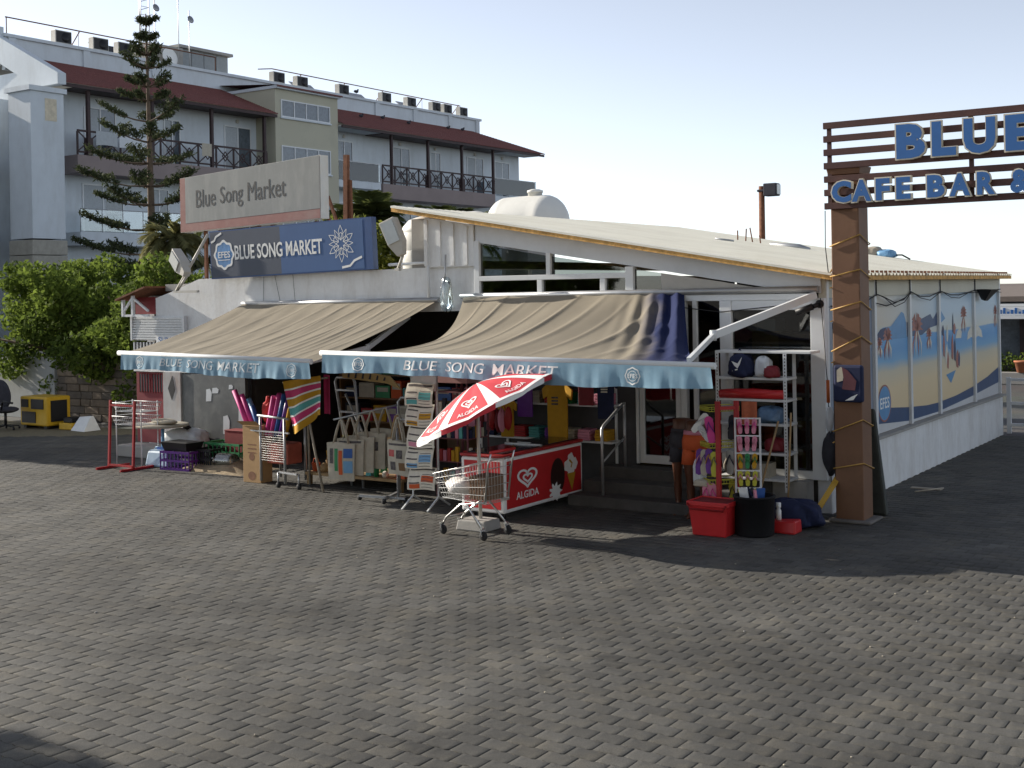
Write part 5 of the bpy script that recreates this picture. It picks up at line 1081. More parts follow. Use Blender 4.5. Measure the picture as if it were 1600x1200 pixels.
def crate(name, label, a, b, z, w, d, h, col, rot=0, group=None):
    t = thing(name, label, 'crate', a, b, z, rot, rel=True, group=group)
    mb = MB()
    for s_ in (-1,1):
        for zz in (.0,h*.45,h-.035): mb.box(-w/2,w/2,s_*d/2-.008,s_*d/2+.008,zz,zz+.035); mb.box(s_*w/2-.008,s_*w/2+.008,-d/2+.009,d/2-.009,zz+.0005,zz+.0345)
        for i in range(9): x = -w/2+w*i/8; mb.box(x-.010,x+.010,s_*d/2-.006,s_*d/2+.006,.001,h-.001)
        for i in range(6): y = -d/2+d*i/5; mb.box(s_*w/2-.006,s_*w/2+.006,y-.010,y+.010,.001,h-.001)
    part('sides', mb, M[col], t); mb = MB(); mb.box(-w/2+.01,w/2-.01,-d/2+.01,d/2-.01,.004,.016); part('bottom', mb, M[col], t); return t
crate('plastic_crate', 'purple plastic crate in front at the left goods pile', -10.22, -1.0, 0, .60, .40, .30, 'purple', .1)
mb = MB(); mb.tbox(-10.50,-9.98,-1.15,-.85,.302,.44,.04); mb.tbox(-10.47,-10.01,-1.12,-.88,.4405,.445,.0); solo('black_tub', mb, M['black'], 'black tub set on top of the purple crate', 'tub', -10.24, -1.0, .302, bevel=.015)
crate('plastic_crate', 'black plastic crate just right of the purple one', -9.86, -.75, 0, .34, .40, .33, 'black', .1)
crate('plastic_crate', 'green plastic crate in front of the steel sheet', -9.72, -.45, .1, .80, .40, .30, 'green', .0)
mb = MB(); mb.box(-10.02,-9.55,-.30,-.05,.205,.55); mb.box(-10.03,-9.54,-.31,-.04,.551,.565, 0); solo('red_carton', mb, mat('dull_red_card', (.22,.03,.03), .7, var=.15), 'dull red box on the ledge behind the green crate', 'box', -9.8, -.2, .2, bevel=.01)
t = thing('water_jug', 'ribbed clear plastic water jug lying on its side in the sand', 'jug', -9.45, -.85, .1)
mb = MB(); pr_ = [(.0,-.24),(.03,-.24),(.035,-.19),(.10,-.14)] + [(.125 - .008*(i%2), -.12+.04*i) for i in range(9)] + [(.11,.24),(0,.24)]
mb.lathe(pr_, 20, (-9.45,-.85,.16), axis='x'); part('bottle', mb, M['clear'], t)
mb = MB(); mb.lathe([(0,-.27),(.036,-.27),(.036,-.23),(0,-.23)], 14, (-9.45,-.85,.16), axis='x'); part('cap', mb, M['whiteprint'], t)
mb = MB(); mb.grid(lambda s,k: (-10.3+1.5*s, -1.15+.9*k, max(.001,.17*math.sin(math.pi*s)**.8*math.sin(math.pi*k)**.8*(1+.3*math.sin(9*s+4*k))) ), 26, 18); o = solo('sand_heap', mb, M['sand'], 'low heap of building sand below the steel sheet', 'sand', -9.6, -.7, 0)
# generator, chair, boxes along the far wall
t = thing('generator', 'yellow framed generator with dark panels against the wall', 'generator', -18.1, 2.0, 0)
mb = MB(); mb.box(-18.50,-17.58,1.75,2.35,.06,.68); part('housing', mb, M['yellow'], t, bevel=.03)
for (x0,x1,z0,z1) in [(-18.1,-17.68,.42,.63),(-18.42,-17.95,.12,.36),(-18.44,-18.2,.45,.62)]: mb = MB(); mb.box(x0,x1,1.735,1.76,z0,z1); part('vent_panel', mb, M['black'], t)
mb = MB(); mb.box(-17.585,-17.565,1.85,2.25,.15,.6); part('vent_panel', mb, M['black'], t)
mb = MB()
for x in (-18.4,-17.7): mb.box(x-.05,x+.05,1.8,2.3,0,.06)
part('skid', mb, M['black'], t)
CHX = .42
t = thing('office_chair', 'broken black office chair tipped back beside the generator', 'chair', -18.9+CHX, 1.3, 0)
mb = MB(); mb.blob(((-18.85+CHX),1.35,.42),(.28,.27,.07), 0, seed=8, wob=.04); part('seat', mb, M['dcloth'], t)
mb = MB(); start = 0; mb.blob((0,0,0),(.25,.07,.32), 0, seed=9, wob=.03); mb.xf(Matrix.Translation(((-19.08+CHX),1.45,.74)) @ Matrix.Rotation(-.5,4,'Y')); part('backrest', mb, M['dcloth'], t)
mb = MB(); mb.tube([((-18.85+CHX),1.35,.1),((-18.85+CHX),1.35,.38)], .03, 8); part('column', mb, M['black'], t)
for i in range(5):
    q = i*1.2566; mb = MB(); x, y = (-18.85+CHX)+.28*math.cos(q), 1.35+.28*math.sin(q); mb.bar(((-18.85+CHX),1.35,.10),(x,y,.07),.04,.03); mb.lathe([(0,-.012),(.03,-.012),(.03,.012),(0,.012)], 10, (x,y,.03), axis='y'); part('leg', mb, M['black'], t)
mb = MB(); mb.tube([(-18.7+CHX,1.15,.44),(-18.6+CHX,1.12,.62),(-18.3+CHX,1.15,.60)], .022, 8); part('armrest', mb, M['black'], t)
mb = MB(); mb.box(-17.38,-16.95,1.9,2.3,0,.14); mb.box(-17.30,-17.02,1.95,2.25,.141,.25,1); solo('battery_box', mb, [M['yellow'], M['black']], 'black and yellow battery box by the stone wall', 'box', -17.1, 2.1, 0, bevel=.015)
mb = MB(); mb.add([(-16.92,1.85,0),(-16.42,1.80,0),(-16.40,2.2,0),(-16.9,2.2,0),(-16.88,2.05,.27),(-16.44,2.0,.31),(-16.44,2.06,.31),(-16.88,2.1,.27)],[(3,2,1,0),(4,5,6,7),(0,1,5,4),(1,2,6,5),(2,3,7,6),(3,0,4,7)]); solo('leaning_board', mb, M['whiteprint'], 'white panel leaning at the foot of the stone wall', 'panel', -16.7, 2.0, 0)
# walls
mb = MB(); mb.box(-30,-19.3,3.2,3.45,0,1.42); mb.prism([(-30,1.421),(-24,1.421),(-24,1.55),(-30,3.2)], lambda x,z,t_:(x,t_,z), 3.2,3.45); solo('garden_wall', mb, mat('grey_render', (.40,.41,.40), .9, var=.12, scale=1.2, dirt=(.25,.24,.22), dirtamt=.5, dirtscale=.8, bump=.2), 'grey rendered garden wall behind the generator', 'wall', -21, 3.2, 0)
t = thing('stone_wall', 'brown coursed stone wall under the green trees', 'wall', -16, 3.25, 0)
mb = MB(); mb.box(-19.29,-12.62,3.30,3.5,0,1.36); part('core', mb, mat('wall_mortar', (.13,.11,.085), .95, var=.2), t)
R2 = random.Random(3); sm_ = [mat('brown_stone_a', (.17,.135,.10), .95, var=.25, scale=6, bump=.5, bscale=20), mat('brown_stone_b', (.22,.175,.13), .95, var=.25, scale=6, bump=.5, bscale=20), mat('brown_stone_c', (.13,.11,.09), .95, var=.25, scale=6, bump=.5, bscale=20)]
z = .01
for r in range(8):
    h = .165; x = -19.27 + R2.uniform(-.2,0)
    while x < -12.7:
        w = R2.uniform(.30,.62); x0 = max(x,-19.28); x1 = min(x+w-.015,-12.65)
        if x1-x0 > .08: mb = MB(); mb.box(x0,x1,3.24+R2.uniform(0,.03),3.32,z,z+h-.014); part('stone', mb, sm_[R2.randrange(3)], t, bevel=.012)
        x += w
    z += h
# ------------------------------------------------------------------ right of the entrance
t = thing('shelf_unit', 'white perforated angle iron shelf unit beside the entrance', 'shelf', -.68, -.38, .43)
mb = MB()
for x in (-1.15,-.28):
    for y in (-.52,-.22):
        mb.box(x-.022,x+.022,y-.003,y+.003,.30,1.98); mb.box(x-.022,x-.016,y,y+.04,.30,1.98)
part('upright', mb, M['alu'], t)
mb = MB()
for x in (-1.15,-.28):
    for i in range(40): z = .36+i*.04; mb.box(x-.006,x+.006,-.5245,-.5235,z,z+.018)
part('slot_row', mb, M['black'], t)
for z in (.42,.73,1.08,1.37,1.63,1.95):
    mb = MB(); mb.box(-1.175,-.255 if z < 1.9 else .04,-.525,-.20,z,z+.03); part('shelf_board', mb, M['alu'], t, bevel=.004)
t = thing('sports_bag', 'navy bag with a white bird mark on the shelf unit', 'bag', -.86, -.45, 1.66)
mb = MB(); mb.bag((-.84,-.50,1.80),(.15,.10,.14), 0, seed=41); mb.tube([(-.90,-.5,1.92),(-.86,-.5,2.0),(-.80,-.5,1.92)], .012, 6); part('body', mb, M['navy'], t)
mb = MB(); pf = lambda x,z,d: (-.86+x,-.612-d,1.76+z); poly(mb, pf, [(-.06,.10),(.02,.07),(.08,.15),(.05,.06),(.02,.01),(-.02,.04)], .003); stroke(mb, pf, [(-.05,-.02),(.02,.0)], .015, .003); part('mark', mb, M['whiteprint'], t)
mb = MB(); mb.bag((-.56,-.48,1.79),(.09,.08,.12), 0, seed=43); mb.bag((-.45,-.50,1.73),(.09,.08,.07), 1, seed=44); solo('cap_bundle', mb, [M['fascia'], M['dred']], 'white and red cloth bundle next to the navy bag', 'bag', -.5, -.5, 1.62)
mb = MB(); mb.tube([(-1.12,-.50,1.45),(-.30,-.50,1.46)], [.055,.055], 12); mb.blob((-.70,-.5,1.47),(.44,.06,.05), 0, seed=4); solo('red_roll', mb, M['redpl'], 'long red rolled mat lying on the shelf unit', 'mat', -.7, -.5, 1.4)
mb = MB(); mb.grid(lambda s,k: (-.83+.20*s, -.54-.012*math.sin(9*s), 1.37-.28*k), 8, 8); solo('orange_cloth', mb, mat('salmon_cloth', (.55,.16,.08), .85, var=.15, scale=20), 'salmon orange cloth hanging off the shelf unit', 'cloth', -.73, -.54, 1.1)
mb = MB(); mb.bag((-.50,-.40,1.21),(.17,.12,.095), 0, seed=47, crumple=.14); solo('blue_parcel', mb, mat('blue_film', (.10,.18,.30), .3, var=.3, scale=14, bump=.6, bscale=20), 'crinkled blue wrapped parcel on the shelf unit', 'parcel', -.48, -.4, 1.12)
mb = MB(); mb.bag((-.45,-.40,.85),(.13,.11,.08), 0, seed=48); solo('pink_parcel', mb, M['dred'], 'dark pink bundle on the second shelf from the bottom', 'parcel', -.45, -.4, .76)
mb = MB(); mb.bag((-.95,-.40,.58),(.14,.11,.12), 0, seed=49); mb.box(-.72,-.52,-.5,-.25,.452,.62,1); solo('stored_bundle', mb, [M['palewood'], M['cloth']], 'tan bundle and white box on the lowest shelf', 'bundle', -.8, -.4, .45)
t = thing('flip_flop_rack', 'red steel rack of hanging flip-flops with yellow wire baskets', 'rack', -.85, -1.3, 0)
mb = MB()
for x, y in ((-.76,-1.38),(-.60,-1.22)): mb.box(x-.026,x+.026,y-.02,y+.02,.0,1.44)
mb.bar((-.76,-1.38,1.36),(-.60,-1.22,1.36),.03,.04); mb.bar((-.9,-1.5,.03),(-.5,-1.12,.03),.04,.04); mb.bar((-.98,-1.2,.03),(-.52,-1.42,.03),.04,.04); part('frame', mb, M['red'], t)
for z in (1.32,.90,.48,.20):
    mb = MB()
    for q in range(2): mb.tube([(-1.06,-1.22,z+.05*q),(-.86,-1.40,z+.05*q),(-.60,-1.14,z+.05*q),(-.78,-.98,z+.05*q),(-1.06,-1.22,z+.05*q)], .006, 5)
    for i in range(12):
        f_ = i/11; mb.tube([(-.86+.26*f_,-1.40+.26*f_,z),(-.86+.26*f_,-1.40+.26*f_,z+.05)], .004, 4); mb.tube([(-1.06+.20*f_,-1.22-.18*f_,z),(-1.06+.20*f_,-1.22-.18*f_,z+.05)], .004, 4)
    part('yellow_tier', mb, M['ygreen'], t)
SOLE = [(-.030,-.11),(-.038,-.05),(-.032,.0),(-.042,.06),(-.038,.105),(-.015,.125),(.015,.122),(.035,.10),(.040,.055),(.030,.0),(.034,-.05),(.026,-.11),(0,-.122)]
def flipflop(label, a, b, z, rot, tilt, col, strap, sc=1.0, group='flip-flops for sale'):
    t = thing('flip_flop', label, 'flip-flop', a, b, z, rot, rel=True, group=group)
    Mx = Matrix.Rotation(tilt, 4, 'Y')
    mb = MB(); mb.prism([(x*sc, y*sc) for x, y in SOLE], lambda x,y,d: (x, d, y), -.009, .009); mb.xf(Mx); part('sole', mb, M[col], t, bevel=.004)
    mb = MB(); mb.tube([(-.035*sc,-.012,-.02*sc),(-.01*sc,-.045,.05*sc),(0,-.010,.075*sc),(.01*sc,-.045,.05*sc),(.035*sc,-.012,-.02*sc)], .006, 5); mb.xf(Mx); part('strap', mb, M[strap], t)
FF = [('white flip-flop slanting at the upper left of the red rack',-1.12,-1.56,1.17,.7,'whiteprint','fascia',1.15),('pale slipper under the slanting white one',-1.06,-1.57,1.05,-.6,'fascia','whiteprint',.9),('large magenta flip-flop at the top of the red rack',-.97,-1.60,1.10,-.15,'pink','purple',1.3),('dark flip-flop between the red uprights at the top',-.72,-1.42,1.12,.1,'dcloth','navy',1.2),
      ('purple flip-flop left in the middle tier',-1.12,-1.58,.72,.1,'purple','lpink',1.25),('white and purple flip-flop in the middle tier',-1.05,-1.60,.72,.05,'cloth','purple',1.25),('flip-flop with yellow tag in the middle tier',-.98,-1.62,.74,.0,'purple','ycloth',1.2),('olive flip-flop nearest the red upright',-.91,-1.63,.71,.0,'ygreen','ink',1.2),('grey flip-flop between the red uprights',-.74,-1.44,.72,.0,'grey','navy',1.2),
      ('left pink flip-flop of the pair above the red basket',-1.03,-1.62,.34,.12,'lpink','pink',1.25),('right pink flip-flop of the pair above the red basket',-.93,-1.62,.34,-.12,'lpink','pink',1.25),('olive flip-flop low between the red uprights',-.72,-1.42,.36,.0,'ygreen','dcloth',1.2)]
for l_, a, b, z, tl, c, s_, sc in FF: flipflop(l_, a+.10 if a < -.8 else a+.04, b+.25, z, math.radians(8), tl, c, s_, sc)
mb = MB(); mb.bag((-1.06,-1.26,.60),(.06,.07,.15), 0, seed=55); mb.bag((-.99,-1.34,.48),(.09,.05,.04), 1, seed=56); solo('plush_bundle', mb, [M['fascia'], M['cloth']], 'pale grey soft bundle hung on the left of the flip-flop rack', 'bundle', -1.05, -1.27, .44)
t = thing('slipper_stand', 'white wire stand with five tiers of coloured slippers', 'rack', -.47, -1.22, 0)
mb = MB()
for x, y in ((-.60,-1.26),(-.34,-1.16)): mb.bar((x,y,.02),(x,y,1.25),.018)
for i in range(6): z = .24+i*.2; mb.bar((-.60,-1.26,z),(-.34,-1.16,z),.016)
mb.bar((-.6,-1.26,.02),(-.62,-1.0,.02),.018); mb.bar((-.34,-1.16,.02),(-.36,-.9,.02),.018); part('frame', mb, M['alu'], t)
for r, (c, s_, n_) in enumerate([('ygreen','ycloth','yellow'),('ygreen','lpink','small yellow'),('ycloth','green','yellow and green'),('lpink','lpink','small pale pink'),('lpink','pink','pale pink')]):
    for k in range(3):
        flipflop('%s slipper, %s in the %s tier of the white stand' % (n_, ('left','middle','right')[k], ('lowest','second','middle','fourth','top')[r]), -.545+.075*k, -1.255+.03*k, .35+.2*r, math.radians(20), .08*(k-1), ('green' if (r == 2 and k == 1) else c), s_, .72, 'slippers on the white stand')
# shop mannequins: hips and legs
def ell(c, rx, ry, n=18): return [(c[0]+rx*math.cos(2*math.pi*i/n), c[1]+ry*math.sin(2*math.pi*i/n), c[2]) for i in range(n)]
def loft(mb, rings):
    n = len(rings[0]); vs = [p for r in rings for p in r]
    fs = [(i*n+j, i*n+(j+1)%n, (i+1)*n+(j+1)%n, (i+1)*n+j) for i in range(len(rings)-1) for j in range(n)] + [tuple(reversed(range(n))), tuple((len(rings)-1)*n+j for j in range(n))]
    mb.add(vs, fs, 0, True); return mb
def mannequin(label, X, Y, m_sh, m_band):
    t = thing('mannequin', label, 'mannequin', X, Y, 0, group='half mannequins by the entrance'); body = MB()
    E = lambda x, y, z, rx, ry: ell((X+x, Y+y, z), rx, ry)
    loft(body, [E(0,0,.80,.10,.085), E(0,0,.86,.155,.105), E(0,0,.93,.165,.11), E(0,0,1.0,.145,.10), E(0,0,1.08,.125,.09), E(0,0,1.15,.13,.09), E(0,0,1.17,.09,.06)])
    for s_ in (-1,1):
        x = .075*s_; loft(body, [E(x,-.05,.0,.035,.09), E(x,-.03,.03,.036,.08), E(x,0,.08,.032,.038), E(x+.005*s_,.01,.18,.036,.042), E(x+.012*s_,.015,.30,.050,.055), E(x+.008*s_,.005,.40,.045,.048), E(x+.004*s_,-.005,.46,.048,.052), E(x,-.005,.60,.066,.072), E(x-.004*s_,0,.75,.080,.088), E(x-.01*s_,0,.86,.083,.09)])
    part('body', body, M['skin'], t); sh = MB(); loft(sh, [E(0,0,.82,.175,.125), E(0,0,.92,.178,.122), E(0,0,1.02,.150,.112)])
    for s_ in (-1,1): x = .082*s_; loft(sh, [E(x+.01*s_,0,.64,.098,.108), E(x,0,.75,.094,.106), E(x-.012*s_,0,.85,.092,.105)])
    part('shorts', sh, m_sh, t); mb = MB(); loft(mb, [E(0,0,1.0,.160,.118), E(0,0,1.045,.150,.112)]); part('waistband', mb, m_band, t)
mannequin('brown half mannequin in orange shorts beside the flip-flop rack', -1.22, -1.0, M['orange'], M['lpink'])
mannequin('brown half mannequin in dark shorts left of the orange one', -1.46, -.86, M['dcloth'], M['dcloth'])
t = thing('shopping_basket', 'red plastic shopping basket standing in front of the flip-flops', 'basket', -.63, -1.80, 0)
mb = MB(); mb.add([], []);
x0,x1,y0,y1 = -.83,-.43,-1.95,-1.65; tp = .035; th_ = .008
mb.tbox(x0,x1,y0,y1,0,.36,tp); mb.box(x0-.05,x1+.05,y0-.05,y0-.03,.33,.385); mb.box(x0-.05,x1+.05,y1+.03,y1+.05,.33,.385); mb.box(x0-.05,x0-.03,y0-.03,y1+.03,.33,.384); mb.box(x1+.03,x1+.05,y0-.03,y1+.03,.33,.384)
part('tub', mb, M['redpl'], t, bevel=.012)
mb = MB()
for i in range(2): mb.tube([(x0-.03,y0-.06,.36),(x0+.0,y0-.065,.30+.0*i),(x1+.0,y0-.065,.30),(x1+.03,y0-.06,.36)], .010, 6)
part('handle', mb, M['red'], t)
mb = MB(); mb.box(x0-.02,x1+.02,y0-.02,y1+.02,.361,.37); part('inside', mb, M['dred'], t)
t = thing('black_bin', 'black round bin filled with packaged goods beside the red basket', 'bin', -.22, -1.62, 0)
mb = MB(); mb.lathe([(0,0),(.20,0),(.215,.02),(.225,.42),(.235,.42),(.235,.44),(.21,.44),(.21,.40),(0,.40)], 28, (-.23,-1.62,0)); part('drum', mb, mat('black_cloth_bin', (.006,.006,.008), .8, var=.2), t)
for i in range(6):
    q = R.uniform(0,6.28); r_ = R.uniform(.02,.14); mb = MB(); start = 0; mb.box(-.05,.05,-.012,.012,-.05,.07); mb.xf(Matrix.Translation((-.23+r_*math.cos(q),-1.62+r_*math.sin(q),.44)) @ Matrix.Rotation(R.uniform(-.8,.8),4,'Y') @ Matrix.Rotation(q,4,'Z')); 
    solo('packet', mb, M[['whiteprint','navy','dcloth','lpink','fascia','blue'][i%6]], '%s packet poking out of the black bin' % ['white','navy','dark','pink','grey','bright blue'][i], 'packet', -.23, -1.62, .44, group='packets in the black bin')
mb = MB(); mb.add([(-.20,-1.45,0),(.17,-1.45,0),(.17,-1.22,0),(-.20,-1.22,0),(-.20,-1.43,.12),(.17,-1.43,.15),(.17,-1.24,.15),(-.20,-1.24,.12)],[(3,2,1,0),(4,5,6,7),(0,1,5,4),(1,2,6,5),(2,3,7,6),(3,0,4,7)]); solo('red_wedge', mb, M['redpl'], 'red plastic wedge lying on the ground right of the black bin', 'wedge', 0, -1.33, 0, bevel=.02)
mb = MB(); mb.lathe([(0,.0),(.03,.0),(.03,.10),(.02,.13),(.028,.14),(.028,.19),(0,.19)], 14, (-.06,-1.34,.135)); solo('white_bottle', mb, M['whiteprint'], 'small white bottle standing on the red wedge', 'bottle', -.06, -1.34, .135)
mb = MB(); mb.bag((-.03,-.95,.15),(.30,.19,.15), 0, seed=71, crumple=.13); solo('navy_sack', mb, M['navy'], 'dark navy sack slumped before the corner post', 'sack', -.03, -.95, 0)
mb = MB(); mb.add([(.08,-.95,0),(.14,-.92,0),(.33,-.52,.44),(.27,-.55,.46),(.06,-.80,0),(.12,-.77,0),(.33,-.40,.50),(.27,-.42,.52)],[(0,1,2,3),(7,6,5,4),(0,4,5,1),(3,2,6,7),(1,5,6,2),(4,0,3,7)]); solo('yellow_board', mb, mat('ochre_board', (.42,.25,.03), .6, var=.15), 'ochre yellow board leaning against the gate post', 'board', .2, -.7, 0)
mb = MB(); mb.tube([(-.58,-.85,.0),(-.36,-.55,1.15)], .012, 7); solo('broom_stick', mb, M['wood'], 'wooden stick leaning against the white shelf unit', 'stick', -.5, -.7, 0)
mb = MB(); mb.tube([(-.24,-.62,.0),(-.22,-.50,1.25)], .012, 7); solo('broom_stick', mb, M['wood'], 'thin wooden stick standing upright behind the shelf post', 'stick', -.23, -.56, 0)
t = thing('fishing_rods', 'thin upright rods with orange grips between the corner and the gate post', 'rods', .12, -.2, .4)
mb = MB(); mb.tube([(.13,-.15,.4),(.10,-.12,1.5),(.02,-.10,2.6)], .006, 5); mb.tube([(.18,-.15,.4),(.17,-.12,2.3)], .005, 5); part('rod', mb, M['black'], t)
mb = MB(); mb.tube([(.105,-.13,1.35),(.10,-.12,1.62)], .022, 8); part('grip', mb, mat('orange_grip', (.50,.12,.03), .6, var=.1), t)
mb = MB(); mb.blob((.12,-.13,1.15),(.05,.05,.15), 0, seed=3); mb.blob((.12,-.13,.75),(.09,.09,.25), 1, seed=5); part('bags', mb, [M['fascia'], M['dcloth']], t)
# furniture seen through the corner window
t = thing('cupboard', 'tan cupboard with a box on top behind the corner window', 'cupboard', -.95, 1.0, .43)
mb = MB(); mb.box(-1.10,-.72,.45,.9,.425,2.18); part('carcass', mb, M['tan'], t); mb = MB(); mb.box(-1.05,-.8,.5,.85,2.181,2.33); part('box_on_top', mb, M['fascia'], t)
mb = MB(); mb.box(-.70,-.14,.35,.8,.425,2.15); solo('brown_cupboard', mb, M['brownboard'], 'dark brown cupboard filling the right of the corner window', 'cupboard', -.5, 1.0, .43, bevel=.006)
mb = MB(); mb.box(-1.62,-1.27,.6,.9,.425,2.02); solo('display_plinth', mb, M['inside'], 'dark display plinth inside the glass left of the corner window', 'plinth', -1.45, .75, .43)
mb = MB(); mb.blob((-1.40,.75,2.12),(.17,.12,.10), 0, seed=13); solo('pink_parcel', mb, M['lpink'], 'dusty pink parcel seen high through the corner window', 'parcel', -1.3, .75, 2.0)
# ------------------------------------------------------------------ hotel
def hthing(name, label, cat, out=0, s=0, z=0, **k): return thing(name, label, cat, -38.45+out, 17.5+s, z, rel=True, **k)
H = hthing('hotel', 'three storey white hotel with red tiled eaves and dark timber balconies', 'hotel')
def hp(name, boxes, m_, parent=None, bevel=0, label=None):
    mb = MB()
    for b_ in boxes: mb.box(*b_)
    return part(name, mb, m_, parent or H, label, bevel)
hp('wall', [(-11,-1.2,0,12.3,0,11.62)], M['plaster']); hp('wall', [(-11,-1.2,16.9,36,0,11.62)], M['plaster'])
hp('stair_block', [(-9,.12,12.31,16.89,0,12.95)], M['cream'])
hp('stair_cornice', [(-9.1,.32,12.25,16.95,12.951,13.1)], M['plaster'])
mb = MB(); mb.add([(.4,12.2,13.1),(.4,17.0,13.1),(-4,17.0,13.5),(-4,12.2,13.5),(.4,12.2,13.02),(.4,17,13.02)], [(0,1,2,3),(4,5,1,0)]); part('stair_roof', mb, M['tile'], H)
def window(out, s0, s1, z0, z1, n=2, dark=False, parent=None):
    w = hp('window', [(out-.02,out+.02,s0,s1,z0,z1)], M['hglass'], parent)
    mb = MB(); f_ = .06
    mb.box(out-.01,out+.05,s0-f_,s0,z0-f_,z1+f_); mb.box(out-.01,out+.05,s1,s1+f_,z0-f_,z1+f_); mb.box(out-.01,out+.05,s0,s1,z1,z1+f_); mb.box(out-.01,out+.05,s0,s1,z0-f_,z0)
    for i in range(1, n): s = s0+(s1-s0)*i/n; mb.box(out+.021,out+.05,s-f_*.5,s+f_*.5,z0,z1)
    part('window_frame', mb, M['alu'], w)
    if not dark:
        mb = MB(); k = random.uniform(.35,.6); mb.box(out+.021,out+.024,s0+.02,s0+(s1-s0)*k,z0+.02,z1-.02); part('curtain', mb, M['curtain'], w)
    mb = MB(); mb.box(out,out+.10,s0-.12,s1+.12,z0-.14,z0-.065); part('window_sill', mb, M['plaster'], w)
    return w
for s0, s1, z0, z1 in [(2.15,3.70,8.85,10.98),(6.5,7.35,8.85,10.9),(10.2,11.85,8.85,10.98),(18.15,19.45,8.85,11.0),(23.0,24.45,8.85,11.05),(26.5,27.4,8.85,11.05),(30.2,31.85,8.85,11.05),(33.2,34.75,8.85,11.0),
                       (2.0,4.05,5.65,7.65),(5.6,6.6,5.65,7.65),(10.0,11.7,5.65,7.65),(18.2,19.6,5.65,7.65),(23,24.5,5.65,7.65),(30.2,31.8,5.65,7.65),(2.0,3.6,3.0,4.45),(6.0,7.5,2.6,4.45)]: window(-1.2, s0, s1, z0, z1, 2)
window(.12, 12.75, 16.2, 11.65, 12.40, 4, True); window(.12, 12.75, 16.2, 9.0, 10.12, 4, True); window(.12, 12.75, 16.2, 6.2, 7.4, 4, True)
for s in (2.9,7.0,11.0,18.8,23.6,26.9,31.0,34.0): hp('wall_light', [(-1.2,-1.12,s-.08,s+.08,11.2,11.38)], M['lampgrey'], bevel=.02)
def slope(name, s0, s1, hip=0):
    mb = MB(); n = 26
    for i in range(n):                                   # overlapping tile courses
        k0, k1 = i/n, (i+1)/n; o0, o1 = .4-4.0*k0, .4-4.0*k1; z0, z1 = 11.66+1.6*k0, 11.66+1.6*k1
        e0 = s1 - hip*k0; e1 = s1 - hip*k1
        mb.add([(o0,s0,z0+.035),(o0,e0,z0+.035),(o1,e1,z1+.012),(o1,s0,z1+.012),(o0,s0,z0-.03),(o0,e0,z0-.03)], [(0,1,2,3),(4,5,1,0)])
        if hip and False: pass
    if hip: mb.add([(.4,s1,11.69),(-11,s1,11.69),(-11,s1-hip,13.27),(-3.6,s1-hip,13.27)], [(0,1,2,3)])
    return part(name, mb, M['tile'], H)
slope('tiled_roof', -.05, 12.22); slope('tiled_roof', 16.98, 36.7, 2.6)
hp('eave_board', [(.28,.36,-.05,12.22,11.48,11.62),(-1.19,.27,.9,12.2,11.56,11.60)], M['darkwood']); hp('eave_board', [(.28,.36,16.98,36.7,11.48,11.62),(-1.19,.27,20.6,32.6,11.50,11.60)], M['darkwood'])
hp('eave_soffit', [(-1.19,.28,16.98,20.59,11.54,11.6),(-1.19,.28,32.61,36.6,11.54,11.6)], M['plaster'])
# parapet with pilasters, rail pipe
hp('parapet', [(-3.85,-3.6,0,35.0,12.6,14.0)], M['plaster']); hp('parapet_coping', [(-3.95,-3.48,-.1,35.1,14.001,14.14)], M['plaster'])
for s in (.3,4.1,8.0,17.3,20.9,24.5,28.1,31.7,34.7): hp('pilaster', [(-3.599,-3.5,s-.18,s+.18,13.0,13.99)], M['plaster'])
hp('roof_deck', [(-10.9,-3.86,0,35,13.0,13.2)], M['concrete'])
mb = MB(); mb.tube([(-3.7,.1,14.88),(-3.7,12,14.88)], .03, 6); mb.tube([(-3.7,15,14.7),(-3.7,16,14.86),(-3.7,33.0,14.80)], .03, 6)
for s in (.15,12): mb.tube([(-3.7,s,14.1),(-3.7,s,14.88)], .025, 6)
for s in (3.8,7.6,18.2,21.8,25.2,29.0,32.8): mb.tube([(-4.6,s,13.9),(-3.7,s+.05,14.84)], .025, 6); mb.tube([(-3.7,s,14.1),(-3.7,s,14.84)], .012, 5)
part('roof_pipe', mb, M['rust'], H)
# gable coping at the near end
mb = MB(); mb.prism([(.55,11.5),(.55,11.95),(-3.6,14.0),(-3.6,14.4),(-5.2,14.35),(-5.2,12.2),(-3.6,12.9),(-.9,11.5)], lambda x,z,t_: (x,t_,z), -.45,-.05); part('gable_coping', mb, M['plaster'], H)
hp('end_wall', [(-11,-1.2,-.3,-.001,0,12.3)], M['plaster'])
# pier
hp('pier', [(-1.0,.45,-1.66,-.12,5.2,11.1)], M['plaster']); hp('pier_cap', [(-1.1,.55,-1.78,-.02,11.101,11.3)], M['plaster'])
hp('pier_niche', [(.451,.46,-1.0,-.45,9.95,10.85)], mat('niche_cream', (.62,.55,.42), .8, var=.2, scale=4))
for i in range(8):
    z = .2+i*.62; hp('stone_course', [(-1.05,.50,-1.71,-.07,z,z+.60)], M['stone'], bevel=.03)
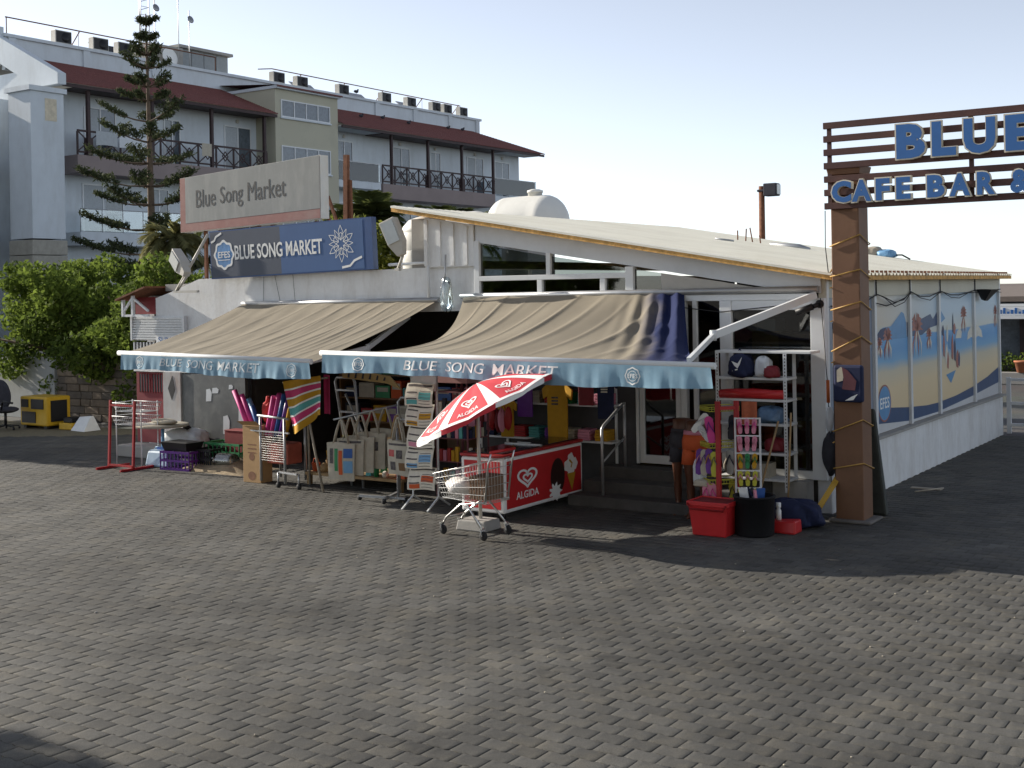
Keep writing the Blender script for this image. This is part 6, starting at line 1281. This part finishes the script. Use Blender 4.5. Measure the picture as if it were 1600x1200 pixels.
# balconies
def xrail(s0, s1, z0, out=.0, step=1.1):
    r = hp('railing', [(out-.04,out+.04,s0,s1,z0+.98,z0+1.06),(out-.03,out+.03,s0,s1,z0+.10,z0+.17)], M['darkwood'])
    n = max(1, round((s1-s0)/step)); d = (s1-s0)/n
    for i in range(n+1): s = s0+i*d; hp('baluster', [(out-.03,out+.03,s-.035,s+.035,z0,z0+.98)], M['darkwood'], r)
    for i in range(n):
        a0, a1 = s0+i*d+.04, s0+(i+1)*d-.04; mb = MB(); mb.bar((out,a0,z0+.18),(out,a1,z0+.97),.045,.04); mb.bar((out+.012,a0,z0+.97),(out+.012,a1,z0+.18),.045,.04)
        m_ = (a0+a1)/2; mb.bar((out+.02,m_-.18,z0+.575),(out+.02,m_,z0+.80),.035); mb.bar((out+.02,m_,z0+.80),(out+.02,m_+.18,z0+.575),.035); mb.bar((out+.02,m_+.18,z0+.575),(out+.02,m_,z0+.35),.035); mb.bar((out+.02,m_,z0+.35),(out+.02,m_-.18,z0+.575),.035)
        part('lattice', mb, M['darkwood'], r)
hp('balcony_slab', [(-1.2,.08,.8,11.85,8.02,8.76)], M['pinkslab']); xrail(.86, 11.8, 8.76)
hp('balcony_slab', [(-1.2,.08,20.55,31.35,7.97,8.77)], M['pinkslab']); xrail(20.6, 31.3, 8.77)
for s in (1.41,4.78,8.26,11.66,21.4,24.7,28.0,31.28): hp('post', [(-.07,.07,s-.07,s+.07,8.77,11.49)], M['darkwood'])
for s in (1.41,24.7,28.0): hp('post_base', [(-.13,.13,s-.13,s+.13,8.77,9.5)], M['darkwood'])
hp('balcony_slab', [(-1.2,.05,16.95,20.4,8.4,8.77)], M['plaster']); hp('balcony_slab', [(-1.2,.05,31.36,36.2,8.2,8.70)], M['plaster'])
for s0, s1 in ((16.95,20.35),(31.4,36.15)):
    g_ = hp('glass_rail', [(.0,.015,s0,s1,8.8,9.78)], M['bglass']); hp('rail_top', [(-.02,.035,s0,s1,9.781,9.82)], M['grey'], g_)
    for i in range(4): s = s0+(s1-s0)*i/3; hp('rail_post', [(-.03,-.001,s-.02,s+.02,8.75,9.78)], M['grey'], g_)
hp('balcony_slab', [(-1.2,.05,.9,6.4,5.0,5.55)], M['plaster']); g_ = hp('glass_rail', [(.0,.015,.95,6.35,5.6,6.5)], M['bglass'])
mb = MB(); mb.tube([(.0,.95,6.52),(.0,6.35,6.52)], .025, 6)
for i in range(6): s = .95+5.4*i/5; mb.tube([(.0,s,5.55),(.0,s,6.52)], .02, 6)
part('rail_top', mb, M['grey'], g_)
hp('balcony_slab', [(-1.2,.05,20.6,36.1,4.9,5.5)], M['plaster'])
# neighbouring wing at the left edge of the photo
hp('side_wing', [(-14,-3.0,-14,-.31,0,11.2)], M['plaster']); hp('side_slab', [(-2.99,-1.6,-13,-1.8,8.0,8.7),(-2.99,-1.6,-13,-1.8,4.9,5.5)], M['plaster'])
mb = MB()
for z0 in (8.7,5.5):
    mb.box(-1.66,-1.60,-13,-1.8,z0+.9,z0+.98)
    for i in range(30): s = -13+i*.37; mb.box(-1.65,-1.62,s,s+.04,z0,z0+.9)
part('side_rail', mb, M['grey'], H)
for s0 in (-4.2,-8): window(-2.99, s0, s0+1.6, 8.75, 10.8); window(-2.99, s0, s0+1.6, 5.55, 7.6); window(-2.99, s0, s0+1.6, 2.0, 4.2)
# towels on the balcony
for i, (s0, s1, c, lab) in enumerate([(1.75,2.85,'curtain','pale grey blue towel over the hotel balcony rail'),(2.95,4.5,'fascia','white sheet over the hotel balcony rail'),(7.6,8.2,'cloth','cream towel over the hotel balcony rail behind the pine')]):
    mb = MB(); mb.grid(lambda s,k: (.06+.01*math.sin(9*s), s0+(s1-s0)*s, 9.84-.62*k*(1-.08*math.sin(3*s))), 10, 6); solo('balcony_towel', mb, M[c], lab, 'towel', -38.45, 17.5, 0, rel=True, group='towels on the hotel balcony')
# penthouse and roof plant
t = hthing('roof_house', 'grey concrete lift house with a dish on the hotel roof', 'roof house', -6, 9.2, 13.2)
mb = MB(); mb.box(-2.2,.6,0,2.2,0,2.25); mb.box(-2.2,.2,2.2,5.6,0,2.35); part('block', mb, M['concrete'], t)
mb = MB(); mb.box(-2.4,.45,2.1,5.8,2.351,2.5); part('slab', mb, M['concrete'], t)
for i in range(4): mb = MB(); mb.box(.2,.24,2.25+i*.85,2.25+i*.85+.80,.05,2.3); part('cladding_panel', mb, mat('grey_cladding', (.27,.29,.30), .7, var=.1), t)
mb = MB(); mb.lathe([(0,.0),(.2,.02),(.38,.08),(.48,.16),(.47,.17),(.36,.10),(0,.03)], 24, (0,0,0)); mb.xf(Matrix.Translation((.85,1.0,1.55)) @ Matrix.Rotation(math.radians(80),4,'Y')); part('dish', mb, M['whiteprint'], t)
mb = MB(); mb.tube([(.6,1.0,1.4),(.82,1.0,1.5)], .03, 6); part('dish_arm', mb, M['grey'], t)
def acunit(label, out, s, z, w=.85):
    t = hthing('air_conditioner', label, 'air conditioner', out, s, z, group='air conditioners along the hotel parapet')
    mb = MB(); mb.box(-.18,.18,-w/2,w/2,0,.58); part('case', mb, M['lampgrey'], t, bevel=.02)
    mb = MB(); mb.lathe([(0,.181),(.22,.181),(.22,.19),(0,.19)], 18, (0,w*.12,.29), axis='x'); mb.box(.181,.186,-w*.46,w*.46,.04,.54); part('fan_grille', mb, M['black'], t)
acn = ['first','second','third','fourth','fifth','sixth','seventh','eighth','ninth','tenth']
for i, s in enumerate([2.9,4.9,6.3,16.4,18.2,21.6,25.4,27.8,30.3,31.5,33.2]):
    acunit(('eleventh' if i == 10 else acn[i]) + ' air conditioner from the left along the hotel parapet', -3.72, s, 14.141)
t = hthing('solar_panel', 'dark tilted solar panel on the hotel roof behind the pine', 'solar panel', -5.0, 6.0, 14.0)
mb = MB(); mb.add([(0,0,.2),(0,2.0,.2),(-.9,2.0,.95),(-.9,0,.95),(0,0,.26),(0,2,.26),(-.9,2,1.01),(-.9,0,1.01)],[(3,2,1,0),(4,5,6,7),(0,1,5,4),(1,2,6,5),(2,3,7,6),(3,0,4,7)]); part('panel', mb, M['black'], t)
mb = MB(); mb.box(-.1,0,.1,1.9,-.8,.2); mb.box(-.95,-.85,.1,1.9,-.8,.9); part('stand', mb, M['plaster'], t)
for i, (out, s) in enumerate([(-4.6,19.6),(-4.6,24.0),(-4.6,29.0)]):
    t = hthing('solar_panel', '%s solar water panel on the right wing of the hotel roof' % ('left','middle','right')[i], 'solar panel', out, s, 13.9, group='solar panels on the right wing')
    mb = MB(); mb.add([(.3,-.9,.1),(.3,.9,.1),(-.5,.9,.75),(-.5,-.9,.75),(.3,-.9,.15),(.3,.9,.15),(-.5,.9,.80),(-.5,-.9,.80)],[(3,2,1,0),(4,5,6,7),(0,1,5,4),(1,2,6,5),(2,3,7,6),(3,0,4,7)]); part('panel', mb, M['grey'], t); mb = MB(); mb.box(-.5,.3,-.8,-.7,-.7,.1); mb.box(-.5,-.4,.7,.8,-.7,.72); part('stand', mb, M['grey'], t)
t = hthing('antenna_mast', 'lattice antenna mast on the hotel roof behind the pine top', 'antenna', -4.5, 8.0, 13.2)
mb = MB()
for x, y in ((0,0),(.0,.5),(-.4,.25)): mb.tube([(x,y,0),(x,y,6.5)], .03, 5)
for i in range(16): z = .3+i*.4; mb.tube([(0,0,z),(0,.5,z+.2),(-.4,.25,z+.3),(0,0,z+.4)], .016, 4)
part('lattice', mb, M['grey'], t)
for j, (s, h_, lab) in enumerate([(9.1,3.1,'thin roof antenna with a small dish next to the lattice mast'),(10.6,4.6,'tall plain whip antenna on the lift house'),(11.3,2.9,'thin roof antenna with a round drum above the lift house')]):
    t = hthing('antenna', lab, 'antenna', -4.8, s, 13.2); mb = MB(); mb.tube([(0,0,0),(0,0,h_+1.2)], .025, 5); part('pole', mb, M['grey'], t)
    if j != 1: mb = MB(); mb.lathe([(0,0),(.16,.02),(.2,.08),(0,.05)], 14, (0,0,0)); mb.xf(Matrix.Translation((.05,0,h_+.7)) @ Matrix.Rotation(1.3,4,'Y')); part('dish', mb, M['grey'], t)
# pigeons on the tiles are left as tiny dark birds
for i, (s, k) in enumerate([(17.6,-.1),(21.0,.55),(23.6,.70),(25.6,.62),(30.2,.75),(32.0,.8)]):
    z = 11.66+1.6*k+.05; t = hthing('pigeon', ['dark pigeon on the stair block roof edge','dark pigeon on the tiles nearest the stair block','second dark pigeon on the tiles of the right wing','third dark pigeon on the tiles of the right wing','fourth dark pigeon on the tiles of the right wing','dark pigeon nearest the right end of the tiles'][i], 'bird', .4-4*k, s, z if i else 13.25, group='pigeons on the hotel roof')
    mb = MB(); mb.blob((0,0,.12),(.08,.17,.08), 0, seed=i, wob=.03); mb.blob((0,.15,.22),(.045,.05,.05), 0, seed=i+9, wob=.02); mb.add([(-.04,-.12,.12),(.04,-.12,.12),(.03,-.32,.09),(-.03,-.32,.09)],[(0,1,2,3)]); mb.tube([(0,.02,0),(0,.02,.06)], .01, 4); part('body', mb, M['dcloth'], t)

# ------------------------------------------------------------------ trees
LEAF = leafmat('broad_leaf', (.12,.185,.042), .42, .5); LEAFY = leafmat('yellow_leaf', (.14,.17,.035), .4); PINE = leafmat('pine_needle', (.060,.080,.042), .25); PALM = leafmat('palm_leaf', (.075,.10,.035), .3)
BARK = mat('bark', (.14,.10,.07), .95, var=.3, scale=10, bump=.6, bscale=25)
def quads_from(c, size, asp, rg, up=0.0):
    n = len(c); d1 = rg.normal(size=(n,3)); d1[:,2] -= up; d1 /= np.linalg.norm(d1, axis=1, keepdims=True)
    d2 = np.cross(d1, rg.normal(size=(n,3))); d2 /= np.linalg.norm(d2, axis=1, keepdims=True)
    L_ = size[:,None]*d1; Wd = (size*asp)[:,None]*d2
    v = np.stack([c - L_*.5, c + Wd*.5, c + L_*.5, c - Wd*.5], 1).reshape(-1,3); q = np.arange(n*4).reshape(-1,4); return v, q
def leafy(name, label, cat, base, clumps, per, size, m_, trunk_top, trunk_r, seed, spread=.30, group=None):
    rg = np.random.default_rng(seed); t = thing(name, label, cat, world=Vector(base), group=group)
    cs = []; tn = []
    for (x,y,z,r) in clumps:
        k = int(per*(r/.5)**2); p = rg.normal(size=(k,3)); p /= np.linalg.norm(p, axis=1, keepdims=True); rad = r*rg.uniform(.35,1.05,size=(k,1))**.6
        p = p*rad*np.array([1,1,.8]) + np.array([x,y,z]); cs.append(p); tn.append(np.clip(rg.normal(.45,.22)+ rg.normal(0,.2,size=k), 0, 1))
    c = np.concatenate(cs); tn = np.concatenate(tn); v, q = quads_from(c, rg.uniform(.6,1.4,len(c))*size, .55, rg)
    o = bpy.data.objects.new('crown', np_mesh('crown', v, q, m_, tn)); COL.objects.link(o); o.parent = t
    mb = MB(); mb.tube([(0,0,0),(.05,.03,trunk_top*.5),(0,0,trunk_top)], [trunk_r,trunk_r*.8,trunk_r*.5], 9)
    for (x,y,z,r) in clumps[::3]: mb.tube([(0,0,trunk_top*.6),(x*.5,y*.5,(trunk_top*.6+z)*.52),(x,y,z)], [trunk_r*.45,trunk_r*.3,trunk_r*.12], 5)
    part('trunk', mb, BARK, t); return t
def clumps_in(n, cx, cy, cz, rx, ry, rz, r0, r1, seed):
    rg = random.Random(seed); out = []
    while len(out) < n:
        x, y, z = rg.uniform(-1,1), rg.uniform(-1,1), rg.uniform(-1,1); d = x*x+y*y+z*z
        if d < 1 and (d > .25 or rg.random() < .4): out.append((cx+x*rx, cy+y*ry, cz+z*rz, rg.uniform(r0,r1)))
    return out
def base_of(a, b): p = W(a, b); return (p.x, p.y, 0)
leafy('garden_tree', 'broad leafy green tree hanging over the grey garden wall', 'tree', base_of(-19.6,4.1), clumps_in(62,0,0,2.15,2.2,1.2,1.55,.28,.58,1), 380, .13, LEAF, 2.2, .13, 11)
leafy('garden_tree', 'dark green tree spilling over the stone wall beside the shop corner', 'tree', base_of(-16.6,4.0), clumps_in(62,0,0,1.95,2.1,1.1,1.55,.28,.58,2), 380, .13, LEAF, 2.2, .13, 12)
leafy('garden_tree', 'bright green tree rising behind the slanting lamp', 'tree', base_of(-14.0,7.2), clumps_in(60,0,0,3.3,1.9,1.3,1.15,.3,.5,3), 330, .12, LEAFY, 3.0, .13, 13)
leafy('garden_tree', 'bushy tree behind the lower left corner of the hotel', 'tree', base_of(-22.5,6.5), clumps_in(60,0,0,2.4,1.8,1.3,1.3,.3,.55,4), 300, .13, LEAF, 2.4, .13, 14)
# trees on the left and behind the viewer that shade the yard
leafy('yard_tree', 'wide tree outside the left edge that shades the left of the yard', 'tree', base_of(-25.5,-.8), clumps_in(110,0,0,3.4,2.6,2.6,2.3,.45,.8,5), 150, .24, LEAF, 3.2, .2, 15)
leafy('yard_tree', 'tree outside the lower left corner whose shadow crosses the paving', 'tree', base_of(-12.5,-12.55), clumps_in(80,0,0,3.4,2.0,2.2,1.5,.4,.7,6), 150, .22, LEAF, 3.0, .18, 16)
# Norfolk pine
def pine():
    P = Vector(((238-800)/1940*40, 40, 0)); t = thing('norfolk_pine', 'tall tiered Norfolk pine standing in front of the hotel', 'tree', world=P); rg = np.random.default_rng(21)
    HT = 11.9; mb = MB(); mb.tube([(0,0,0),(.08,0,4),(.05,0,8),(0,0,HT)], [.17,.13,.08,.015], 10)
    cs, ss, dirs, tns = [], [], [], []; z = 2.6; tier = 0
    while z < HT-.15:
        k = (z-2.6)/(HT-2.6); ln = 2.55*(1-k)**.85 + .22; nb_ = 5; off = rg.uniform(0,6.28)
        for i in range(nb_):
            if rg.random() < .15 and k < .75: continue
            q = off + i*6.283/nb_ + rg.normal(0,.15); l_ = ln*rg.uniform(.55,1.15); droop = -.10*l_ if k < .5 else .12*l_
            pts = [(l_*f*math.cos(q), l_*f*math.sin(q), z + droop*f + .30*l_*f*f*(1.0 if k < .6 else .8)) for f in (0,.3,.6,.85,1)]
            mb.tube(pts, [.032,.026,.018,.012,.006], 5); pa_ = np.array(pts)
            nt_ = max(4, int(8*l_/1.5)) 
            for j in range(nt_):                          # upswept brush-like twigs on the outer part
                f = .42 + .60*(j+.5)/nt_ if l_ > .5 else .15+.85*(j+.5)/nt_
                f = min(f,1.0); g_ = f*4; i0 = np.interp(f, [0,.3,.6,.85,1], range(5)); lo = int(min(3, i0)); c0 = pa_[lo] + (pa_[lo+1]-pa_[lo])*(i0-lo)
                for side in (-1,1):
                    tl = (.16+.20*math.sin(math.pi*min(1,f*.95)))*min(1.1,l_*.8); dirv = np.array([math.cos(q+side*1.0), math.sin(q+side*1.0), .45+rg.normal(0,.12)]); m_ = 17
                    s_ = rg.uniform(0,1,(m_,1)); cs.append(c0 + dirv*tl*s_ + rg.normal(0,.04,(m_,3)) + np.array([0,0,.03])); tns.append(np.clip(rg.normal(.4,.22,m_),0,1))
        z += .80*(1-.45*k)*rg.uniform(.8,1.2); tier += 1
    c = np.concatenate(cs); tn = np.concatenate(tns); v, q = quads_from(c, rg.uniform(.12,.24,len(c)), .26, rg, -.5)
    o = bpy.data.objects.new('crown', np_mesh('crown', v, q, PINE, tn)); COL.objects.link(o); o.parent = t; part('trunk', mb, BARK, t)
pine()
def palm(label, P, ht, fl, n, seed, m_=PALM, droop=1.0):
    t = thing('palm_tree', label, 'tree', world=Vector(P), group='palms between the hotel and the market'); rg = random.Random(seed); mb = MB(); mb.tube([(0,0,0),(.08,0,ht*.5),(0,0,ht)], [.22,.17,.18], 10); part('trunk', mb, BARK, t)
    vs, qs, tn = [], [], []
    for i in range(n):
        q = i*2.399 + rg.uniform(-.2,.2); el = rg.uniform(-.35,1.25); L_ = fl*rg.uniform(.8,1.1); tone = rg.uniform(.1,.9)
        pts = []; 
        for j in range(9):
            f = j/8; r = L_*f*math.cos(el)*(1-.15*f); zz = ht + L_*f*math.sin(el) - droop*.55*L_*f*f*(1.1-.4*math.sin(el)); pts.append(Vector((r*math.cos(q), r*math.sin(q), zz)))
        side = Vector((-math.sin(q), math.cos(q), 0))
        for j in range(26):
            f = .14 + .86*j/26; k = f*8; lo = min(7, int(k)); p = pts[lo].lerp(pts[lo+1], k-lo); d = (pts[lo+1]-pts[lo]).normalized()
            ll = L_*.34*math.sin(math.pi*(f*.85+.12)) + .08
            for sd_ in (-1,1):
                tip = p + (side*sd_*.8 + d*.75 + Vector((0,0,-.28+rg.uniform(-.15,.15)))).normalized()*ll; w = d*.032*fl/1.3
                b_ = len(vs); vs += [p-w, p+w, tip.lerp(p,.45)+w*1.0+Vector((0,0,.02)), tip]; qs.append((b_,b_+1,b_+2,b_+3)); tn.append(min(1,max(0,tone+rg.uniform(-.2,.2))))
    o = bpy.data.objects.new('crown', np_mesh('crown', [tuple(v) for v in vs], qs, m_, tn)); COL.objects.link(o); o.parent = t
def pw_(x, y, D): return ((x-.018*(y-600)-800)/1940*D, D, 0)
palm('palm showing its fronds above the grey sign', pw_(350,290,33), 5.0, 1.55, 34, 1)
palm('shorter palm left of the grey sign with sunlit drooping fronds', pw_(268,345,30), 4.1, 1.15, 34, 2, leafmat('pale_palm', (.16,.17,.08), .35), 1.5)
palm('dark palm between the grey sign and the roof tank', pw_(575,330,40), 5.1, 1.75, 40, 3); palm('dark palm behind the upright roof tank', pw_(545,345,36), 4.3, 1.4, 34, 4)
palm('low dark palm below the hotel balcony on the right', pw_(690,325,44), 5.1, 1.7, 40, 5); palm('rightmost dark palm behind the barrel tank', pw_(735,335,46), 4.9, 1.5, 36, 6)
leafy('shrub', 'dark shrub filling the gap behind the blue sign', 'shrub', pw_(600,380,34), clumps_in(40,0,0,2.6,3.0,1.0,1.3,.35,.55,9), 240, .14, LEAF, 2, .1, 19)

# ------------------------------------------------------------------ right edge: fence, restaurant, planting
t = thing('white_railing', 'white metal railing at the far corner of the market', 'railing', .6, 9.2, 0)
mb = MB()
for a in (.14,.75,1.9,3.1,4.3): mb.bar((a,9.25,0),(a,9.25,1.02),.07)
part('post', mb, M['alu'], t)
mb = MB()
for z in (.16,.55,.98): mb.bar((.14,9.25,z),(6,9.25,z),.05,.05)
part('rail', mb, M['alu'], t)
t = thing('restaurant', 'low restaurant with brown roof and dark windows beyond the market', 'building', 4, 22, 0)
mb = MB(); mb.box(-6,14,22.3,30,0,2.1); part('wall', mb, M['inside'], t)
mb = MB(); mb.add([(-6.3,21.3,2.22),(14.3,21.3,2.22),(14.3,31,2.52),(-6.3,31,2.52),(-6.3,21.3,2.36),(14.3,21.3,2.36),(14.3,31,2.70),(-6.3,31,2.70)],[(3,2,1,0),(4,5,6,7),(0,1,5,4),(1,2,6,5),(2,3,7,6),(3,0,4,7)]); part('roof', mb, mat('brown_roof', (.16,.13,.11), .8, var=.15), t)
mb = MB(); mb.box(-6.2,14.2,21.25,21.4,2.08,2.16); mb.box(-6.2,14.2,21.1,21.24,1.75,1.84); part('beam', mb, M['alu'], t)
mb = MB(); mb.box(-6.2,14.2,21.15,21.2,1.845,2.075); fs_ = part('fascia_sign', mb, M['whiteprint'], t)
mb = MB()
for i in range(14): mb.box(-2.72+i*.10,-2.66+i*.10,21.13,21.149,1.89,1.89+.06+.05*(i%3))
part('sign_strokes', mb, M['bluesign'], fs_)
for i in range(16):
    mb = MB(); x = -6+i*1.25; mb.box(x+.06,x+1.19,22.26,22.299,.55,1.74); p_ = part('window', mb, M['hglass'], t); mb = MB(); mb.box(x-.05,x+.05,22.1,22.29,.0,1.75); part('mullion', mb, M['darkwood'], p_)
mb = MB(); mb.box(-6,14,20.6,20.8,0,.33); solo('planter_wall', mb, M['concrete'], 'low concrete wall in front of the restaurant hedge', 'wall', 4, 20.7, 0, bevel=.02)
p = W(-2.0,21.3); leafy('hedge', 'clipped green hedge below the restaurant windows', 'hedge', (p.x,p.y,0), [(U.x*k*.45,U.y*k*.45,.55,.34) for k in range(-4,16)], 420, .09, LEAF, .4, .03, 31)
p = W(1.75,8.1); t = leafy('potted_shrub', 'yellow green potted shrub at the right edge by the railing', 'plant', (p.x,p.y,0), clumps_in(12,.1,0,.95,.35,.3,.35,.14,.24,33), 420, .10, LEAFY, .6, .03, 32)
mb = MB(); mb.lathe([(0,0),(.16,0),(.22,.30),(.24,.30),(.24,.34),(.20,.34),(0,.30)], 18); part('pot', mb, mat('terracotta', (.42,.16,.08), .85, var=.12), t)
p = W(-1.3,20.4); 
t = thing('flower_pot', 'terracotta pot on the low wall in front of the hedge', 'pot', -1.95, 20.7, .33); mb = MB(); mb.lathe([(0,.331),(.15,.331),(.21,.60),(.23,.60),(.23,.64),(.18,.64),(0,.6)], 16, (-1.95,20.7,0)); part('pot', mb, MATS['terracotta'], t)
mb = MB(); mb.blob((.62,9.0,.09),(.10,.12,.10), 0, seed=77); solo('black_lump', mb, M['black'], 'small black bag at the foot of the white railing', 'bag', .62, 9.0, 0)
mb = MB(); mb.box(.35,.75,2.3,2.4,.0,.012); mb.tube([(.5,2.0,.01),(.75,2.45,.012)], .012, 5); solo('wood_scrap', mb, M['palewood'], 'flat wood scrap lying beside the low white wall', 'scrap', .5, 2.3, 0)
mb = MB(); mb.box(.22,.72,-.54,-.05,.0,.04); solo('post_footing', mb, mat('dark_footing', (.14,.13,.12), .95, var=.25, bump=.5), 'rough concrete pad around the foot of the gate post', 'footing', .5, -.3, 0, bevel=.02)
# invented building out of view behind the camera, holds sky light off the shopfront
t = thing('sky_blocking_building', 'added pale three storey building behind the viewer, blocking sky light from the shopfront', 'building', world=Vector((3,-14,0)))
mb = MB(); mb.box(-26,26,-10,0,0,9.5); part('wall', mb, M['cream'], t); mb = MB(); mb.box(-26.3,26.3,-10.3,.3,9.501,9.8); part('roof', mb, M['concrete'], t)
for r in range(3):
    for i in range(14): x = -24+i*3.5; mb = MB(); mb.box(x,x+1.5,.001,.03,1+r*3,2.6+r*3); part('window', mb, M['hglass'], t)
print('objects', len(bpy.data.objects), 'tris', sum(len(m.polygons) for m in bpy.data.meshes)*2)
